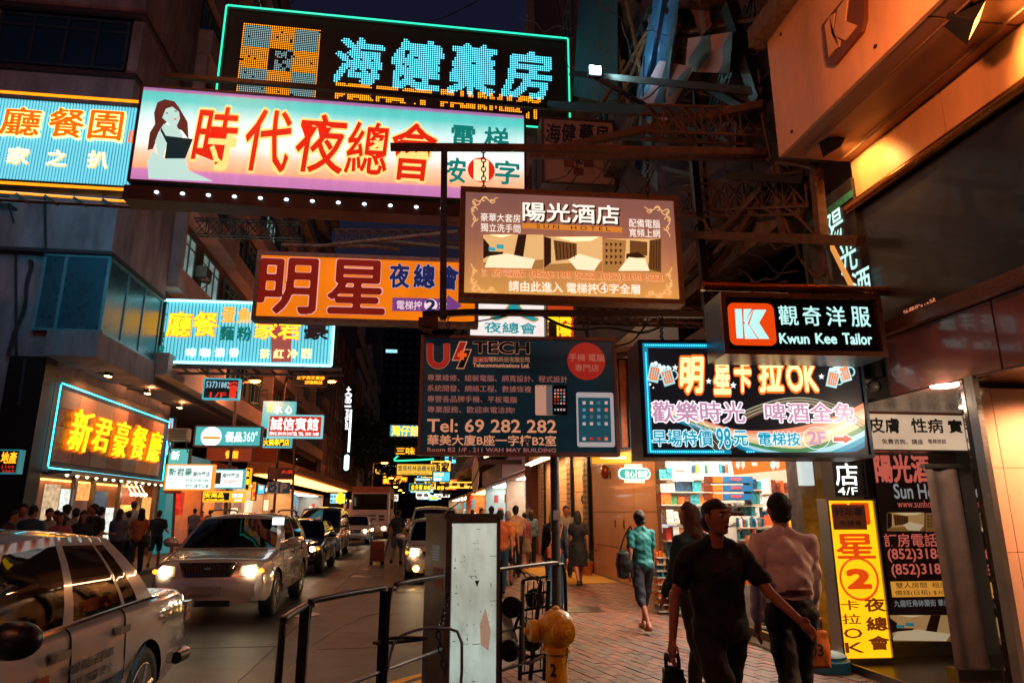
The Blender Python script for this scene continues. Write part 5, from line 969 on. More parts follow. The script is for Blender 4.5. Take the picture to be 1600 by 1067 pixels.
# ================================================================ restaurant fascia on the left facade
PR = PX(-9.96); rs = T('restaurant', 'restaurant front with checkered tile fascia, cyan neon border and glowing yellow characters', 'restaurant', (-10, 20, 0))
a0, a1 = PR.st(78, 660)[0], PR.st(258, 700)[0]; z0_, z1_ = 2.8, 5.0
B().box(-10.3, -9.98, 20.0, 28.9, 2.6, 5.3).done('fascia_wall', M('fascia_brown', '4A3228', .6), rs)
fc_ = [M('fascia_tile_%d' % k, c, .3, var=.12, bump=.05) for k, c in enumerate(('8A5A4A', 'A8785C', '6A3A34', 'B89070', '7A6A6A'))]; r = random.Random(8)
nC, nR = 7, 4; y0f, y1f = 20.35, 28.4; dw = (y1f-y0f)/nC; dh = (z1_-z0_-.2)/nR
for i in range(nC):
    for j in range(nR): B().box(-9.98, -9.955, y0f+i*dw+.008, y0f+(i+1)*dw-.008, z0_+.1+j*dh+.008, z0_+.1+(j+1)*dh-.008).done('tile', fc_[(i*2+j*3+r.randint(0, 1)) % 5], rs)
cn = E('cyan_neon', '3CD8EC', 3.2)
for pts in ([(-9.9, 20.15, 2.75), (-9.9, 20.15, 4.98)], [(-9.9, 20.2, 5.03), (-9.9, 28.7, 5.03)], [(-9.9, 20.2, 2.72), (-9.9, 28.7, 2.72)], [(-9.9, 28.75, 2.75), (-9.9, 28.75, 4.98)]): B().path(pts, .022, 6).done('neon_tube', cn, rs)
PRL = PX(-9.9)
for c, bx in zip('新君豪餐廳', ((102, 639, 138, 706), (140, 653, 168, 706), (172, 657, 196, 715), (201, 665, 223, 718), (227, 673, 248, 722))): text(rs, c, bx, PRL, EN('neon_char_orange3', 'E0600C', 1.2), off=.03, ext=.03, lift=.0, sh=.2, name='neon_edge'); text(rs, c, bx, PRL, EN('neon_char_gold', 'FFC010', 1.9), off=.0, ext=.05, lift=.01, sh=.2, name='character')
B().box(-9.9, -9.3, 20.2, 28.8, 2.56, 2.66).done('fascia_soffit', alu, rs)
b = B()
for k in range(14): b.ell((-9.6, 20.6+k*.6, 2.55), .05, 8, 4)
b.done('downlights', EN('warm_bulb', 'FFD9A0', 6), rs, kind='stuff')
for k in range(3): fl = T('fascia_floodlight', ['flood lamp above the checkered fascia, middle', 'flood lamp at the far end of the checkered fascia', 'flood lamp above the near end of the checkered fascia'][k], 'floodlight', (-9.3, (24.6, 27.9, 21.5)[k], 5.55)); p = Vector((-9.3, (24.6, 27.9, 21.5)[k], 5.55)); B().rod(p+Vector((-.7, 0, .1)), p, .02, 5).box(p.x-.08, p.x+.08, p.y-.12, p.y+.12, p.z-.05, p.z+.07).done('housing', dark, fl); B().box(p.x-.07, p.x+.06, p.y-.1, p.y+.1, p.z-.065, p.z-.052).done('lens', E('flood_lens', 'FFC878', 30, light=False), fl); o = lamp('SPOT', 'flood_light', p-Vector((0, 0, .1)), 150, WARM, .08, fl, spot=130); aim(o, p, (-10.0, p.y, 3.6)); lamp('POINT', 'upward_spill', p+Vector((.1, 0, .15)), 85, (1, .42, .14), .1, fl)
# black column at the near corner and wall piece above
B().box(-10.9, -9.98, 19.38, 19.98, 0, 5.6).done('corner_column', black, rs)
# ground floor shop openings (x=-10): posts, posters, kitchen window
B().box(-12.4, -12.3, 20, 28.9, 0, 2.6).box(-12.3, -10, 20, 20.08, 0, 2.6).box(-12.3, -10, 28.8, 28.9, 0, 2.6).done('inner_wall', M('shop_wall_tile', '9A6A48', .5, var=.4, sc=5), rs)
B().box(-12.3, -10.05, 20.1, 28.8, 2.5, 2.56).done('inner_ceiling', M('ceiling_white', 'C8B8A0', .6), rs); B().box(-12.0, -10.6, 20.6, 28.4, 2.46, 2.49).done('ceiling_light', E('restaurant_ceiling', 'FFA04C', 6.5), rs)
for y in (21.9, 23.1, 25.1, 26.9, 28.3): B().box(-10.06, -9.94, y, y+.16, 0, 2.56).done('post', alu, rs)
pst = [E('poster_%d' % k, c, s_*2, var=.6, sc=7) for k, (c, s_) in enumerate((('D8B890', .5), ('3A5A70', .4), ('E89850', .8), ('B84A28', .5), ('D8E0D8', .7)))]  # poster emission doubled to throw added light on the crowd
for k, (y, e, z, t, m_) in enumerate(((20.4, 21.2, .9, 2.3, 0), (21.3, 21.8, 1.4, 2.2, 4), (22.2, 23.0, 1.9, 2.4, 2), (23.4, 24.3, .8, 2.2, 1), (24.3, 24.9, .6, 1.7, 4), (25.4, 26.6, 1.8, 2.4, 3), (27.2, 28.1, .4, 2.1, 2))): B().box(-10.02, -9.99, y, e, z, t).done('poster', pst[m_], rs)
B().box(-10.5, -10.0, 25.3, 26.8, .0, 1.0).done('kitchen_counter', alu, rs); B().box(-10.1, -10.08, 25.3, 26.8, 1.0, 1.8).done('kitchen_window', E('kitchen_glow', 'FFB050', 2.2, light=False, var=.6, sc=5), rs)
b = B()
for k in range(4): b.rod((-9.9, 25.4+k*.4, 2.5), (-9.7, 25.4+k*.4, 2.2), .015, 5).ell((-9.68, 25.4+k*.4, 2.15), .07, 8, 5)
b.done('heat_lamps', EN('warm_bulb', 'FFD9A0', 6), rs, kind='stuff')
# property agent sign at the far left edge and its shopfront
simple('property_sign', 'orange lettered property agent sign at the left edge of the picture', (-30, 702, 30, 740), 17.5, M('dark_brown_face', '3A1A10', .5), E('teal_side', '2A8A90', .6), [('地產', (2, 706, 26, 724), EN('bulb_orange', 'FF9A1C', 2.4), .03), ('1109', (3, 727, 22, 732), redc), ('3907', (3, 734, 22, 739), redc)], fw=.03, depth=.2)
ag = T('property_shopfront', 'orange lit poster wall of the property agent at the left edge', 'shop', (-14, 18.9, 0))
B().box(-16, -10.95, 18.95, 19.3, 0, 4.2).done('wall', M('shop_wall_tile'), ag); r = random.Random(3)
for i in range(4):
    for j in range(2): B().box(-11.75-i*.62, -11.2-i*.62, 18.9, 18.94, .5+j*1.0, 1.4+j*1.0).done('listing_poster', E('listing_%d' % r.randint(0, 1), r.choice(('F06A30', 'E89048')), .9, var=.4, sc=9), ag)
B().box(-11.12, -11.04, 18.85, 18.94, 0, 2.9).box(-16, -11.12, 18.85, 18.94, 2.6, 2.8).done('frame', E('teal_side', '2A8A90', .6), ag)
# left shops beyond the restaurant
def shop(name, label, x, y0, y1, zt, colr, stren, sgn=1, seed=0, fascia=None, depth=2.4, items=10):
    r = random.Random(seed); rt = T(name, label, 'shop', (x, y0, 0)); xi = x-depth*sgn; lo, hi = min(x, xi), max(x, xi)
    B().box(min(xi, xi-.1*sgn), max(xi, xi-.1*sgn), y0, y1, 0, zt).done('back_wall', M('shop_wall_%d' % (seed % 3), ('B8A890', '9A7050', '8090A0')[seed % 3], .5, var=.3), rt)
    [B().box(lo, hi, a_, a_+.08, 0, zt).done('side_wall', M('shop_side', 'A89888', .5, var=.2), rt) for a_ in (y0, y1-.08)]
    B().box(lo, hi, y0+.09, y1-.09, zt-.1, zt-.02).done('shop_ceiling', M('ceiling_white'), rt); B().box(lo+.5, hi-.5, y0+.4, y1-.4, zt-.14, zt-.11).done('ceiling_light', E('shop_light_%s' % colr, colr, stren), rt)
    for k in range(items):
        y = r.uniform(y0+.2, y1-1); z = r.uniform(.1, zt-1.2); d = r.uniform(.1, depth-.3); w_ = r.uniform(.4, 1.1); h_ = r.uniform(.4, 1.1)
        B().box(min(x-d*sgn, x-(d+.25)*sgn), max(x-d*sgn, x-(d+.25)*sgn), y, y+w_, z if z > 1.2 else 0, z+h_).done('display', E('display_%d' % r.randint(0, 5), r.choice(('D87030', 'E8D8C0', '3A90A8', 'B82A20', 'E8B040', '705048')), 1.1, light=False, var=.7, sc=6), rt)  # goods carry emission so the shopfronts look lit
    if fascia: B().box(min(x, x+.25*sgn), max(x, x+.25*sgn), y0+.05, y1-.05, zt, zt+.9).done('fascia', fascia, rt)
    return rt
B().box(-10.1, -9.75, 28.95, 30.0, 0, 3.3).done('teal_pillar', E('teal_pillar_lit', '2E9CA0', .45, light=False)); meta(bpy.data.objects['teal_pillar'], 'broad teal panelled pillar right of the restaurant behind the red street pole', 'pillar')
shop('shop', 'bright orange lit shop just right of the teal pillar', -9.9, 30.1, 34, 3.0, 'FF7A28', 12, seed=1, fascia=E('fascia_teal', '2A8088', .5))
shop('shop', 'white lit shop behind the grey SUV, under the yellow lightboxes', -9.9, 34.2, 39, 3.0, 'FFA050', 12, seed=2, fascia=M('fascia_red', '7A2A1C', .5))
shop('shop', 'bright shop behind the parking sign', -9.9, 39.2, 47, 3.3, 'FFD8B0', 10, seed=3)
shop('shop', 'shop under the ribbed orange awning, near half', -9.9, 47.2, 58, 3.3, 'FFC080', 10, seed=4)
shop('shop', 'shop under the ribbed orange awning, far half', -9.9, 58.2, 76, 3.3, 'D8F0F0', 7, seed=5)
shop('shop', 'distant orange shop on the left near the trees', -9.9, 97, 125, 3.5, 'FFB468', 5, seed=6)
# red back-to-back street sign on a pole, left pavement
sp = T('street_pole_sign', 'back of a red street sign on a leaning grey pole at the left kerb', 'sign', (-8.4, 25.5, 0)); Ps = PY(25.5, 0, 270, 750)
B().rod(Ps.w(Ps.st(268, 870)[0], -Ps.o.z, 0), Ps.w(*Ps.st(274, 740), -.03), .05, 8).done('pole', steel, sp); panel(sp, Ps, (258, 737, 286, 771), .1, .02, .04, M('sign_red_back', '9A3A2C', .5), 'sign_plate')
# ---- far right shops
shop('shop', 'bright white shop past the brick pier on the right', 4.8, 29.2, 38, 3.4, 'FFE8D0', 14, sgn=-1, seed=7, fascia=E('fascia_pink', '8A4A5A', .25), items=16)
shop('shop', 'colourful lit shop farther on the right side', 4.8, 38.2, 50, 3.4, 'C8F0F8', 14, sgn=-1, seed=8, fascia=M('fascia_pink2', '8A4A5A', .5), items=16)
shop('shop', 'orange lit shop far on the right side', 4.8, 50.2, 70, 3.4, 'FFA050', 14, sgn=-1, seed=9, items=14)
shop('shop', 'distant white shop near the street end on the right', 4.8, 70.2, 110, 3.4, 'FFE0B0', 6, sgn=-1, seed=10)
cw = T('corrugated_awning', 'pink corrugated awning past the bank, lit from below', 'awning', (3, 30, 4.2)); b = B()
for k in range(50): b.prism([(4.85, 29+k*.4, 5.4), (2.7, 29+k*.4, 4.3), (2.7, 29.18+k*.4, 4.24), (4.85, 29.18+k*.4, 5.34)], (0, 0, .03)).prism([(4.85, 29.2+k*.4, 5.36), (2.7, 29.2+k*.4, 4.26), (2.7, 29.38+k*.4, 4.3), (4.85, 29.38+k*.4, 5.4)], (0, 0, .03))
b.done('sheet', M('sheet_mauve', '7A5058', .5, .3), cw); B().box(2.6, 4.3, 28.8, 28.9, 3.5, 3.7).done('beam', steel, cw); B().rod((2.9, 27.0, 3.75), (2.3, 24.4, 3.45), .03, 6).rod((3.0, 27.0, 3.9), (4.2, 26.6, 3.9), .02, 6).done('fluorescent_tube', E('tube_warm', 'FFD8A0', 6), cw, kind='stuff')
B().ell((2.75, 34, 3.3), (.1, 1.9, .9), 16, 10).done('white_dome_awning', M('canvas_white', 'C8B8A0', .7), loc=(2.75, 34, 3.3), smooth=True); meta(bpy.data.objects['white_dome_awning'], 'rounded white canvas awning over a bright shop beyond the bank', 'awning')
# ================================================================ STREET FURNITURE AT THE KERB
rail_m = M('rail_paint', '2C2428', .35, .6, var=.3, sc=10)
rp = [Vector(v) for v in ((-.65, 3.78, 0), (-.62, 4.3, 0), (-.21, 5.02, 0), (.17, 5.67, 0), (.75, 6.45, 0), (1.55, 7.38, 0))]
rl = T('pedestrian_railing', 'dark tubular pedestrian railing bending along the kerb in the foreground', 'railing', tuple(rp[2]))
def up(p, z): return Vector((p.x, p.y, z))
def rpt(a, b, t): return a.lerp(b, t)
# left panel: from the near curved end to the middle post; right panel past the kiosk to its curved end
def rail_run(P, zt, rads=True):
    b = B(); top = [up(P[0], 0), up(P[0], zt-.12), up(rpt(P[0], P[1], .12 if len(P) > 2 else .05), zt-.03)] + [up(rpt(P[0], P[1], .2 if len(P) > 2 else .1), zt)] + [up(p, zt) for p in P[1:]]
    b.path(top, .019, 8); b.done('top_rail', rail_m, rl, smooth=True)
    b = B(); b.path([up(p, .52) for p in P], .012, 6); b.done('middle_rail', rail_m, rl, smooth=True); b = B(); b.path([up(p, .2) for p in P], .012, 6); b.done('bottom_rail', rail_m, rl, smooth=True)
rail_run([rp[0], rp[1]], 1.03); rail_run([rp[1]+Vector((.01, .03, 0)), rp[2]], 1.05); rail_run([rp[2]+Vector((.03, .05, 0)), rp[3], Vector((.22, 5.78, 0))], 1.06); rail_run([rp[5], rp[4], Vector((.6, 6.2, 0))], 1.05)
for p in (rp[1], rp[2]+Vector((.0, .02, 0)), rp[4]): B().box(p.x-.026, p.x+.026, p.y-.026, p.y+.026, 0, 1.03).done('post', rail_m, rl)
b = B(); pts = [Vector((-.10, 5.15, 0)) + Vector((.012*k, .02*k, .0)) for k in range(2)]
b.path([up(rp[2], .0)+Vector((-.02, .04, .02)), up(rp[2], .62)+Vector((.06, .06, 0)), up(rp[2], .74)+Vector((.16, .12, 0)), up(rp[2], .76)+Vector((.40, .14, 0)), up(rp[2], .66)+Vector((.55, .16, 0)), up(rp[2], .05)+Vector((.52, .12, 0))], .011, 6)
o = b.done('bent_tube', M('bare_tube', '9A9490', .3, .9), loc=(0, 5, 0), smooth=True); meta(o, 'bent bare metal tube hooked over the foreground railing', 'tube')
b = B(); b.path([up(rp[2], .70)+Vector((-.03, -.03, .0)), up(rp[2], .72)+Vector((.05, .05, .0)), up(rp[2], .70)+Vector((.3, .12, 0)), up(rp[2], .68)+Vector((.02, .1, 0)), up(rp[2], .70)+Vector((-.05, .0, 0))], .012, 6)
o = b.done('cable_loop', M('rubber_black', '0C0C0E', .5), loc=(0, 5, .7)); meta(o, 'black cable lock looped round the railing post', 'cable lock')
chain('chain', 'rusty chain from the railing tube to the lightbox kiosk', up(rp[2], .74)+Vector((.38, .14, 0)), (.27, 5.93, .93), .05, .018, M('chain_dark', '2A201C', .5, .7), .05)
chain('chain', 'loose rusty chain end dangling below the railing tube', up(rp[2], .74)+Vector((.38, .14, 0)), up(rp[2], .46)+Vector((.44, .14, 0)), 0, .018, M('chain_dark'), .05)
# kiosk lightbox
kx0, kx1, ky0, ky1 = .14, .64, 5.98, 6.42; ki = T('lightbox_kiosk', 'grimy standing lightbox kiosk with a faded pale poster, beside the hydrant', 'lightbox', (.48, 6.2, 0))
ktheta = math.radians(20)
def kr(b):      # turn the kiosk a little
    o_ = Vector((.40, 6.2, 0)); b.v = [tuple(o_ + Matrix.Rotation(ktheta, 3, 'Z') @ (Vector(v)-o_)) for v in b.v]; return b
kb_ = M('kiosk_metal', '6A5A54', .45, .6, var=.4, sc=6, bump=.15)
kr(B().box(kx0, kx1, ky0, ky1, .12, 1.50).box(kx0-.012, kx1+.012, ky0-.02, ky1+.02, 1.50, 1.54)).done('cabinet', kb_, ki)
kr(B().box(kx0-.06, kx1+.10, ky0-.08, ky1+.05, 0, .13)).done('plinth', M('plinth_black', '141214', .4), ki)
kr(B().box(kx0+.055, kx1-.03, ky0-.022, ky0-.002, .17, 1.46)).done('lit_poster', None or Eramp('faded_poster', [(0, 'A0A898'), (.25, 'BCD0C4'), (.6, 'B0B8A8'), (1, 'D0D8C8')], -.0, 1.46, .7, .75, sc=3.2, st=(2.2, 2.2, 1)), ki)
fr_ = B().box(kx0, kx0+.05, ky0-.035, ky0, .13, 1.5).box(kx1-.03, kx1, ky0-.035, ky0, .13, 1.5).box(kx0+.05, kx1-.03, ky0-.034, ky0, .13, .17).box(kx0+.05, kx1-.03, ky0-.034, ky0, 1.46, 1.5); kr(fr_).done('poster_frame', kb_, ki)
b = B(); r = random.Random(12)
for k in range(70):
    for x in (kx0+.053, kx1-.034): b.box(x-.004, x+.004, ky0-.037, ky0-.035, .18+k*.018, .189+k*.018)
kr(b).done('rivets', M('rivet_dark', '14100E', .5), ki, kind='stuff'); b = B()
for k in range(46): x = r.uniform(kx0+.07, kx1-.06); z = r.uniform(.2, 1.44); w_, h_ = r.choice(((.07, .004), (.012, .012), (.03, .006), (.006, .03))); b.box(x, x+w_*r.random(), ky0-.0235, ky0-.022, z, z+h_*r.uniform(.5, 1.2))
kr(b).done('poster_scraps', M('grime', '2A2420', .8), ki, kind='stuff')
kr(B().prism([(kx0+.27, ky0-.0225, 1.0), (kx0+.31, ky0-.0225, 1.0), (kx0+.29, ky0-.0225, .95)], (0, -.002, 0))).done('torn_hole', M('torn_brown', '3A1A10', .7), ki); kr(B().prism([(kx0+.33, ky0-.0225, .5), (kx0+.40, ky0-.0225, .45), (kx0+.42, ky0-.0225, .6), (kx0+.37, ky0-.0225, .78), (kx0+.32, ky0-.0225, .66)], (0, -.001, 0))).done('faded_stain', EN('stain_peach', 'C8A088', .5), ki)
for k in range(6): kr(B().box(kx0-.004, kx0, ky0+.10, ky0+.26, 1.27-k*.022, 1.277-k*.022)).done('vent_slot', EN('slot_light', '4A7A80', .4), ki)
kr(B().box(kx0-.003, kx0, ky0+.02, ky0+.24, .93, 1.1)).done('torn_sticker', M('sticker_grey', '8A7468', .8, var=.5, sc=30), ki)
for k, c in enumerate('A B 29'.split()): pl = Pl((0, 0, 0)); 
tb = text(ki, '28', (.54, .60, .045, .085), Pl((0, 5.80, 0), 20), EN('plinth_number', 'A09080', .3), px=False)
b = B(); b.path([at(688+k*.6, 806-k*.2, 6.3) if k < 2 else at(*q, 6.6) for k, q in enumerate(((700, 806), (712, 790), (722, 780), (735, 760), (745, 740), (752, 718)))][::-1], .006, 5); o = b.done('dangling_cable', M('rubber_black'), loc=(.5, 6.5, 1.6)); meta(o, 'thin cable hanging from the phone repair sign down to the kiosk top', 'cable')
# hydrant
hc = Vector((at(868, 900, 5.9).x, 5.9, 0)); hy = T('fire_hydrant', 'worn yellow fire hydrant with two capped outlets on the brick pavement', 'fire hydrant', tuple(hc)); hm = M('hydrant_paint', 'FAAA04', .32, 0, var=.45, sc=16, bump=.5, bs=45, coat=.5)
B().lathe(hc, (0, 0, 1), [(0, .16), (.03, .16), (.035, .105), (.5, .10), (.51, .135), (.545, .135), (.555, .10), (.575, .11), (.60, .145), (.66, .168), (.74, .172), (.80, .155), (.85, .115), (.875, .06), (.885, .0)], 32).done('barrel', hm, hy, smooth=True)
B().lathe(hc+Vector((-.12, 0, .70)), (-1, -.18, 0), [(0, .105), (.04, .105), (.045, .075), (.07, .075), (.075, .098), (.085, .098), (.14, .09), (.15, .075), (.155, .03), (.19, .028), (.192, 0)], 22).done('outlet_cap', hm, hy, smooth=True)
dcap = Vector((.28, -1, 0)).normalized(); B().lathe(hc+Vector((.03, -.12, .70)), dcap, [(0, .115), (.05, .115), (.055, .098), (.075, .098), (.08, .065), (.11, .062), (.115, .035), (.145, .03), (.147, 0)], 22).done('outlet_cap', hm, hy, smooth=True)
b = B()
for k in range(8): a = k*math.pi/4; b.ell(hc+Vector((math.cos(a)*.12, math.sin(a)*.12, .548)), .018, 6, 4)
b.done('flange_bolts', hm, hy, kind='stuff'); B().ell(hc+Vector((0, 0, .886)), (.035, .035, .03), 8, 5).done('operating_nut', hm, hy); pl = Pl(hc+Vector((-.03, -.103, 0)), -12); text(hy, '2', (-.05, .0, .33, .43), pl, M('number_black', '14100A', .6), off=.02, px=False, lift=.008)
hy.scale = (.88, .88, .88); chain('chain', 'small cap chain hanging on the hydrant body', hc+Vector((.07, -.115, .53)), hc+Vector((.053, -.10, .37)), .01, .008, M('chain_dark'), .02)
# pole behind hydrant
pp = T('sign_post', 'grey steel post standing behind the hydrant with a small paper label', 'post', (1.93, 9.6, 0)); q = at(866, 700, 9.3); q0 = Vector((q.x, 9.3, 0))
ORG[pp.name] = q0; pp.location = q0; B().rod(q0, (q0.x, 9.3, 4.2), .062, 16).done('post', M('post_grey', '4A464A', .4, .5, var=.3, sc=5), pp, smooth=True); B().box(q0.x-.04, q0.x+.05, 9.225, 9.245, at(866, 812, 9.3).z, at(866, 797, 9.3).z).done('paper_label', M('label_paper', 'A8A09A', .7), pp)
B().rod((q0.x, 9.3, 1.3), (q0.x, 9.3, 1.36), .075, 16).done('clamp', steel, pp)
# folded hand truck chained to the railing
ht = T('hand_truck', 'blue black folded hand truck standing on end, chained to the railing', 'hand truck', tuple(at(820, 1040, 6.3))); hb = M('truck_blue', '141E2C', .35, .5, var=.2); Ph = PY(6.75, -14, 820, 980)
hp = lambda x, y, l=0.: Ph.w(*Ph.st(x, y), l); b = B()
for x0, x1 in ((817, 812), (845, 828), (857, 850)): b.rod(hp(x0, 906), hp(x1, 1062), .018, sq=True)
b.done('upright', hb, ht); b = B()
for y in (906, 930, 953, 978, 1003, 1028, 1052): b.rod(hp(816-(y-906)*.03, y, .005), hp(857-(y-906)*.05, y-6, .005), .011, sq=True)
b.done('cross_bar', hb, ht, kind='stuff'); b = B()
for x in (825, 834, 850): b.rod(hp(x, 908, .0), hp(x-6, 1050, .0), .006, 5)
b.done('grid_rod', hb, ht, kind='stuff'); b = B(); b.path([hp(818, 912, .06), hp(818, 1010, .06), hp(820, 1028, .06), hp(828, 1033, .06), hp(850, 1022, .06)], .016, 8); b.done('handle_loop', M('bare_tube'), ht, smooth=True)
for x, y, l in ((800, 947, .05), (797, 1014, .05), (833, 940, -.25), (828, 1008, -.25)):
    c = hp(x, y, l); ax = (Ph.n + Ph.r*-.35).normalized(); w_ = B(); w_.lathe(c-ax*.03, ax, [(0, .06), (0, .088), (.012, .098), (.048, .098), (.06, .088), (.06, .06)], 24); wh_ = w_.done('wheel', M('rubber_black'), ht, smooth=True); B().lathe(c+ax*.025, ax, [(0, .062), (.008, .058), (.012, .02), (.02, .018), (.022, 0)], 18).done('hub', M('hub_black', '1A1A20', .4), wh_, smooth=True)
B().rod(hp(812, 960, .03), hp(803, 985, .03), .014, sq=True).done('strut', hb, ht)
chain('chain', 'heavy chain draped from the right railing to the hand truck', hp(803, 883, .02), hp(845, 903, .05), .03, .02, M('chain_dark'), .055); chain('chain', 'short chain with a padlock hanging at the top of the hand truck', hp(843, 903, .05), hp(842, 925, .05), 0, .018, M('chain_dark'), .05)
B().box(hp(842, 925, .05).x-.03, hp(842, 925, .05).x+.03, hp(842, 925, .05).y-.015, hp(842, 925, .05).y+.015, hp(842, 936, .05).z, hp(842, 926, .05).z).done('padlock', M('padlock_dark', '2A2622', .3, .8), loc=hp(842, 930, .05)); meta(bpy.data.objects['padlock'], 'dark padlock on the hand truck chain', 'padlock')
# ================================================================ STEEL FRAMES, CABLES AND TRUSSES
at_free = at
def at(px, py, Y):          # keep everything on the street side of the right-hand facade
    p = at_free(px, py, Y); return atx(px, py, 4.2) if p.x > 4.25 else p
def bm(name, label, pts, r, mat=None, sq=True, cat='steel beam', group=None): return beam(name, label, [at(*p) for p in pts], r, mat or steel, sq, cat, group)
bm('steel_beam', 'long rusty beam crossing in front of the nightclub lightbox to the right wall', ((610, 230, 9), (800, 231, 9), (1200, 239, 8)), .045, rust)
bm('steel_beam', 'second beam just behind the long rusty one on the right', ((830, 244, 10), (1195, 246, 8.6)), .04, rust)
bm('steel_beam', 'raking rusty beam rising to the orange fascia corner', ((870, 232, 10), (1195, 163, 8)), .05, rust)
bm('hanger_post', 'vertical dark post hanging in front of the lightboxes', ((694, 234, 9), (692, 500, 9)), .045, M('post_grey'), cat='hanger post')
bm('steel_beam', 'lower beam above the phone repair sign', ((660, 492, 9), (730, 488, 9), (1110, 492, 8.2)), .04, black)
bm('steel_beam', 'dark beam above the hotel lightbox area at right', ((1050, 366, 9), (1345, 377, 6.4)), .05, rust)
bm('steel_post', 'tall dark post right of the hotel lightbox', ((1082, 232, 8.8), (1108, 520, 8.4)), .05, black, cat='post')
bm('steel_post', 'thin rusty post beside the tall dark one', ((1098, 235, 9.2), (1112, 470, 9)), .03, rust, cat='post')
for k, (lab, pts, r_) in enumerate((('truss bar across the tarpaulin at upper right', ((893, 115, 12), (1195, 145, 9.5)), .05), ('heavy black horizontal bar behind the LED signboard end', ((860, 165, 13), (1180, 182, 10)), .08), ('bar along the upper edge of the nightclub lightbox', ((250, 118, 13.4), (560, 142, 13.4), (900, 172, 13.2)), .05), ('steep black bar below the orange fascia', ((1140, 10, 10), (1190, 160, 9.5)), .09), ('slanting bar from the LED sign end downward', ((925, 118, 12), (1010, 166, 11)), .05), ('upper black bar among the bamboo', ((1015, 18, 13), (1150, 24, 10)), .05), ('bronze coloured pole pointing to the coping', ((1070, 52, 10), (1225, 22, 7)), .035), ('diagonal bar in the right truss', ((1100, 132, 10), (1165, 170, 9.5)), .05), ('low diagonal bar in the right truss', ((1060, 195, 10.5), (1150, 222, 9.6)), .03), ('thin bar under the raking beam', ((960, 215, 11), (1120, 222, 10)), .035), ('rising diagonal in the right truss', ((1100, 220, 10), (1160, 178, 9.6)), .03), ('bar of the dark truss low at right', ((1035, 262, 10), (1090, 275, 9)), .03), ('vertical dark bar left in the truss', ((1086, 132, 10), (1092, 230, 9.8)), .04), ('vertical dark bar in the truss middle', ((1155, 170, 9.5), (1152, 240, 9.3)), .05), ('long strut rising left to right behind the posts', ((1075, 425, 9), (1205, 280, 8)), .045), ('second long strut next to the first', ((1110, 430, 8.6), (1200, 300, 7.8)), .04), ('vertical strut under the fascia corner', ((1213, 275, 7.6), (1228, 380, 7.4)), .045), ('vertical pipe bundle near the vertical hotel sign', ((1275, 265, 6.8), (1290, 430, 6.6)), .05), ('short dark plate under the soffit', ((1140, 275, 7.6), (1258, 282, 7.2)), .045), ('upright rusty stub behind the tailor sign', ((1258, 378, 7.3), (1266, 445, 7)), .025), ('left end diagonal over the lower beam', ((1068, 445, 9), (1180, 350, 8.2)), .03))):
    bm('truss_bar', lab, pts, r_, rust if k in (6, 14, 15, 16, 17) else black, cat='truss bar', sq=k != 6)
r = random.Random(77); b = B()
for k in range(90):
    x, y = r.uniform(900, 1210), r.uniform(0, 450); D = r.uniform(9.5, 13); x2, y2 = x+r.uniform(-120, 120), y+r.uniform(-90, 110); P = [at(x+(x2-x)*t, y+(y2-y)*t+math.sin(t*math.pi)*r.uniform(4, 22), D) for t in [i/7 for i in range(8)]]; b.path(P, r.uniform(.006, .013), 4)
o = b.done('cable_tangle', M('cable_grey', '4A3A3A', .6), kind='stuff', loc=(4, 10, 11)); meta(o, 'tangle of thin black cables among the trusses at upper right', 'cables')
cabm = M('cable_brown', '4A2A1C', .5, 0, var=.3)
for lab, D, pts, r_ in (('long brown cable falling from the fascia corner', 7.4, ((1208, 258), (1216, 300), (1225, 340), (1240, 375), (1252, 405), (1270, 428), (1285, 440)), .022), ('brown cable curving under the soffit to the right', 7.2, ((1212, 255), (1235, 262), (1240, 290), (1244, 330), (1262, 355), (1278, 370)), .018), ('pair cable bending down beside the vertical sign', 6.8, ((1215, 253), (1262, 260), (1278, 275), (1282, 330), (1290, 400), (1298, 440)), .03), ('cable running along the dark beam', 8.2, ((1062, 333), (1098, 343), (1112, 362), (1150, 362), (1200, 366), (1270, 368), (1330, 373)), .018), ('cable hanging from the coping end', 7.8, ((1186, 110), (1190, 170), (1198, 215), (1206, 250)), .02), ('looping cable left of the fascia', 7.9, ((1190, 175), (1180, 190), (1178, 225), (1192, 245), (1204, 250)), .018), ('wire bundle tied at the dark post', 8.5, ((1080, 325), (1092, 345), (1085, 360), (1096, 375)), .014), ('sagging thick cable over the phone sign', 8.9, ((840, 488), (870, 505), (905, 515), (950, 512), (1000, 520), (1030, 512)), .02), ('thin sagging wire over the phone sign', 8.9, ((700, 503), (740, 503), (800, 492), (830, 488)), .01), ('cable from the lower beam to the curved sign', 8.7, ((960, 542), (985, 535), (1000, 520), (1010, 505)), .014), ('thin cyan wire dropping to the LED board corner', 17, ((870, -5), (876, 30), (882, 68)), .012), ('wire from the top edge over the LED board', 17, ((760, -5), (700, 25), (640, 45)), .012), ('wire at the top left over the LED board', 17.2, ((470, -5), (450, 8), (430, 18)), .02), ('slack wire under the nightclub lightbox', 16, ((625, 320), (660, 335), (710, 365)), .008), ('long wire below the nightclub lightbox', 30, ((505, 345), (600, 330), (720, 300)), .012)):
    b = B(); b.path([at(x, y, D) for x, y in pts], r_, 6); o = b.done('hanging_cable', cabm if D < 8.4 else M('rubber_black'), loc=at(*pts[0], D)); meta(o, lab, 'cable')
chain('hanger_chain', 'chain holding the hotel lightbox from the long beam', at(755, 232, 8.6), at(756, 298, 8.5), 0, .03, M('chain_dark'), .075)
chain('hanger_chain', 'right chain of the hotel lightbox', at(1012, 238, 8.5), at(1012, 306, 8.4), 0, .03, M('chain_dark'), .075)
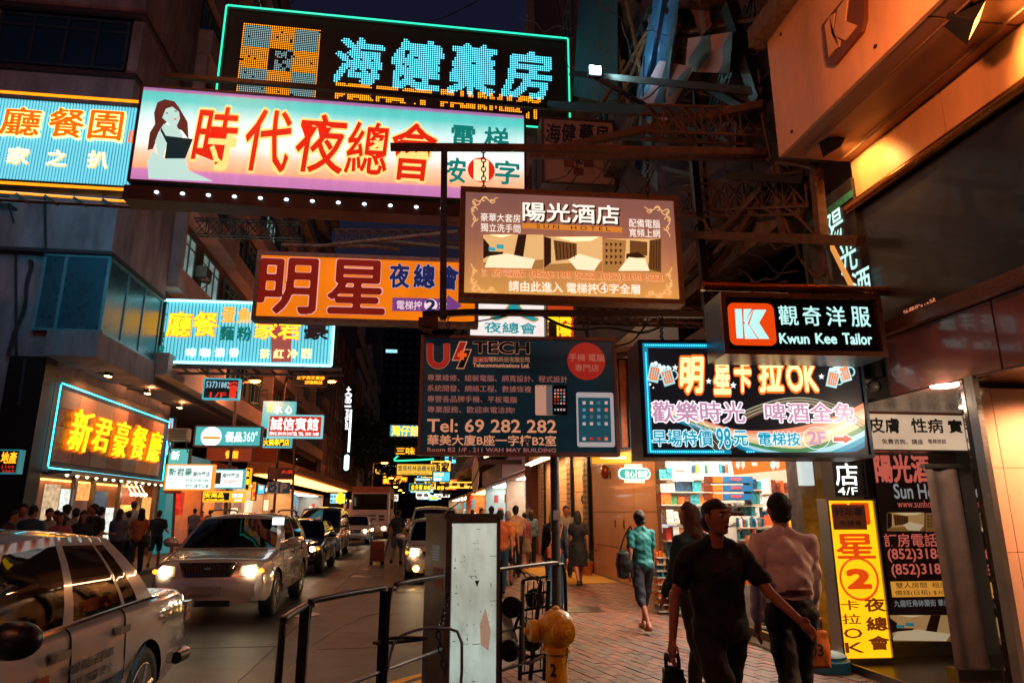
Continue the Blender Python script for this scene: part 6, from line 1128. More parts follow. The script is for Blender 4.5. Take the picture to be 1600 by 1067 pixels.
for x, w_ in ((700, 'left'), (918, 'right')): chain('hanger_chain', '%s chain holding the phone repair sign' % w_, at(x, 490, 9), at(x, 526, 9), 0, .022, M('chain_dark'), .06)
chain('hanger_chain', 'chain above the karaoke lightbox', at(1033, 494, 6.6), at(1034, 534, 6.3), 0, .02, M('chain_dark'), .05)
for lab, pts in (('cctv style bracket camera at the left end of the lower beam', ((648, 498), (690, 515))),):
    q = at(668, 506, 8.8); cc_ = T('bracket_lamp', 'small bracket lamp at the left end of the beam above the phone sign', 'lamp', q); b = B(); b.rod(at(700, 490, 8.9), at(655, 500, 8.8), .02, 6).box(q.x-.12, q.x+.14, 8.7, 8.9, q.z-.06, q.z+.06); b.done('housing', rust, cc_); B().rod((q.x-.05, 8.8, q.z-.06), (q.x+.06, 8.8, q.z-.09), .05, 10).done('lamp_glass', M('pale_lamp', '7A6A60', .3), cc_)
def girder(lab, p0, p1, h, n, mat=rust):
    a, c = at(*p0), at(*p1); u = Vector((0, 0, h)); w_ = Vector((0, .22, 0)); b = B()
    for o_ in (Vector(), u, w_, u+w_): b.rod(a+o_, c+o_, .015, sq=True)
    for k in range(n):
        t0, t1 = k/n, (k+1)/n; A, C_ = a.lerp(c, t0), a.lerp(c, t1)
        for s_ in (Vector(), w_): b.rod(A+s_, C_+u+s_, .008, sq=True).rod(A+u+s_, C_+s_, .008, sq=True).rod(C_+s_, C_+u+s_, .009, sq=True)
        b.rod(A, C_+w_, .012, sq=True).rod(A+u, C_+u+w_, .012, sq=True)
    meta(b.done('lattice_girder', mat, loc=a), lab, 'girder')
girder('lattice girder between the box sign and the orange fascia', (1010, 205, 8), (1190, 212, 7.4), .4, 6)
girder('lattice girder over the hotel lightbox toward the soffit', (1070, 330, 9.3), (1262, 322, 7.3), .42, 7)
girder('steep lattice girder left of the orange fascia', (1110, 210, 10), (1180, 20, 9.4), .3, 6, black)
girder('lattice girder behind the lower beam left of the karaoke sign', (900, 500, 10.5), (1110, 505, 9), .22, 10)
girder('long lattice girder over the orange lightbox', (520, 378, 17), (760, 380, 17), .35, 12)
girder('lattice girder reaching from the left facade behind the orange lightbox', (300, 365, 20), (470, 372, 19), .5, 8, black)
# flat old poles with sheen behind hotel sign (pipes across the sky)
bm('rusty_pipe', 'pale rusty pipe crossing above the orange lightbox', ((440, 383, 15.5), (580, 385, 15.5), (625, 390, 15.5)), .045, M('pale_rust', '8A6A5C', .5, .4, var=.6, sc=10), sq=False, cat='pipe')
bm('rusty_pipe', 'second pipe rising right above the orange lightbox', ((490, 386, 15.2), (715, 362, 15.2)), .05, M('pale_rust'), sq=False, cat='pipe')
bm('rusty_pipe', 'thin dark frame bar behind the two pipes', ((585, 374, 16), (720, 388, 16)), .03, steel, cat='pipe')
# tarpaulins, bamboo and lamp at upper right
stripe = M('tarp_stripe', '3A6A88', .6, var=0, bump=.3, bs=6); nt = stripe.node_tree; N = nt.nodes; L = nt.links
wv = N.new('ShaderNodeTexWave'); wv.inputs['Scale'].default_value = 1.1; wv.inputs['Distortion'].default_value = .6; tc = N.new('ShaderNodeTexCoord'); L.new(tc.outputs['Object'], wv.inputs[0]); cr_ = N.new('ShaderNodeValToRGB'); cr_.color_ramp.interpolation = 'CONSTANT'; cr_.color_ramp.elements[0].color = (.42, .32, .38, 1); cr_.color_ramp.elements[1].position = .5; cr_.color_ramp.elements[1].color = (.05, .19, .30, 1); L.new(wv.outputs['Fac'], cr_.inputs[0]); L.new(cr_.outputs[0], N['Principled BSDF'].inputs['Base Color'])
def tarp(label, quad, D, amp, mat, seed):
    r = random.Random(seed); b = B(); n = 14; V = []
    for i in range(n+1):
        for j in range(n+1):
            u, v = i/n, j/n; x = (quad[0][0]*(1-u)+quad[1][0]*u)*(1-v)+(quad[3][0]*(1-u)+quad[2][0]*u)*v; y = (quad[0][1]*(1-u)+quad[1][1]*u)*(1-v)+(quad[3][1]*(1-u)+quad[2][1]*u)*v
            V.append(at_free(x, y, at(x, y, D).y-.3+amp*(math.sin(u*9+v*2+seed)+.5*math.sin(v*7+u*3))))
    b.add(V, [(i*(n+1)+j, (i+1)*(n+1)+j, (i+1)*(n+1)+j+1, i*(n+1)+j+1) for i in range(n) for j in range(n)]); o = b.done('tarpaulin', mat, loc=V[0], smooth=True); meta(o, label, 'tarpaulin')
tarp('blue and pale striped tarpaulin fanned behind the upper right trusses', ((1075, 60), (1145, 50), (1140, 115), (1070, 112)), 12.5, .15, stripe, 1); tarp('crumpled blue tarpaulin strip hanging between bamboo poles', ((1022, -10), (1062, -10), (1045, 160), (992, 165)), 13, .2, M('tarp_blue', '2A5A80', .5, var=.5, sc=2, bump=.5, bs=6), 2); tarp('lower striped tarpaulin bunched above the hotel lightbox', ((1030, 95), (1085, 105), (1040, 190), (990, 170)), 12.6, .15, stripe, 3); tarp('pale blue plastic strip hanging behind the raking beam', ((1000, 175), (1022, 180), (1028, 300), (992, 260)), 12, .12, M('tarp_pale', '4A7A9A', .5, var=.4, sc=3, bump=.5, bs=6), 4); tarp('small grey and orange rag caught on the bronze pole', ((1080, 15), (1108, 18), (1112, 40), (1095, 58)), 10.2, .06, M('rag', '6A4A3A', .8, var=.6, sc=8), 5)
r = random.Random(55)
for k, (x0, y0, x1, y1) in enumerate(((955, 8, 985, 180), (978, -5, 1012, 180), (1030, 20, 975, 115), (1015, 30, 1035, 110), (1000, 160, 1060, 40), (960, 180, 1010, 60), (1050, -5, 1045, 120), (1032, -5, 1050, 110), (940, 165, 975, 95))): meta(beam('bamboo_pole', '', [at(x0, y0, 13.5), at((x0+x1)/2+r.uniform(-2, 2), (y0+y1)/2, 13.3), at(x1, y1, 13.2)], .045, M('bamboo'), False, 'bamboo pole'), ['leftmost long bamboo pole leaning beside the white lamp', 'second long bamboo pole from the white lamp', 'bamboo pole slanting down left across the dark gap', 'short upright bamboo pole in the blue tarpaulin', 'bamboo pole slanting up right through the tarpaulin', 'lower bamboo pole slanting up right', 'dark upright bamboo pole at the tarpaulin edge', 'bamboo pole right beside the upright one', 'short bamboo pole just right of the white lamp'][k], 'bamboo pole')
wl = T('white_floodlight', 'small square white floodlight on the dark wall at upper right', 'floodlight', at(930, 110, 10.6)); q = at(930, 110, 10.6); q = Vector((q.x, 10.6, q.z)); B().box(q.x-.1, q.x+.1, 10.58, 10.6, q.z-.08, q.z+.08).done('lens', E('flood_cyan', 'C8F8F8', 25, light=False), wl); B().box(q.x-.12, q.x+.12, 10.61, 10.72, q.z-.1, q.z+.1).done('housing', dark, wl); o = lamp('AREA', 'flood_light', q+Vector((0, -.1, 0)), 30, (.5, .9, 1), .25, wl); aim(o, q, q+Vector((.35, .25, .6)))
# netting wall lit by it
tarp('dark teal netting hanging behind the white floodlight', ((905, -5), (965, 0), (965, 165), (895, 150)), 17.2, .12, M('net_teal', '24586A', .7, var=.4, sc=2), 7)
at = at_free
# the two black floodlights under the canopy
def canopy_flood(label, px, py, X, e, tgt, sz=1.):
    q = atx(px, py, X); rt = T('canopy_floodlight', label, 'floodlight', q); d = (Vector(tgt)-q).normalized(); s_ = d.cross(Vector((0, 0, 1))).normalized(); u = s_.cross(d); b = B()
    F_ = lambda a, c, e_: q + s_*a*sz + u*c*sz + d*e_*sz
    b.add([F_(a, c, -.10) for a in (-.06, .06) for c in (-.05, .05)] + [F_(a, c, .08) for a in (-.13, .13) for c in (-.10, .10)], [(0, 1, 3, 2), (0, 1, 5, 4), (2, 3, 7, 6), (0, 2, 6, 4), (1, 3, 7, 5)]); b.done('housing', black, rt); B().add([F_(a, c, .075) for a, c in ((-.12, -.09), (.12, -.09), (.12, .09), (-.12, .09))], [(0, 1, 2, 3)]).done('lens', E('flood_orange_lens', 'FFB050', 6, light=False), rt)
    B().path([F_(-.13, 0, 0), F_(-.13, .16, -.05), F_(.13, .16, -.05), F_(.13, 0, 0)], .012, 5).rod(F_(0, .16, -.05), Vector((q.x, q.y, 5.12)), .02, 6).done('bracket', black, rt); o = lamp('SPOT', 'flood_light', q+d*.12*sz, e, (1, .5, .13), .06, rt, spot=125); aim(o, q, tgt); return rt
canopy_flood('small black floodlight under the canopy nearer the corner', 1297, 222, 3.95, 60, (4.45, 5.75, 4.75), .85); canopy_flood('larger black floodlight under the canopy at the top right edge', 1508, 28, 3.9, 75, (4.45, 3.5, 4.7), 1.1)
for q, e, t, sp_ in (((2.9, 4.2, 4.2), 40, (3.6, 4.6, 6.2), 100),): 
    rt = T('unseen_floodlight', 'unseen bracket floodlight that lights the street side of the fascia', 'floodlight', (2.7, 3.2, 4.9)); B().rod((3.6, 3.2, 5.0), (2.7, 3.2, 4.9), .02, 6).box(2.6, 2.8, 3.1, 3.3, 4.8, 4.9).done('housing', black, rt); o = lamp('SPOT', 'flood_light', (2.7, 3.2, 4.95), 290, (1, .33, .11), .1, rt, spot=140); aim(o, (2.7, 3.2, 5), (3.6, 4.4, 6.2))  # flood added to brighten the fascia front
# ceiling downlight in the entrance, door glass, hotel poster cabinet, plastic strip, mirror
dl = T('entrance_downlight', 'oval white downlight in the bronze ceiling over the entrance', 'ceiling light', (4.9, 5.6, 2.6)); q = atz(1476, 602, 2.6); B().lathe((q.x, q.y, 2.598), (0, 0, -1), [(0, .11), (.012, .1), (.014, 0)], 24).done('lens', E('down_white', 'FFE8D0', 9), dl); o = lamp('POINT', 'down_light', (q.x, q.y, 2.45), 30, (1, .72, .5), .1, dl)
for k in range(2): lamp_x = 5.6+k*.9; B().lathe((lamp_x, 6.3, 2.603), (0, 0, -1), [(0, .09), (.01, .085), (.012, 0)], 16).done('entrance_spot', E('down_white'), loc=(lamp_x, 6.3, 2.6)); 
for k, o in enumerate([o for o in bpy.data.objects if o.name.startswith('entrance_spot')]): meta(o, 'small round spot light deeper in the entrance ceiling, %s one' % ('left' if k == 0 else 'right'), 'ceiling light')
pc = T('hotel_poster_cabinet', 'dark lit hotel poster cabinet with phone numbers inside the glass doorway', 'poster cabinet', (5.2, 7.2, 0)); Pc = PY(7.2, 0); Q = Pc.box(1377, 706, 1516, 1000)
c0, c1, d0, d1 = Q; B().pb(Pc, c0, c1, d0, d1, -.2, -.01).done('cabinet', mtl, pc); B().pb(Pc, c0+.03, c1, d0+.06, d1-.02, -.009, 0).done('poster_ground', E('poster_dark', '2A1814', .25, var=.4), pc)
cv = lambda u0, v0, u1, v1: (c0+u0*(c1-c0), c0+u1*(c1-c0), d1-v1*(d1-d0), d1-v0*(d1-d0)); pkp = EN('poster_pink', 'D86858', .6); pgw = EN('poster_grey', 'A0A8A8', .5)
for s_, v, m_, of_ in (('陽光酒', (.04, .02, .66, .17), pkp, .03), ('Sun Ho', (.22, .18, .68, .26), pgw, .02), ('www.sunhotel', (.24, .27, .7, .31), pkp, 0), ('訂房電話:', (.04, .45, .66, .52), pkp, .01), ('(852)3188', (.06, .53, .68, .60), pkp, .02), ('(852)3188', (.08, .61, .70, .68), pkp, .02), ('九龍旺角砵蘭街 華美大廈', (.06, .795, .8, .83), pgw, 0)): text(pc, s_, cv(*v), Pc, m_, off=of_, px=False)
B().pb(Pc, *cv(.05, .70, .85, .78), .002, .006).done('price_band', EN('band_amber', 'E09838', .7), pc); text(pc, '雙人房間  租房  中', cv(.1, .705, .8, .735), Pc, inkc, px=False, lift=.01); text(pc, '價錢(日租) $300 $35', cv(.08, .745, .82, .775), Pc, inkc, px=False, lift=.01)
hotel_room(pc, Pc, 1386, 793, 1444, 822, 1, '_dim'); hotel_room(pc, Pc, 1446, 793, 1505, 822, 2, '_dim'); hotel_room(pc, Pc, 1390, 953, 1500, 994, 0, '_dim')
sb = T('rolled_banner_stand', 'translucent grey roll-up banner stand inside the doorway', 'banner stand', (5.35, 6.4, 0.05)); Pb = PY(6.3, -8, 1500, 850); V = []; b = B(); q = Pb.box(1468, 705, 1520, 1040)
n = 12
for k in range(n+1): u = k/n; V += [Pb.w(q[0]+u*(q[1]-q[0]), .10-Pb.o.z, .03*math.sin(u*9)), Pb.w(q[0]-.02+u*(q[1]-q[0]), 1.98-Pb.o.z, .03*math.sin(u*9+.5))]
b.add(V, [(2*k, 2*k+1, 2*k+3, 2*k+2) for k in range(n)]).done('banner_sheet', M('plastic_grey', '9A8880', .3, var=.3, sc=4, trans=0), sb, smooth=True); B().pb(Pb, q[0]-.04, q[1]+.04, .05-Pb.o.z, .14-Pb.o.z, -.08, .1).done('base', alu, sb); B().pb(Pb, q[0]-.04, q[1]+.02, 1.98-Pb.o.z, 2.02-Pb.o.z, -.03, .05).done('top_bar', alu, sb)
gd = T('glass_door', 'open glass door leaf with steel handle plate right of the poster cabinet', 'door', (4.75, 5.3, 0)); clg = M('clear_glass', 'C8B0A8', .02, 0, var=0, bump=0, trans=1)
dp0, dp1 = Vector((4.62, 5.02, .06)), Vector((5.25, 6.0, .06)); dd = (dp1-dp0); nn = Vector((dd.y, -dd.x, 0)).normalized()*.01; b = B().prism([dp0, dp1, dp1+Vector((0, 0, 2.4)), dp0+Vector((0, 0, 2.4))], nn); b.done('pane', clg, gd); m_ = dp0.lerp(dp1, .12)+Vector((0, 0, 1.0)); B().prism([m_, m_+dd*.09, m_+dd*.09+Vector((0, 0, .22)), m_+Vector((0, 0, .22))], nn*4).done('handle_plate', alu, gd); b = B()
for a in (0, .97): p = dp0.lerp(dp1, a); b.prism([p, p+dd*.03, p+dd*.03+Vector((0, 0, 2.42)), p+Vector((0, 0, 2.42))], nn*2.5)
b.done('door_stile', alu, gd)
# post and stuff between shop and doorway
B().box(4.42, 4.62, 7.62, 7.9, 0, 2.9).done('pier_facing', M('postered_pier', '7A6A60', .7, var=.6, sc=9), loc=(4.5, 7.7, 0)); meta(bpy.data.objects['pier_facing'], 'narrow pier pasted with torn notices left of the yellow vertical sign', 'pier')
B().box(4.36, 4.5, 7.45, 7.55, 1.85, 2.75).done('white_strip_sign', E('white_strip', 'D8E8E8', .8)); meta(bpy.data.objects['white_strip_sign'], 'narrow white lit strip sign left of the dark square sign', 'sign')
sc_ = T('security_camera', 'white dome security camera under the pink glass band', 'camera', (4.35, 6.2, 2.9))
for k, (x, y) in enumerate(((1372, 572), (1366, 604))): q = at(x, y, 6.1); B().ell(q, (.07, .07, .06), 14, 8).box(q.x-.1, q.x+.05, q.y, q.y+.1, q.z+.03, q.z+.07).done('dome', M('dome_grey', '5A5050', .3), sc_, smooth=True)
bs_ = T('banner_base', 'blue and white water-filled flag base standing by the shop doorway', 'flag base', atz(1272, 1040)); q = Vector((4.18, 7.05, 0)); ORG[bs_.name] = q; bs_.location = q; B().lathe(q, (0, 0, 1), [(0, .23), (.1, .23), (.12, .2), (.14, .2), (.15, 0)], 28).done('base', M('base_blue', '2A7A98', .4), bs_, smooth=True); B().lathe(q+Vector((0, 0, .141)), (0, 0, 1), [(0, .19), (.02, .17), (.03, 0)], 28).done('cover', M('base_white', 'A8B8BC', .5), bs_, smooth=True); B().rod(q+Vector((0, 0, .15)), q+Vector((-.12, .1, .95)), .03, 8).done('stem', M('base_blue'), bs_)
# ================================================================ PHARMACY (open shop between the stone bank front and the doorway)
ph = T('pharmacy', 'brightly lit open pharmacy packed with boxes and toiletries', 'shop', (4.2, 9.5, 0))
wl_ = M('shop_wall_white', 'B0A89C', .5, var=.15)
B().box(7.6, 7.7, 7.9, 11.78, 0, 3.6).box(4.3, 7.6, 11.70, 11.78, 0, 3.6).box(4.6, 7.6, 7.92, 8.0, 0, 3.6).done('inner_wall', wl_, ph); B().box(4.3, 7.6, 8.0, 11.7, 3.3, 3.36).done('shop_ceiling', M('ceiling_white'), ph)
for k in range(3): B().box(4.9+k*.95, 5.02+k*.95, 8.3, 11.4, 3.24, 3.28).done('ceiling_tube', E('pharmacy_tube', 'FFF0DC', 30), ph)
B().box(4.25, 4.75, 7.9, 11.8, 3.36, 4.3).done('fascia', M('fascia_brown'), ph)
o = lamp('AREA', 'pharmacy_light', (4.35, 9.6, 3.2), 330, (1, .8, .6), 3.2, ph, sy=.5); o.rotation_euler = (0, math.radians(-25), math.radians(90)); o.rotation_euler = (math.radians(0), math.radians(0), math.radians(90))
tl = T('added_canopy_tube', 'added long warm tube lamp under the corrugated canopy edge by the stone wall', 'lamp', (3.5, 14.2, 3.75)); B().rod((3.5, 12.8, 3.72), (3.5, 15.8, 3.72), .025, 8).done('tube', E('tube_warm'), tl); B().box(3.45, 3.55, 12.8, 15.8, 3.75, 3.80).done('housing', steel, tl); o = lamp('AREA', 'tube_light', (3.5, 14.3, 3.69), 130, (1, .5, .2), .1, tl, sy=3);  # tube lamp added to brighten the stone panels and pavement
el = T('entrance_lamp', 'warm lamp strip under the bank lintel over the yellow mat', 'lamp', (4.1, 21, 3.3)); B().box(4.0, 4.2, 19, 26, 3.28, 3.32).done('diffuser', E('tube_warm'), el); o = lamp('AREA', 'entrance_light', (4.1, 22, 3.26), 190, (1, .56, .24), .3, el, sy=6)
r = random.Random(21); bxc = [M('box_%d' % k, c, .45, var=.8, sc=22, bump=0) for k, c in enumerate(('D8601C', '1E5A80', 'D8C8B4', 'B02818', 'E0A020', '2A8A98', '7A3A28', 'E8E0D8', '123A58', 'C88040', '3A7A50'))]
B().box(4.28, 4.34, 8.0, 11.7, .0, .12).done('track', M('track_brass', '7A5A3A', .35, .6, bump=.8, bs=60), ph)
# ribbed ramp strip in front
b = B()
for k in range(60): b.box(4.06, 4.26, 7.5+k*.06, 7.54+k*.06, .012, .03)
b.box(4.05, 4.27, 7.5, 11.1, -.005, .012).done('floor_grille', M('grille_brass', '6A5A48', .35, .7), ph, kind='stuff')
def goods(D, px0, px1, pyt, pyb, rows_, seed, wmin=.08, wmax=.22, pal=None, dep=.25, shelf=True, nm='shelf_unit'):
    """a rack facing the street entrance: shelves and packets stacked on them, each packet a part"""
    r = random.Random(seed); wmin *= .6; wmax *= .62; rows_ = int(rows_*1.5+.5); a = at(px0, pyt, D); c = at(px1, pyb, D); x0, x1, zt, zb = a.x, c.x, a.z, max(.05, c.z); h = (zt-zb)/rows_
    for j in range(rows_):
        z = zb+j*h
        if shelf: B().box(x0, x1, D-.02, D+dep, z-.02, z).done('shelf_board', M('shelf_cream', 'B0A090', .4), ph)
        x = x0+.01
        while x < x1-.04:
            w_ = min(r.uniform(wmin, wmax), x1-x); hh = h*r.uniform(.55, .93); m_ = bxc[r.choice(pal) if pal else r.randrange(11)]; y0 = D+r.uniform(0, .06)
            B().box(x, x+w_-.008, y0, D+dep-.02, z, z+hh).done('packet', m_, ph)
            x += w_
goods(10.9, 1040, 1140, 790, 965, 4, 1, .1, .22); goods(11.3, 1030, 1120, 728, 788, 2, 2, .15, .3)
goods(9.2, 1200, 1262, 745, 900, 4, 3, .06, .16, (0, 4, 6, 2, 7)); goods(9.9, 1170, 1212, 742, 880, 4, 4, .08, .2, (5, 8, 7, 1)); goods(10.2, 1115, 1180, 783, 806, 2, 5, .05, .09, (2, 3, 7, 6)); goods(8.6, 1222, 1290, 900, 1015, 3, 6, .06, .18)
goods(9.6, 1152, 1205, 805, 842, 1, 7, .025, .05, (5, 7, 0, 1)); goods(9.4, 1150, 1235, 925, 985, 2, 8, .08, .2); goods(11.0, 1025, 1062, 860, 1000, 6, 9, .05, .12, (0, 1, 5, 4))
# the three long blue and orange cases
for k in range(3):
    p = at(1115, 754+k*13.5, 9.8); q = at(1176, 743+k*13.5, 9.8); cs = B().box(p.x, q.x, 9.8, 10.15, p.z, q.z-.012).done('long_case', M('case_blue', '0E5A90', .35, var=.15), ph); B().box(p.x-.01, p.x+(q.x-p.x)*.23, 9.79, 10.1, p.z+.002, q.z-.014).done('orange_end', M('case_orange', 'D8641A', .4), cs)
    P_ = PY(9.785, 0, 1150, 750); text(cs, 'tempo', (1142, 744+k*13.5+2, 1158, 752+k*13.5), P_, M('case_red', 'C83A20', .5), off=.03)
P_ = PY(9.7, 0, 1150, 820)
B().ppb(P_, 1120, 806, 1182, 850, 0, .03).done('white_panel', M('white_board', 'C8C4BC', .35, var=.05), ph); text(ph, 'Johnson', (1139, 818, 1156, 824), P_, inkc, off=.03, lift=.036); text(ph, '美', (1162, 818, 1168, 825), P_, M('ink_navy', '1A3A58', .5), off=.04, lift=.036); b = B(); b.path([P_.w(*P_.st(x, y), .036) for x, y in ((1143, 818), (1148, 816), (1153, 816), (1156, 818))], .006, 4); b.done('swoosh', inkc, ph)
# orange hanging banner and white adverts
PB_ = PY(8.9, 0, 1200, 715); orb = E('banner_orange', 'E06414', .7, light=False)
bn = T('hanging_banner', 'wide orange advertising banner hanging at the top of the pharmacy front', 'banner', PB_(1200, 742)); B().prism([PB_.w(*PB_.st(x, y), 0) for x, y in ((1142, 712), (1272, 700), (1271, 729), (1147, 742))], (0, .01, 0)).done('sheet', orb, bn)
for x in (1150, 1158, 1205, 1212): B().prism([PB_.w(*PB_.st(x+a, y), .004) for a, y in ((0, 718), (5, 718), (6, 728), (3, 734), (-1, 728))], PB_.n*.003).done('printed_figure', whc if x % 2 else M('base_white'), bn)
for x in (1174, 1240): B().ppb(PB_, x, 722, x+9, 728, .004, .006).done('printed_packet', M('base_white'), bn)
text(bn, '健康 美麗', (1178, 716, 1198, 721), PB_, EN('banner_white', 'F0E8E0', 1), lift=.006)
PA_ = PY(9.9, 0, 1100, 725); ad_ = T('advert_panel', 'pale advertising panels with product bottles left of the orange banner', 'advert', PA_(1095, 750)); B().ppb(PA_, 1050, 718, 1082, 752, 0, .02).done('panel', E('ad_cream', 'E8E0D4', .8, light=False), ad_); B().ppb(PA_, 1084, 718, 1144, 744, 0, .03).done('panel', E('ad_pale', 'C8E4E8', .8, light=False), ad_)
for k, x in enumerate((1080, 1085, 1090, 1100, 1106, 1122, 1127, 1132)): B().ppb(PA_, x, 727-(k % 3), x+4, 739, .031, .05).done('printed_bottle', bxc[(k*3+1) % 11], ad_)
text(ad_, 'Johnson', (1054, 733, 1068, 739), PA_, inkc, off=.02, lift=.03)
PG = PY(8.3, 0, 1200, 900)
# shop shutter posts at the right end and a hanging orange bag
b = B()
for x in (1268, 1280, 1291): p = at(x, 780, 8.0); b.box(p.x-.03, p.x+.03, 7.98, 8.06, 0, 2.3)
b.done('shutter_post', M('dark_frame'), ph, kind='stuff')
# red-hot drawer cabinet and roll of tissue packs
p = at(1170, 850, 9.55)
for k in range(8): B().box(p.x-.02, p.x+.24, 9.5, 9.75, .12+k*.14, .25+k*.14).done('tissue_pack', M('pack_peach', 'C87A50', .5, var=.2), ph)
p = at(1158, 960, 9.0); B().box(p.x-.25, p.x+.25, 9.0, 9.5, .05, .62).done('product_bin', M('bin_cream', '9A8C80', .5, var=.4, sc=10), ph)
for k in range(26): B().box(p.x-.24+(k % 7)*.068, p.x-.185+(k % 7)*.068, 9.02+(k//7)*.1, 9.1+(k//7)*.1, .6, .66+r.uniform(0, .1)).done('packet', bxc[r.randrange(11)], ph)
# orange display stand and poster stand at the left edge of the shop
dsd = T('display_stand', 'orange wheeled display stand full of small packs beside the woman in teal', 'display stand', (4.12, 10.9, 0)); p = Vector((4.15, 11.0, 0)); B().box(p.x-.12, p.x+.35, 11.0, 11.4, .08, 1.0).done('body', M('stand_orange', 'C84C14', .4, var=.3, sc=8), dsd)
for k in range(4): B().ell((p.x-.08+.38*(k % 2), 11.04+.32*(k//2), .04), .035, 8, 6).done('castor', M('rubber_black'), dsd)
for j in range(4):
    for k in range(5): B().box(p.x-.11+k*.09, p.x-.035+k*.09, 10.94, 11.0, .3+j*.17, .43+j*.17).done('packet', bxc[r.randrange(11)], dsd)
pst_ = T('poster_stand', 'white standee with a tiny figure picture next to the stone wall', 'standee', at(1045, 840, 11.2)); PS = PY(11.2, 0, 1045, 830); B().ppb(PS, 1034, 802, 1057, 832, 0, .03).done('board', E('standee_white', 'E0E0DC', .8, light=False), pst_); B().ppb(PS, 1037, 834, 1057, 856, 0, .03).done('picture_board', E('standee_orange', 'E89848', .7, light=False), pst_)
text(pst_, '藥品 特價', (1038, 808, 1053, 812), PS, inkc, lift=.034); text(pst_, '送貨服務', (1038, 815, 1053, 819), PS, inkc, lift=.034); B().ell(PS.w(*PS.st(1045, 841), .035), (.03, .01, .035), 8, 6).ell(PS.w(*PS.st(1045, 849), .035), (.045, .01, .06), 8, 6).done('printed_figure', M('case_red', 'C83A20', .5), pst_)
# aerosol and bottle shapes on the right shelves
for k in range(7):
    q = at(1236+k*5.5, 812, 8.9); b = B().lathe((q.x, 8.9, q.z-.11), (0, 0, 1), [(0, .03), (.17, .03), (.2, .012), (.24, .012)], 12); b.done('bottle', bxc[(4, 10, 0, 7, 5, 1, 4)[k]], ph, smooth=True)
B().box(at(1228, 814, 8.9).x, at(1290, 814, 8.9).x, 8.8, 9.1, at(1228, 824, 8.9).z-.02, at(1228, 824, 8.9).z).done('shelf_board', M('shelf_cream'), ph)
# planters by the bank
for k, (x, y, lab) in enumerate(((930, 880, 'orange planter with a low bush by the stone corner'), (905, 878, 'low red plinth block by the lattice entrance'))):
    q = atz(x, y); 
    if k == 0: pt = T('planter', lab, 'planter', (4.35, 17.9, 0)); q = Vector((4.35, 17.9, 0)); B().lathe(q, (0, 0, 1), [(0, .12), (.3, .17), (.32, .17), (.33, 0)], 16).done('pot', M('pot_orange', 'A85A20', .5), pt, smooth=True); b = B(); r2 = random.Random(4); [b.quad(*(lambda c, u, v: (c-u, c-v, c+u, c+v))(q+Vector((r2.gauss(0, .09), r2.gauss(0, .09), .5+r2.gauss(0, .12))), Vector((r2.gauss(0, 1), r2.gauss(0, 1), r2.gauss(0, 1))).normalized()*.05, Vector((r2.gauss(0, 1), r2.gauss(0, 1), r2.gauss(0, 1))).normalized()*.02)) for _ in range(160)]; b.done('leaves', M('foliage'), pt)
    else: o = B().box(4.1, 4.6, 18.8, 20.6, .012, .2).done('plinth_block', M('plinth_red', '8A3A28', .5)); meta(o, lab, 'plinth')
# ================================================================ figure building
skin = M('skin', 'A0644A', .5, 0, var=.1, sc=6, bump=.05, spec=.4); hairk = M('hair_black', '0A0706', .65, bump=.6, bs=60, stretch=(3, 3, .4)); hairb = M('hair_brown', '5A3420', .45, bump=.6, bs=60, stretch=(3, 3, .4)); M('trousers_black', '0C0D12', .8); M('cloth_dark', '14161C', .8); eyew = M('eye_white', 'B8B0A8', .2, var=0, bump=0); lipm = M('lips', '6A2E28', .5)
def remesh(b, name, mat, parent, vox, wr=0., seed=0, smooth=2, org=None):
    o = b.done('tmp', mat, parent if org is None else None)
    md = o.modifiers.new('r', 'REMESH'); md.mode = 'VOXEL'; md.voxel_size = vox; md.use_smooth_shade = True
    ms = o.modifiers.new('s', 'SMOOTH'); ms.iterations = smooth; ms.factor = .5
    bpy.context.view_layer.update(); me = bpy.data.meshes.new_from_object(o.evaluated_get(bpy.context.evaluated_depsgraph_get())); bpy.data.objects.remove(o); me.name = name
    if wr:
        nv = len(me.vertices); V = np.empty(nv*3); N_ = np.empty(nv*3); me.vertices.foreach_get('co', V); me.vertices.foreach_get('normal', N_); V = V.reshape(-1, 3); N_ = N_.reshape(-1, 3); d = np.array([noise.noise((v[0]*6+seed, v[1]*6, v[2]*9+v[0]*5))+.6*noise.noise((v[0]*13, v[1]*13+seed, v[2]*18-v[0]*8)) for v in V])
        V += N_*(wr*d)[:, None]; me.vertices.foreach_set('co', V.ravel()); me.update()
    return put(name, me, parent)
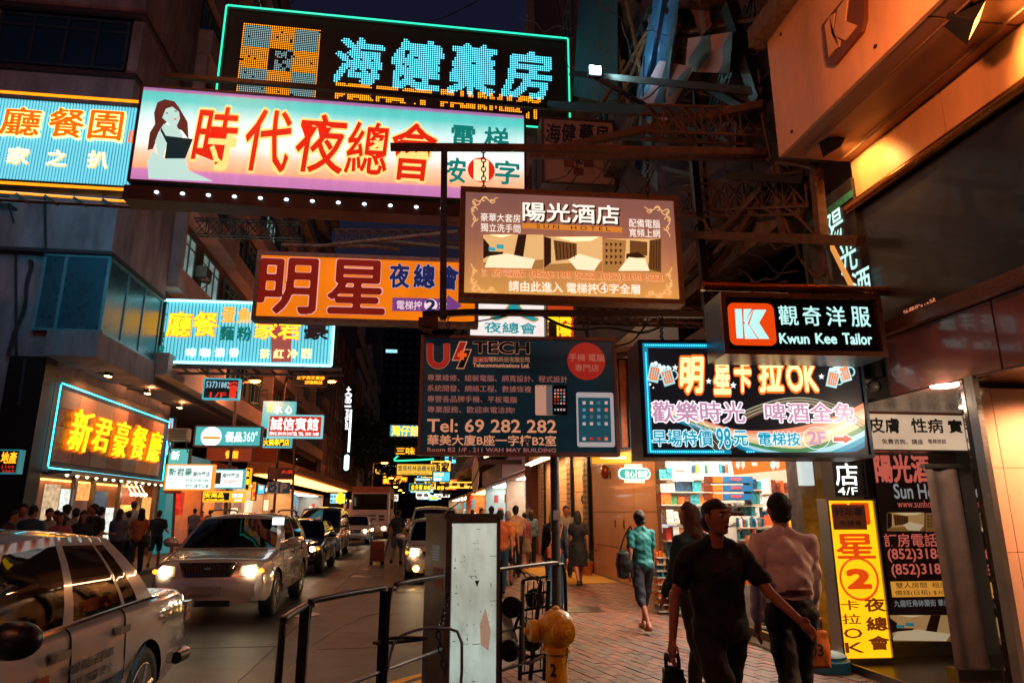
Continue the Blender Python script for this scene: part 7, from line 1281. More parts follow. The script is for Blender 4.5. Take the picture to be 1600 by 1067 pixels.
def person(label, loc, yaw, Hh=1.68, stride=.35, top=None, bottom=None, sleeve='short', legs='long', hair='short', haircol=None, shoe=None, det=1, female=False, swing=None, bend=(.25, .25), ab=(.12, .12), turn=0., group=None, lean=.03, tucked=False):
    k = Hh/1.75; rt = T('person', label, 'person', (0, 0, 0), group); vox = (.034, .017, .0085)[det]; top = top or M('cloth_dark', '14161C', .8); bottom = bottom or M('trousers_black', '0C0D12', .8); shoe = shoe or M('shoe_black', '0C0A0A', .4); haircol = haircol or hairk
    v = lambda x, y, z: Vector((x*k, y*k, z*k)); hw_ = .165 if female else .195; hipw = .095
    swing = swing if swing is not None else (-stride*.8, stride*.8)
    J = {}
    for s_, a, kb in ((-1, stride, .08), (1, -stride*.8, .35 if stride > .1 else .05)):
        h = v(s_*hipw, 0, .93); kn = h+v(0, -math.sin(a)*.43, -math.cos(a)*.43); an = kn+v(0, -math.sin(a-kb)*.41, -math.cos(a-kb)*.41); J[s_] = [h, kn, an, a-kb]
    dz = .09*k-min(J[-1][2].z, J[1][2].z)
    U = Vector((0, 0, dz)); ln = lambda p: p+Vector((0, -lean*(p.z-.9*k), 0)) if p.z > .9*k else p
    W_ = lambda x, y, z: ln(v(x, y, z))+U
    for s_ in (-1, 1): J[s_][:3] = [p+U for p in J[s_][:3]]
    body = B(); sh = B(); tr_ = B(); so = B()
    # torso core, neck, head
    for bb, g in ((body, -.03), (sh, .022)):
        bb.ell(W_(0, .0, 1.30), (k*(hw_-.025+g), k*(.115+g), k*.17), 16, 12); bb.ell(W_(0, 0, 1.08), (k*(.145 if female else .155)+g*k, k*(.105+g), k*.17), 16, 12); bb.cap(W_(-hw_+.045, .01, 1.405), W_(hw_-.045, .01, 1.405), k*(.056+g*.6), None, 12); [bb.cap(W_(s_*.035, .015, 1.475), W_(s_*(hw_-.05), .012, 1.42), k*(.042+g*.5), k*(.05+g*.5), 10) for s_ in (-1, 1)]
        if not tucked or bb is body: bb.ell(W_(0, 0, .97), (k*(.165+g), k*(.125+g), k*.12), 16, 12)
        if bb is sh: bb.ell(W_(0, 0, 1.18), (k*(hw_-.005 if not female else .155), k*.135, k*.22), 16, 12)
        if female: bb.ell(W_(-.07, -.09, 1.27), k*(.062+g)).ell(W_(.07, -.09, 1.27), k*(.062+g))
    body.cap(W_(0, .01, 1.42), W_(0, -.012, 1.56), .056*k, .05*k); hc = W_(0, -.025, 1.645); R = Matrix.Rotation(turn, 3, 'Z'); hp_ = lambda x, y, z: hc+R@(Vector((x, y, z))*k)
    body.ell(hc, (.076*k, .094*k, .108*k), 20, 14).ell(hp_(0, -.02, -.06), (.055*k, .066*k, .058*k), 14, 10)
    if det: body.ell(hp_(0, -.1, -.012), (.014*k, .02*k, .026*k)).ell(hp_(0, -.088, .035), (.05*k, .012*k, .012*k)).ell(hp_(-.078, .0, -.005), (.012*k, .02*k, .032*k)).ell(hp_(.078, 0, -.005), (.012*k, .02*k, .032*k)).ell(hp_(0, -.083, -.058), (.026*k, .016*k, .012*k)).ell(hp_(0, -.075, -.09), (.024*k, .018*k, .018*k))
    # arms and hands
    H_ = {}
    for s_, sw, be, a_ in ((-1, swing[0], bend[0], ab[0]), (1, swing[1], bend[1], ab[1])):
        p = W_(s_*(hw_-.005), .01, 1.41); e = p+v(s_*math.sin(a_)*.28, -math.sin(sw)*.28*math.cos(a_), -math.cos(sw)*math.cos(a_)*.28); f = sw+be; w_ = e+v(s_*math.sin(a_*.6)*.25, -math.sin(f)*.25, -math.cos(f)*.25); body.cap(p, e, .045*k, .037*k).cap(e, w_, .037*k, .025*k)
        d = (w_-e).normalized(); side = Vector((1, 0, 0)); fw = d.cross(side).normalized(); pm_ = w_+d*.045*k; body.cap(w_, pm_+d*.02*k, .022*k, .03*k).ell(pm_, (.02*k, .038*k, .045*k))
        if det == 2:
            for q, L1 in ((-1.5, .06), (-.5, .075), (.5, .08), (1.5, .068)): a0 = pm_+d*.035*k+fw*q*.018*k; a1 = a0+d*L1*.5*k-side*s_*.006; a2 = a1+d*L1*.5*k-side*s_*.02*k; body.cap(a0, a1, .0095*k, .009*k, 8).cap(a1, a2, .009*k, .0078*k, 8)
            t0 = pm_+fw*.03*k-d*.02*k; body.cap(t0, t0+fw*.022*k+d*.03*k-side*s_*.012*k, .012*k, .0105*k, 8).cap(t0+fw*.022*k+d*.03*k-side*s_*.012*k, t0+fw*.026*k+d*.058*k-side*s_*.02*k, .0105*k, .009*k, 8)
        else: body.cap(pm_, pm_+d*.09*k, .026*k, .014*k).cap(pm_, pm_+fw*.03*k+d*.03*k, .014*k, .011*k)
        H_[s_] = pm_+d*.06*k
        if sleeve == 'short': sh.cap(p, p.lerp(e, .62), .066*k, .062*k)
        elif sleeve == 'long': sh.cap(p, e, .064*k, .053*k).cap(e, w_.lerp(e, .06), .053*k, .040*k)
        elif sleeve == 'rolled': sh.cap(p, e, .064*k, .055*k).cap(e, e.lerp(w_, .35), .055*k, .048*k)
        else: sh.ell(p, .055*k)
    # legs
    for s_ in (-1, 1):
        h, kn, an, sa = J[s_]; lg = 1 if legs in ('skirt', 'short') else .86; body.cap(h, kn, .07*k, .050*k*lg).cap(kn, kn.lerp(an, .35), .048*k*lg, .052*k*lg).cap(kn.lerp(an, .35), an, .052*k*lg, .036*k*lg); toe = an+v(0, -.12, -.055); heel = an+v(0, .045, -.05); lift = 0
        if sa < -.12: toe = an+v(0, -.10, -.075)
        body.cap(heel, toe, .03*k, .028*k); so.cap(heel, toe, .041*k, .038*k).cap(an+v(0, 0, -.01), heel, .044*k, .038*k)
        if legs in ('long', 'short', 'capri'):
            r0, r1, r2 = (.100, .076, .066); tr_.cap(h, kn if legs != 'short' else h.lerp(kn, .8), r0*k, (r1 if legs != 'short' else .085)*k)
            if legs == 'long': tr_.cap(kn, an+v(0, 0, .01), r1*k, r2*k)
            if legs == 'capri': tr_.cap(kn, kn.lerp(an, .3), .062*k, .058*k)
    tr_.ell(W_(0, 0, .95), (.168*k, .125*k, .11*k), 16, 10)
    if legs == 'skirt': tr_.lathe(W_(0, 0, 1.0), (0, 0, -1), [(0, .13*k), (.1*k, .17*k), (.5*k, .23*k), (.52*k, .0)], 24)
    if tucked: tr_.ell(W_(0, 0, 1.0), (.168*k, .125*k, .07*k), 16, 8)
    remesh(body, 'body', skin, rt, vox, smooth=3 if det else 1); remesh(sh, 'shirt', top, rt, vox*1.15, 0 if not det else .010+.005*det, seed=loc[0]*7); remesh(tr_, 'skirt' if legs == 'skirt' else 'trousers', bottom, rt, vox*1.15, 0 if not det else .006+.004*det, seed=loc[1]); so.done('shoes', shoe, rt, smooth=True, kind='stuff')
    hb2 = B(); hb2.ell(hp_(0, .012, .028), (.089*k, .103*k, .098*k), 18, 12).ell(hp_(0, .04, -.03), (.08*k, .07*k, .075*k), 14, 10)
    if hair == 'long': hb2.cap(hp_(0, .05, -.0), hp_(0, .075, -.27), .078*k, .06*k).cap(hp_(-.06, .02, 0), hp_(-.07, .03, -.2), .035*k, .03*k).cap(hp_(.06, .02, 0), hp_(.07, .03, -.2), .035*k, .03*k)
    if hair == 'bun': hb2.ell(hp_(0, .11, .02), .045*k)
    ho = remesh(hb2, 'hair', haircol, rt, vox*1.1, .014 if det else .006)
    # trim hair off the face
    if det:
        for vt in ho.data.vertices:
            q = R.transposed()@(vt.co-hc)/k
            if q.y < -.035 and q.z < .055: vt.co = vt.co+R@Vector((0, (.055-q.z)*1.6*k, 0))
    if det == 2 or (det == 1 and False):
        for s_ in (-1, 1): B().ell(hp_(s_*.031, -.083, .012), .0135*k, 12, 8).done('eye', eyew, rt, smooth=True); B().ell(hp_(s_*.031, -.093, .012), (.0065*k, .004*k, .0065*k), 8, 6).done('iris', hairk, rt); B().ell(hp_(s_*.031, -.092, .034), (.02*k, .006*k, .004*k), 8, 5).done('eyebrow', haircol, rt)
        B().ell(hp_(0, -.097, -.056), (.022*k, .008*k, .007*k), 10, 6).done('mouth', lipm, rt)
    rt.location = loc; rt.rotation_euler.z = yaw; M4 = Matrix.Translation(Vector(loc))@Matrix.Rotation(yaw, 4, 'Z')
    return rt, {s_: M4@H_[s_] for s_ in H_}, M4, k
def foot(px, py, Z=0.): p = atz(px, py, Z); return (p.x, p.y, Z)
def col(px, Y, Z=0.): p = at(px, 800, Y); return (p.x, Y, Z)
def bag(label, c, sx, sy, sz, mat, strap=None, cat='handbag'):
    c = Vector(c); rt = T('shoulder_bag', label, cat, c); b = B(); b.ell(c, (sx, sy, sz*.9), 14, 10).box(c.x-sx*.8, c.x+sx*.8, c.y-sy*.7, c.y+sy*.7, c.z-sz, c.z+sz*.7); remesh(b, 'pouch', mat, rt, .016, .01)
    if strap is not None: B().path([c+Vector((-sx*.5, 0, sz*.7)), (c+Vector(strap))/2+Vector((-sx*.3, .02, .1)), Vector(strap), (c+Vector(strap))/2+Vector((sx*.4, -.02, .1)), c+Vector((sx*.5, 0, sz*.7))], .012, 6).done('strap', mat, rt)
# ================================================================ VEHICLES  (local: +Y to the rear, front at y = 0, facing the camera)
def interp(P, y):
    for (a, b_), (c, d) in zip(P, P[1:]):
        if y <= c: t = (y-a)/(c-a) if c > a else 0; t = min(1, max(0, t)); return b_+(d-b_)*(t*t*(3-2*t))
    return P[-1][1]
glc = M('car_glass', '6A7478', .02, 0, var=0, bump=0, trans=1, spec=.6); glk = M('car_glass_dark', '0A0D10', .03, 0, var=0, bump=0, coat=1, spec=.9)
tyre = M('tyre', '0E0E0F', .75, bump=.3); rimm = M('alloy', '9A9A9C', .25, .95, var=.1); chrome = M('chrome', 'C8C4BE', .08, 1, var=0, bump=0); trim = M('trim_black', '101012', .35); seam = M('door_seam', '050506', .8)
head = E('headlight_glow', 'FFE2B0', 45, light=False); amber = E('amber_lens', 'FF8A20', 4, light=False); tail_m = M('tail_red', '8A1010', .15, coat=1); lensm = M('lens_clear', 'A8A49C', .05, 0, var=0, bump=0, coat=1)
def make_car(name, label, paint, L, Wd, bot, top, hwp, cab, wheels, wr, det, glass=None, lod=1, lights=True, group=None, cat='car', side=1):
    """bot/top/hwp: profiles along y; cab: (y_belt_front, y_roof_front, y_roof_rear, y_belt_rear, z_roof, roof half width factor)"""
    rt = T(name, label, cat, (0, 0, 0), group); glass = glass or glc; n = 44 if lod else 20; hw = Wd/2; rings = []
    ys = sorted(set([0, .03, .08, .15] + [L*k/n for k in range(1, n)] + [L-.15, L-.08, L-.03, L]))
    for y in ys:
        w = hw*interp(hwp, y); zb = interp(bot, y); zt = interp(top, y); h = zt-zb
        rings.append([(0, zb), (.75*w, zb), (.93*w, zb+.03), (.985*w, zb+.10), (w, zb+.32*h), (w*1.005, zb+.52*h), (w*.995, zb+.60*h), (w*.985, zb+.78*h), (w*.955, zt-.045), (w*.90, zt-.008), (w*.8, zt+.008), (w*.45, zt+.022), (0, zt+.03)])
    V = []; Fc = []; m = 13; k2 = 24
    for y, R in zip(ys, rings): V += [(x, y, z) for x, z in R] + [(-x, y, z) for x, z in R[-2:0:-1]]
    for i in range(len(ys)-1):
        for j in range(k2): Fc.append((i*k2+j, (i+1)*k2+j, (i+1)*k2+(j+1) % k2, i*k2+(j+1) % k2))
    Fc += [tuple(range(k2)), tuple(range((len(ys)-1)*k2+k2-1, (len(ys)-1)*k2-1, -1))]
    body = B(); body.add(V, Fc); bo_ = body.done('body', [paint, trim], rt)
    cut = B()
    for wy in wheels:
        for s_ in (-1, 1): cut.lathe((s_*(hw+.1), wy, wr), (-s_, 0, 0), [(0, wr*1.15), (.42, wr*1.15)], 28)
    co = cut.done('cutter', trim); md = bo_.modifiers.new('arch', 'BOOLEAN'); md.object = co; md.operation = 'DIFFERENCE'; md.solver = 'EXACT'
    bpy.context.view_layer.update(); dg = bpy.context.evaluated_depsgraph_get(); me = bpy.data.meshes.new_from_object(bo_.evaluated_get(dg)); bo_.modifiers.clear(); bo_.data = me; bpy.data.objects.remove(co)
    for p_ in me.polygons:
        c = p_.center
        if any(math.hypot(c.y-wy, c.z-wr) < wr*1.13 and abs(c.x) < hw-.02 for wy in wheels): p_.material_index = 1
    me.polygons.foreach_set('use_smooth', [True]*len(me.polygons)); me.set_sharp_from_angle(angle=math.radians(32))
    # cabin
    y0, y1, y2, y3, zr, rf = cab[:6]; bulge = .035; wrf = hw*rf; tb = lambda y: interp(top, y)-.012; wb = lambda y: hw*interp(hwp, y)*.925
    fr_ = B(); gl = B(); nu, nv = 30, 8
    def S(u, v, s_):
        yb = y0+(y3-y0)*u; yt = y1+(y2-y1)*u; y = yb+(yt-yb)*v; zt_ = zr-.05-.03*abs(u-.45)*2; return (s_*(wb(yb)+(wrf-wb(yb))*v+bulge*math.sin(math.pi*v)), y, tb(yb)+(zt_-tb(yb))*v)
    def Wn(x, v, rear):
        a, b_, u = (y3, y2, 1) if rear else (y0, y1, 0); sg = 1 if rear else -1; p = S(u, v, 1); cv = (.16 if not rear else .08)*(1-x*x); return (x*p[0], p[1]+sg*cv, p[2]+.05*v*(1-x*x))
    wins = cab[6]; vb, vt = .06, .90
    ub = sorted(set([i/nu for i in range(nu+1)] + [a for w_ in wins for a in w_])); vv = [0, vb, .25, .5, .7, vt, 1]
    for s_ in (-1, 1):
        for i in range(len(ub)-1):
            for j in range(len(vv)-1):
                um = (ub[i]+ub[i+1])/2; q = [S(ub[i], vv[j], s_), S(ub[i+1], vv[j], s_), S(ub[i+1], vv[j+1], s_), S(ub[i], vv[j+1], s_)]
                (gl if any(a < um < b_ for a, b_ in wins) and 0 < j < len(vv)-2 else fr_).add(q, [(0, 1, 2, 3)])
    xs = [-1, -.93, -.5, 0, .5, .93, 1]; xs = [-1, -.92] + [-.92+1.84*k/8 for k in range(1, 8)] + [.92, 1]
    for rear in (0, 1):
        for i in range(len(xs)-1):
            for j in range(len(vv)-1): (gl if 0 < i < len(xs)-2 and 0 < j < len(vv)-2 else fr_).add([Wn(xs[i], vv[j], rear), Wn(xs[i+1], vv[j], rear), Wn(xs[i+1], vv[j+1], rear), Wn(xs[i], vv[j+1], rear)], [(0, 1, 2, 3)])
    nr = 10
    def Rf(x, u): a, b_ = Wn(x, 1, 0), Wn(x, 1, 1); e = S(u, 1, 1); return (x*e[0], a[1]+(b_[1]-a[1])*u, e[2]+.05*(1-x*x)+.012*math.sin(math.pi*u)*(1-x*x))
    for i in range(len(xs)-1):
        for j in range(nr): fr_.add([Rf(xs[i], j/nr), Rf(xs[i+1], j/nr), Rf(xs[i+1], (j+1)/nr), Rf(xs[i], (j+1)/nr)], [(0, 1, 2, 3)])
    import bmesh
    def weld(o):
        bm_ = bmesh.new(); bm_.from_mesh(o.data); bmesh.ops.remove_doubles(bm_, verts=bm_.verts, dist=.0008); bmesh.ops.recalc_face_normals(bm_, faces=bm_.faces); bm_.to_mesh(o.data); bm_.free(); o.data.polygons.foreach_set('use_smooth', [True]*len(o.data.polygons)); o.data.set_sharp_from_angle(angle=math.radians(38))
    co_ = fr_.done('cabin_frame', paint, rt); weld(co_); gg = gl.done('windows', glass, rt); weld(gg)
    if glass is glc:
        B().box(-hw*.8, hw*.8, y0+.1, y3-.1, .35, .42).box(-hw*.82, hw*.82, y0-.1, y0+.35, tb(y0)-.25, tb(y0)-.02).done('dashboard', trim, rt)
        for sx in (-.38, .38): 
            for sy in (y1+.55, y1+1.45):
                if sy < y3-.5: B().box(sx-.25, sx+.25, sy, sy+.5, .42, .62).box(sx-.25, sx+.25, sy+.42, sy+.56, .6, 1.08).ell((sx, sy+.5, 1.16), (.14, .06, .1), 10, 6).done('car_seat', M('seat_cloth', '1C1A1C', .8), rt, smooth=True)
    # belt trim, seams, handles
    for s_ in (-1, 1):
        b = B(); b.path([(s_*(wb(y0+(y3-y0)*k/8)+.012), y0+(y3-y0)*k/8, tb(y0+(y3-y0)*k/8)+.012) for k in range(9)], .012, 4); b.done('belt_trim', det.get('belt', trim), rt)
        for sy in det.get('seams', ()): b = B(); b.path([(s_*hw*interp(hwp, sy)*f_, sy+o_, z) for f_, o_, z in ((.99, 0, .30), (1.003, 0, .5), (.998, .0, .68), (.97, 0, interp(top, sy)-.06), (.93, 0, interp(top, sy)-.01))], .006, 4); b.done('door_seam', seam, rt)
        for sy in det.get('handles', ()): zz = interp(top, sy)-.14; B().box(min(s_*hw*.965, s_*(hw*.985+.035)), max(s_*hw*.965, s_*(hw*.985+.035)), sy, sy+.16, zz, zz+.045).done('door_handle', det.get('handle_mat', chrome), rt)
        if det.get('rub', True): B().box(min(s_*hw*.99, s_*(hw+.014)), max(s_*hw*.99, s_*(hw+.014)), wheels[0]+wr*1.3, wheels[1]-wr*1.3, .47, .52).done('rub_strip', det.get('rubmat', paint), rt)
        my = y0+.25; mz = tb(y0)+.06; mb = B(); mb.ell((s_*(hw+.13), my, mz+.06), (.125, .075, .085), 14, 8).box(min(s_*hw*.9, s_*(hw+.06)), max(s_*hw*.9, s_*(hw+.06)), my-.02, my+.04, mz-.02, mz+.04); mb.done('mirror', det.get('mirror', paint), rt, smooth=True)
    # wheels
    for wy in wheels:
        for s_ in (-1, 1):
            b = B(); b.lathe((s_*(hw-.02), wy, wr), (-s_, 0, 0), [(.0, wr*.66), (-.012, wr*.72), (-.008, wr*.92), (.02, wr), (.19, wr), (.21, wr*.9), (.21, wr*.5)], 32); wh_ = b.done('wheel', tyre, rt, smooth=True); b = B()
            b.lathe((s_*(hw-.012), wy, wr), (-s_, 0, 0), [(0, wr*.665), (-.003, wr*.64), (.04, wr*.60), (.1, wr*.58), (.105, 0)], 28)
            ns = det.get('spokes', 5)
            for k in range(ns):
                a = 2*math.pi*k/ns+.3; p = (s_*(hw-.028), wy, wr); q = (s_*(hw-.02), wy+math.cos(a)*wr*.62, wr+math.sin(a)*wr*.62); b.rod(p, q, .032, 6, .022)
            b.lathe((s_*(hw-.0), wy, wr), (-s_, 0, 0), [(0, .03), (.0, .06), (.05, .07)], 14); b.done('rim', rimm, wh_, smooth=True)
    # front
    w0 = hw*interp(hwp, .12); g = det['grille']; gz0, gz1, gw = g[:3]
    B().prism([(-gw, -.022, gz1), (gw, -.022, gz1), (gw*.82, -.03, gz0), (-gw*.82, -.03, gz0)], (0, .06, 0)).done('grille', trim, rt); b = B(); ng = det.get('slats', 0)
    for k in range(ng): x = -gw*.9+1.8*gw*k/(ng-1); b.rod((x, -.034, gz1-.01), (x*.86, -.04, gz0+.012), .007, 4)
    for k in range(0 if ng else 3): zz = gz0+(gz1-gz0)*(k+.7)/3.4; b.box(-gw*.9, gw*.9, -.036, -.028, zz, zz+.012)
    b.path([(-gw, -.03, gz1), (gw, -.03, gz1), (gw*.82, -.038, gz0), (-gw*.82, -.038, gz0)], .011, 5, True).ell((0, -.045, (gz0+gz1)/2), (.05, .012, .035), 12, 6); b.done('grille_bars', chrome, rt, kind='stuff')
    hx0, hx1, hz0, hz1 = det['lamp']
    for s_ in (-1, 1):
        b = B(); pts = [(s_*hx0, -.012, hz0+.03), (s_*hx1, .05, hz0), (s_*(hw*.985), .30, hz0+.05), (s_*(hw*.975), .42, hz1-.01), (s_*hx1*.96, .10, hz1), (s_*hx0*1.04, .02, hz1-.02)]
        b.prism(pts, (0, .12, 0)); hl = b.done('headlight', lensm, rt); hc_ = (s_*(hx0*.35+hx1*.65), .02, (hz0+hz1)/2); r_ = min(.085, (hz1-hz0)*.42)
        if lights: B().lathe((hc_[0], hc_[1]-.035, hc_[2]), (0, 1, 0), [(0, r_*.8), (.004, r_), (.03, r_)], 18).done('bulb', head, hl)
        if lights and det.get('amber', True): B().ell((s_*(hx1+.06), .07, hc_[2]), (.04, .03, .035), 8, 6).done('side_lamp', amber, hl)
    bz = det.get('bumper', (.22, .52)); b = B(); b.prism([(-w0, -.03, bz[0]), (w0, -.03, bz[0]), (hw*.99, .25, bz[0]), (-hw*.99, .25, bz[0])], (0, 0, .01)); B().box(-.26, .26, -.075, -.06, det.get('plate', .38), det.get('plate', .38)+.12).done('number_plate', M('plate_white', '8A8078', .4), rt)
    B().box(-gw*.9, gw*.9, -.028, .02, bz[0]+.02, bz[0]+.11).done('lower_grille', trim, rt)
    # rear
    for s_ in (-1, 1): zt_ = interp(top, L-.1); tl = B(); tl.box(min(s_*hw*.55, s_*hw*.93), max(s_*hw*.55, s_*hw*.93), L-.03, L+.012, zt_-.24, zt_-.08).box(min(s_*hw*.86, s_*hw*.945), max(s_*hw*.86, s_*hw*.945), L-.14, L+.006, zt_-.24, zt_-.08); tl.done('tail_light', tail_m, rt)
    rt['_w'] = hw
    if lights:
        for s_ in (-1, 1): o = lamp('SPOT', 'headlight_beam', (s_*hx1*.8, -.15, (hz0+hz1)/2), det.get('beam', 35), (1, .78, .5), .05, rt, spot=95); o.rotation_euler = (math.radians(82), 0, math.pi)
    return rt
def place(o, x, y, rz=0., s=1.): o.location = (x, y, -.12); o.rotation_euler.z = math.radians(rz); del o['_w']; return o
silver = M('silver_paint', 'B8ACA2', .24, .35, var=.06, sc=1, bump=0, coat=1, spec=.6); blackp = M('black_car_paint', '08090B', .12, .2, var=0, bump=0, coat=1); whitep = M('white_car_paint', 'A8A29C', .18, .1, var=.05, bump=0, coat=1); taxip = M('taxi_paint', 'B4A6A4', .16, .15, var=.06, sc=2, bump=0, coat=1)
suv_d = dict(seams=(1.35, 2.42, 3.3), handles=(2.2, 3.1), grille=(.72, .90, .42), slats=17, lamp=(.47, .74, .68, .87), bumper=(.24, .6), plate=.44, spokes=5, beam=9, rub=True)
suv = make_car('parked_suv', 'large silver SUV with lit headlights and ribbed grille heading the traffic on the left', silver, 4.6, 1.84, [(0, .30), (.5, .26), (4.2, .28), (4.6, .36)], [(0, .60), (.06, .84), (.25, .93), (1.25, 1.06), (3.9, 1.10), (4.5, 1.08), (4.6, 1.02)], [(0, .80), (.12, .90), (.5, .985), (1.2, 1), (3.8, 1), (4.4, .95), (4.6, .86)], (1.15, 1.95, 3.95, 4.5, 1.66, .70, ((.13, .42), (.46, .72), (.76, .93))), (.86, 3.48), .36, suv_d); suv.name = 'suv'; ORG['suv'] = Vector((0, 0, 0))
for s_ in (-1, 1): b = B(); b.path([(s_*.60, 2.1, 1.66), (s_*.61, 2.3, 1.71), (s_*.61, 3.8, 1.71), (s_*.60, 4.0, 1.65)], .018, 6); b.done('roof_rail', trim, suv)
pl_ = Pl((.925, 3.2, 0), 90); text(suv, 'HARRIER', (-1.25, -.35, .66, .78), Pl((.922, 3.2, 0), 90), trim, off=.03, px=False, sh=.2, lift=.012)
B().box(.60, .80, 1.62, 1.66, 1.45, 1.58).done('licence_sticker', whc, suv)
place(suv, -3.22, 11.75, 0)
tx = make_car('taxi', 'pale taxi saloon with advert lettering, cut off at the bottom left corner', taxip, 4.7, 1.70, [(0, .28), (.5, .22), (4.2, .24), (4.7, .36)], [(0, .50), (.06, .74), (.3, .80), (1.3, .92), (1.6, .94), (3.7, .96), (4.5, .95), (4.66, .90), (4.7, .84)], [(0, .84), (.12, .93), (.5, .985), (1.2, 1), (3.9, .995), (4.5, .955), (4.7, .88)], (1.25, 1.85, 3.18, 3.78, 1.50, .74, ((.08, .45), (.50, .78), (.80, .89))), (.82, 3.60), .32, dict(seams=(1.28, 2.42, 3.18), handles=(2.18, 3.0), grille=(.58, .72, .5), lamp=(.5, .78, .56, .73), bumper=(.22, .5), plate=.36, spokes=6, belt=chrome, mirror=trim, beam=0), lights=True)
sp_ = Pl((.862, 3.5, 0), 90); inkb = M('ad_ink', '1A2838', .4); tq = M('ad_teal', '0E4A68', .35)
text(tx, '召車熱線人間大愛', (.30, 1.08, .76, .86), sp_, inkb, off=.02, px=False, lift=.0); text(tx, 'www.taxiapp.com', (.55, 1.05, .66, .72), sp_, inkb, px=False, lift=.004); text(tx, 'TAXI 的士', (.70, 1.08, .50, .60), sp_, inkb, off=.02, px=False, sh=.2, lift=.004)
for k, s2_ in enumerate(('智能召車', '即時 可靠 安全', '全港電召服務', '二十四小時')): text(tx, s2_, (-1.15+k*.02, -.55, .70-k*.09, .76-k*.09), sp_, inkb, off=.012, px=False, lift=.004)
text(tx, '的士 免費', (-2.0, -1.35, .62, .76), sp_, M('ad_orange', 'B8481C', .4), off=.03, px=False, lift=.004); text(tx, '機場接送服務', (-1.75, -1.0, .42, .52), sp_, inkb, off=.02, px=False, lift=.004)
B().prism([sp_.w(a, z, .016) for a, z in ((-1.5, .36), (-.4, .60), (-.42, .36))], sp_.n*.002).prism([sp_.w(a, z, .016) for a, z in ((-.28, .57), (-.02, .70), (-.22, .50))], sp_.n*.002).done('advert_swoosh', tq, tx, kind='stuff')
b = B(); b.path([(-.84, 4.3, .43), (-.83, 4.56, .43), (-.6, 4.67, .43), (0, 4.70, .43), (.6, 4.67, .43), (.83, 4.56, .43), (.84, 4.3, .43)], .05, 8); b.done('rear_bumper', trim, tx, smooth=True)
B().box(-.2, .2, 2.3, 2.5, 1.545, 1.66).done('roof_sign', E('taxi_roof_sign', 'FFE8C0', .6, light=False), tx)
place(tx, -2.91, 2.2, 0); tx.scale = (1.05, 1.05, 1.05)
bk_ = make_car('sedan', 'glossy black car with bluish headlights right behind the silver SUV', blackp, 4.4, 1.76, [(0, .26), (.5, .2), (4, .24), (4.4, .32)], [(0, .48), (.06, .70), (.3, .80), (1.3, .95), (3.7, 1.0), (4.3, 1.0), (4.4, .92)], [(0, .8), (.12, .9), (.5, .98), (1.2, 1), (3.8, 1), (4.2, .95), (4.4, .86)], (1.1, 2.0, 3.5, 4.15, 1.47, .72, ((.1, .42), (.46, .72), (.76, .9))), (.85, 3.5), .33, dict(seams=(1.35, 2.4), handles=(2.2, 3.1), grille=(.60, .70, .4), lamp=(.45, .74, .62, .76), plate=.38, beam=7, rub=False)); place(bk_, -3.5, 20.3)
van_p = dict(bot=[(0, .28), (.5, .22), (4.3, .24), (4.7, .32)], top=[(0, .55), (.06, .82), (.3, .95), (.95, 1.12), (4.4, 1.16), (4.6, 1.14), (4.7, 1.05)], hwp=[(0, .82), (.12, .92), (.5, .985), (1.2, 1), (4.3, 1), (4.6, .95), (4.7, .9)], cab=(.75, 1.75, 4.35, 4.62, 1.88, .78, ((.12, .34), (.38, .62), (.66, .92))))
vd = dict(seams=(1.2, 2.4, 3.4), handles=(2.2, 2.7), grille=(.66, .84, .5), lamp=(.48, .76, .70, .90), plate=.42, beam=6, rub=False)
v1 = make_car('people_carrier', 'dark silver people carrier behind the black car', M('grey_paint', '5A5A60', .18, .5, var=.05, bump=0, coat=1), 4.7, 1.8, van_p['bot'], van_p['top'], van_p['hwp'], van_p['cab'], (.9, 3.75), .34, vd, glass=glk, cat='van'); place(v1, -3.75, 27)
v2 = make_car('people_carrier', 'white van parked at right behind the small silver car', whitep, 4.7, 1.8, van_p['bot'], van_p['top'], van_p['hwp'], van_p['cab'], (.9, 3.75), .34, dict(vd), glass=glk, lights=False, cat='van'); place(v2, .62, 23.2)
hb_ = dict(bot=[(0, .26), (.5, .2), (3.6, .24), (3.9, .32)], top=[(0, .5), (.06, .74), (.3, .86), (1.0, 1.0), (3.6, 1.04), (3.8, 1.02), (3.9, .94)], hwp=[(0, .78), (.12, .9), (.5, .98), (1.1, 1), (3.4, 1), (3.75, .95), (3.9, .86)], cab=(.75, 1.6, 3.4, 3.78, 1.54, .74, ((.12, .42), (.46, .74), (.78, .93))))
c1 = make_car('hatchback', 'small silver car parked at the right kerb behind the kiosk, one lamp glowing yellow', silver, 3.9, 1.68, hb_['bot'], hb_['top'], hb_['hwp'], hb_['cab'], (.75, 3.15), .31, dict(seams=(1.2, 2.2), handles=(2.0,), grille=(.62, .76, .42), lamp=(.42, .72, .62, .84), plate=.34, beam=8, rub=False)); B().ell((-.55, .0, .36), (.07, .05, .07), 10, 6).ell((.55, .0, .36), (.07, .05, .07), 10, 6).done('fog_lamp', E('fog_glow', 'FFB850', 30, light=False), c1, kind='stuff'); text(c1, '28', (.0, .2, .355, .44), Pl((0, -.076, 0)), trim, off=.02, px=False); place(c1, .56, 17.4)
c2 = make_car('hatchback', 'small white car with bright headlights in front of the truck', whitep, 3.9, 1.68, hb_['bot'], hb_['top'], hb_['hwp'], hb_['cab'], (.75, 3.15), .31, dict(seams=(1.2, 2.2), handles=(2.0,), grille=(.62, .76, .42), lamp=(.42, .72, .62, .80), plate=.34, beam=8, rub=False), glass=glk, lod=0); place(c2, -3.35, 38.5)
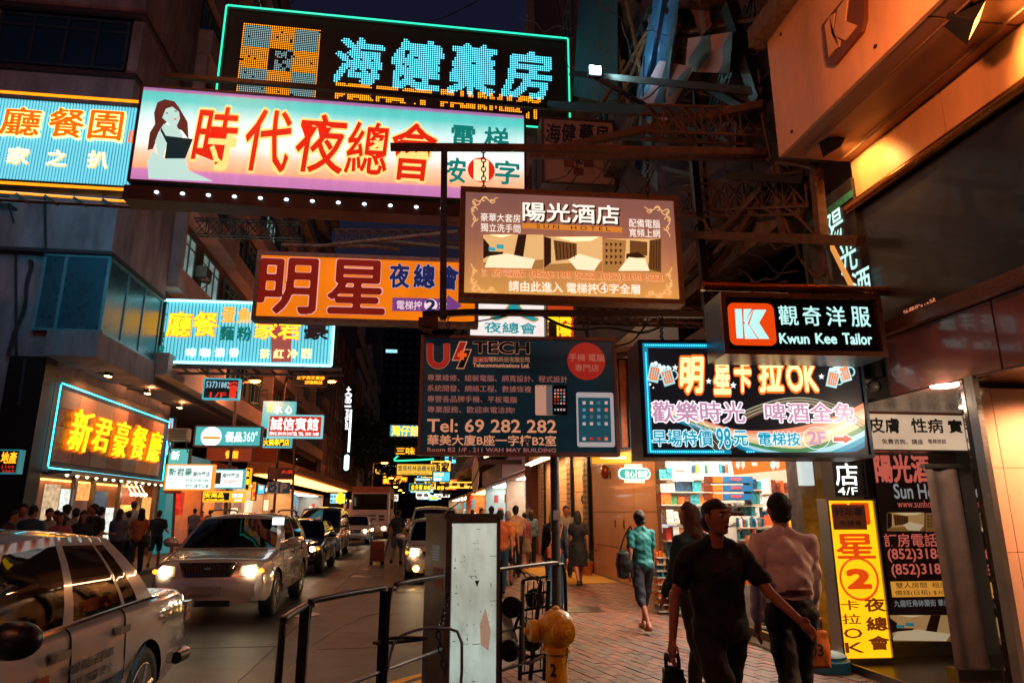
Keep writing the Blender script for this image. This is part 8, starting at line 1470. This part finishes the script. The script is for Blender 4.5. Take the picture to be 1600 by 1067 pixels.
for k, (x, y, lab, rz) in enumerate(((-.6, 62, 'white car turning far behind the pedestrian with the trolley', -35), (-3.4, 84, 'tiny far car beyond the truck, left lane', 0), (.7, 34, 'dark car parked at right behind the white van', 0), (.7, 47, 'farther parked car along the right kerb', 0))):
    o = copy_tree(c2, None, lab, (x, y, -.12), math.radians(rz)); ORG[o.name] = Vector((0, 0, 0))
    for ch in list(o.children_recursive):
        if ch.type == 'LIGHT' or (k in (0, 2, 3) and ch.name.startswith('bulb')): bpy.data.objects.remove(ch)
    if k == 2:
        for ch in o.children:
            if ch.name.startswith(('body', 'cabin')): ch.data = ch.data.copy(); ch.data.materials[0] = blackp
# truck
tk = T('truck', 'white lorry with an orange roof box filling the left lane in the distance', 'truck', (0, 0, 0)); tp_ = M('truck_white', 'A89088', .35, .1, var=.12, sc=3)
B().box(-1.22, 1.22, .0, 2.1, .9, 2.95).done('cab', tp_, tk); B().box(-1.1, 1.1, -.02, 0, 1.85, 2.85).done('windscreen', glk, tk); B().box(-1.25, 1.25, .4, 2.2, 2.95, 3.35).done('roof_box', M('truck_orange', '9A4A24', .5, var=.3), tk); B().box(-1.25, 1.25, 2.4, 9, 1.0, 3.3).done('load_bed', M('bed_brown', '6A4030', .6, var=.3), tk)
B().box(-1.22, 1.22, -.12, .3, .45, .85).done('bumper', tp_, tk)
for x0, x1, z0, z1 in ((-.42, .42, 1.42, 1.52), (-.42, .42, 1.2, 1.3), (-.95, -.6, 1.35, 1.5), (.6, .95, 1.35, 1.5), (-.95, -.6, 1.15, 1.28), (.6, .95, 1.15, 1.28)): B().box(x0, x1, -.03, 0, z0, z1).done('grille_slot', trim, tk)
for s_ in (-1, 1):
    B().box(s_*1.42-.1, s_*1.42+.1, -.1, .0, 1.9, 2.5).rod((s_*1.2, .1, 2.5), (s_*1.42, -.05, 2.5), .02, 5).done('mirror', trim, tk); B().ell((s_*.95, -.13, .66), (.13, .05, .09), 10, 6).done('headlight', head if s_ > 0 else lensm, tk)
    for wy in (.9, 6.5, 7.6): B().lathe((s_*1.2, wy, .5), (-s_, 0, 0), [(0, .3), (-.01, .45), (.02, .5), (.28, .5), (.3, .3)], 24).done('wheel', tyre, tk, smooth=True)
B().box(-.35, .35, -.14, -.12, .55, .72).done('number_plate', M('plate_white'), tk); text(tk, 'New Territories Transport Co', (-.75, .75, 1.62, 1.68), Pl((0, 0, 0)), M('ink_navy'), px=False, lift=.02)
tk.location = (-3.1, 47, -.12)
# drivers
def sitter(label, x, y, z, shirt, parent_car):
    rt = T('person', label, 'person', (x, y, z)); b = B(); b.cap((x, y, z+.05), (x, y+.04, z+.42), .16, .19).ell((x-.17, y+.03, z+.44), (.09, .09, .09)).ell((x+.17, y+.03, z+.44), .09).cap((x-.2, y, z+.42), (x-.24, y-.2, z+.2), .055, .045).cap((x-.24, y-.2, z+.2), (x-.15, y-.42, z+.3), .042, .035).cap((x+.2, y, z+.42), (x+.24, y-.2, z+.2), .055, .045).cap((x+.24, y-.2, z+.2), (x+.15, y-.42, z+.3), .042, .035)
    remesh(b, 'shirt', shirt, rt, .022); b = B(); b.cap((x, y+.03, z+.42), (x, y+.0, z+.6), .055, .05).ell((x, y-.02, z+.68), (.078, .095, .115), 14, 10).ell((x, y-.115, z+.67), (.014, .02, .02)).ell((x-.08, y, z+.68), (.012, .02, .03)).ell((x+.08, y, z+.68), (.012, .02, .03)).ell((x-.14, y-.45, z+.31), (.035, .045, .03)).ell((x+.14, y-.45, z+.31), (.035, .045, .03)); remesh(b, 'body', skin, rt, .012); B().ell((x, y+.02, z+.72), (.088, .1, .1), 12, 8).done('hair', hairk, rt, smooth=True)
# ================================================================ PEOPLE
PI = math.pi
tee_bk = M('tee_black', '0A0B12', .85, var=.2, sc=8, bump=.2); sh_gr = M('shirt_mauve', 'E4D2CE', .7, var=.12, sc=8, bump=.2); tealc = M('blouse_teal', '1C7A80', .75, var=.15, bump=.2); navy = M('trousers_navy', '0C101C', .8); whs = M('shirt_white', 'B89078', .7, var=.1, bump=.2); denim = M('denim', '1E4058', .8, var=.2); orc = M('cloth_orange', 'B0501C', .8); greyc = M('cloth_grey', '4A4450', .8); greensh = M('cloth_teal_dark', '1C3A40', .8); pinkc = M('cloth_pink', '8A4A58', .8); khk = M('capri_grey', '2A2E3C', .8); lt = M('cloth_light', '8A8078', .8)
m1, h1, _, _ = person('man in a black T-shirt striding towards the viewer, nearest on the pavement', col(1113, 4.25), .12, 1.68, .42, tee_bk, M('trousers_black'), 'short', det=2, swing=(-.25, .55), bend=(.35, .45), ab=(.3, .32), turn=.15)
B().box(-.10, .10, -.137, -.132, 1.20, 1.28).done('chest_print', M('print_faint', '3A3034', .7), m1)
m2, h2, _, _ = person('man in a mauve office shirt and dark trousers walking away past the pharmacy', col(1221, 4.75), PI-.12, 1.70, .3, sh_gr, navy, 'long', det=2, swing=(.25, -.3), bend=(.3, .2), ab=(.14, .2), tucked=True)
bl_ = B().lathe((0, -.0, 1.0), (0, 0, 1), [(0, .01), (0, .162), (.035, .162), (.035, .01)], 28).done('belt', M('belt_leather', '4A2414', .4), m2)
for v_ in bl_.data.vertices: v_.co.y = v_.co.y*.78
bag('orange paper bag with a number carried by the man in the mauve shirt', h2[-1]+Vector((.03, .05, -.18)), .13, .04, .15, M('bag_orange', 'C86A14', .6), h2[-1], 'bag'); tb_ = bpy.data.objects['shoulder_bag']; text(tb_, '03', (-.07, .03, -.06, .02), Pl(tuple(h2[-1]+Vector((.03, .0, -.18))), 0), M('ad_ink'), off=.02, px=False)
m3, h3, _, _ = person('woman in a loose teal blouse and grey cropped trousers walking away by the shop corner', foot(1008, 985), PI+.1, 1.60, .33, tealc, khk, 'short', 'capri', 'bun', det=2, female=True, swing=(.2, -.25), ab=(.2, .18), shoe=skin)
bag('big black shoulder bag of the woman in teal', Vector(foot(1008, 985))+Vector((-.26, -.04, .88)), .13, .09, .2, M('bag_black', '0C0E14', .5), Vector(foot(1008, 985))+Vector((-.14, 0, 1.36)))
m4, h4, _, _ = person('woman with light brown hair and dark clothes half hidden behind the man in black', col(1080, 6.0), PI+.3, 1.66, .3, greensh, navy, 'long', 'long', 'long', hairb, det=1, female=True, turn=.3)
bag('dark cloth bag hanging low beside the man in black', h1[-1]+Vector((.04, .1, -.16)), .08, .05, .12, M('bag_black'), h1[-1]+Vector((.0, .03, -.02)))
person('woman in a black dress with long hair walking away near the lattice columns', foot(905, 916), PI, 1.62, .35, tee_bk, tee_bk, 'short', 'skirt', 'long', det=1, female=True)
p6_ = foot(868, 951); m6, h6, _, _ = person('woman in a dark jacket and jeans behind the steel post', p6_, PI-.2, 1.64, .25, M('jacket_black', '100E14', .8), denim, 'long', 'long', 'long', hairb, det=1, female=True); bag('orange handbag of the woman in jeans', Vector(p6_)+Vector((-.05, -.16, .92)), .14, .06, .11, orc, Vector(p6_)+Vector((.12, -.05, 1.36)))
person('man in a pale short-sleeved shirt and black trousers walking away up the pavement', foot(806, 902), PI, 1.72, .25, whs, navy, 'short', det=1, tucked=True, swing=(.1, -.1))
person('person in an orange top just right of the kiosk', col(782, 14), PI, 1.62, .3, orc, denim, 'short', det=1); person('pale haired man beside the kiosk edge walking away', col(794, 15.5), PI, 1.6, .3, M('cloth_yellow', 'A86A30', .8), M('shorts_dark', '1A1A20', .8), 'short', 'short', haircol=lt, det=1)
person('woman in a denim jacket and black trousers far up the pavement', col(830, 21.5), PI, 1.62, .2, M('denim_light', '4A6A78', .8), navy, 'long', 'long', 'long', det=1, female=True); person('woman in pink partly hidden behind the pale-shirted man', col(820, 20), PI, 1.56, .2, pinkc, lt, 'short', 'skirt', det=0, female=True)
person('dark haired man facing the viewer by the lattice entrance', col(884, 17.2), 0, 1.70, .1, lt, navy, 'short', det=1); 
mt_ = foot(619, 881, -.12); person('man in dark shirt and shorts standing in the road with a trolley', mt_, PI-.3, 1.76, .2, M('cloth_dark'), M('shorts_grey', '4A4850', .8), 'short', 'short', det=1, swing=(.1, -.3))
tc_ = T('hand_trolley', 'small trolley stacked with red boxes pulled in the road', 'trolley', (mt_[0]-.55, mt_[1]-.1, -.12)); x, y = mt_[0]-.6, mt_[1]-.2
for k in range(2): B().box(x-.24, x+.2, y-.2, y+.2, .13+k*.31-.12, .43+k*.31-.12).done('box', M('box_red', '7A2A1C', .6), tc_)
B().box(x-.26, x+.22, y-.22, y+.22, -.02, .0).rod((x+.2, y, 0), (x+.35, y, .85), .014, 5).done('frame', steel, tc_)
for dx in (-.2, .16): B().rod((x+dx, y-.22, -.06), (x+dx, y-.17, -.06), .06, 12).done('wheel', tyre, tc_)
for k, (px, Y, mt, lab) in enumerate(((598, 90, 0, 'tiny pedestrian far up the road'), (738, 26, 1, 'head just showing above the left edge of the kiosk'), (752, 24, 2, 'dark haired head above the kiosk middle'), (768, 19, 3, 'brown haired person above the right corner of the kiosk'), (463, 40, 2, 'dark pedestrian behind the SUV roof near the pole'), (500, 46, 0, 'pedestrian in orange light beyond the people carrier'), (424, 37, 2, 'pedestrian silhouette left of the parking sign pole'), (304, 30.5, 1, 'person in warm light right of the teal pillar'), (316, 31, 3, 'second person at the orange shop entrance'), (328, 31.5, 2, 'third dark haired person at the orange shop entrance'))):
    person(lab, (col(px, Y)), PI if k % 2 else .3, 1.62+.03*(k % 4), .15, (orc, greyc, tee_bk, M('cloth_yellow'))[mt], navy, 'short', det=0)
crowd = ((19, 14.6, greyc, 'short', 'man in grey at the far left of the crowd'), (38, 15.2, lt, 'short', 'blurred pale person second from the left in the crowd'), (51, 14.6, denim, 'short', 'person in denim blue bending forward in the crowd'), (78, 15.3, lt, 'short', 'tall person in a light T-shirt left of the centre of the crowd'), (91, 16.4, greensh, 'short', 'person in dark green behind the light T-shirt'), (101, 16.2, tee_bk, 'short', 'dark haired person next to the one in green'), (98, 14.2, pinkc, 'long', 'shorter woman with long hair at the front of the crowd'), (117, 15.8, lt, 'short', 'person in white seen between the posts'), (132, 15.4, tee_bk, 'long', 'girl in black beside the metal post'), (148, 15.8, tee_bk, 'short', 'boy in a black top facing the camera'), (155, 17.5, lt, 'short', 'person in pale clothes behind the boy in black'), (188, 18.6, greyc, 'long', 'woman in grey before the kitchen window'), (201, 20, lt, 'short', 'man peering over beside the kitchen window'), (208, 23, lt, 'short', 'tall man standing inside the kitchen window'), (221, 19.6, orc, 'long', 'woman in an orange top with long hair and a dark bag'), (249, 21.8, tee_bk, 'short', 'man in black shirt and shorts, rightmost of the crowd'))
for k, (px, Y, mt, hr_, lab) in enumerate(crowd):
    c_ = col(px, Y, -.004 if True else 0); person(lab, c_, (PI*.8, .2, PI, .4, -.3)[k % 5] if k < 11 else PI+.2, 1.60+.04*((k*3) % 4)-(.12 if k == 6 else 0)+(.2 if k == 13 else 0), .12 if k < 13 else .3, mt, navy, 'short', 'short' if k == 15 else 'long', hr_, bend=((k*.67) % 1.7, (k*1.13) % 1.5), ab=(.1+(k*.13) % .3, .1+(k*.07) % .25), turn=((k*.9) % 1.6)-.8, det=0 if k not in (14, 15, 9) else 1, female=hr_ == 'long')
c_ = col(221, 19.6); bag('dark brown shoulder bag of the woman in orange', (c_[0]+.22, c_[1]-.05, .85), .12, .08, .17, M('bag_brown', '2A1410', .5), (c_[0]+.12, c_[1], 1.34))
for lab, x, y, z, m_ in (('driver of the silver SUV wearing dark clothes', -3.60, 13.9, .56, tee_bk), ('front passenger of the silver SUV looking sideways', -2.84, 13.9, .56, greyc), ('driver inside the small silver car', .18, 19.3, .48, tee_bk)): sitter(lab, x, y, z, m_, None)
print('faces', sum(len(m.polygons) for m in bpy.data.meshes), 'objects', len(bpy.data.objects))
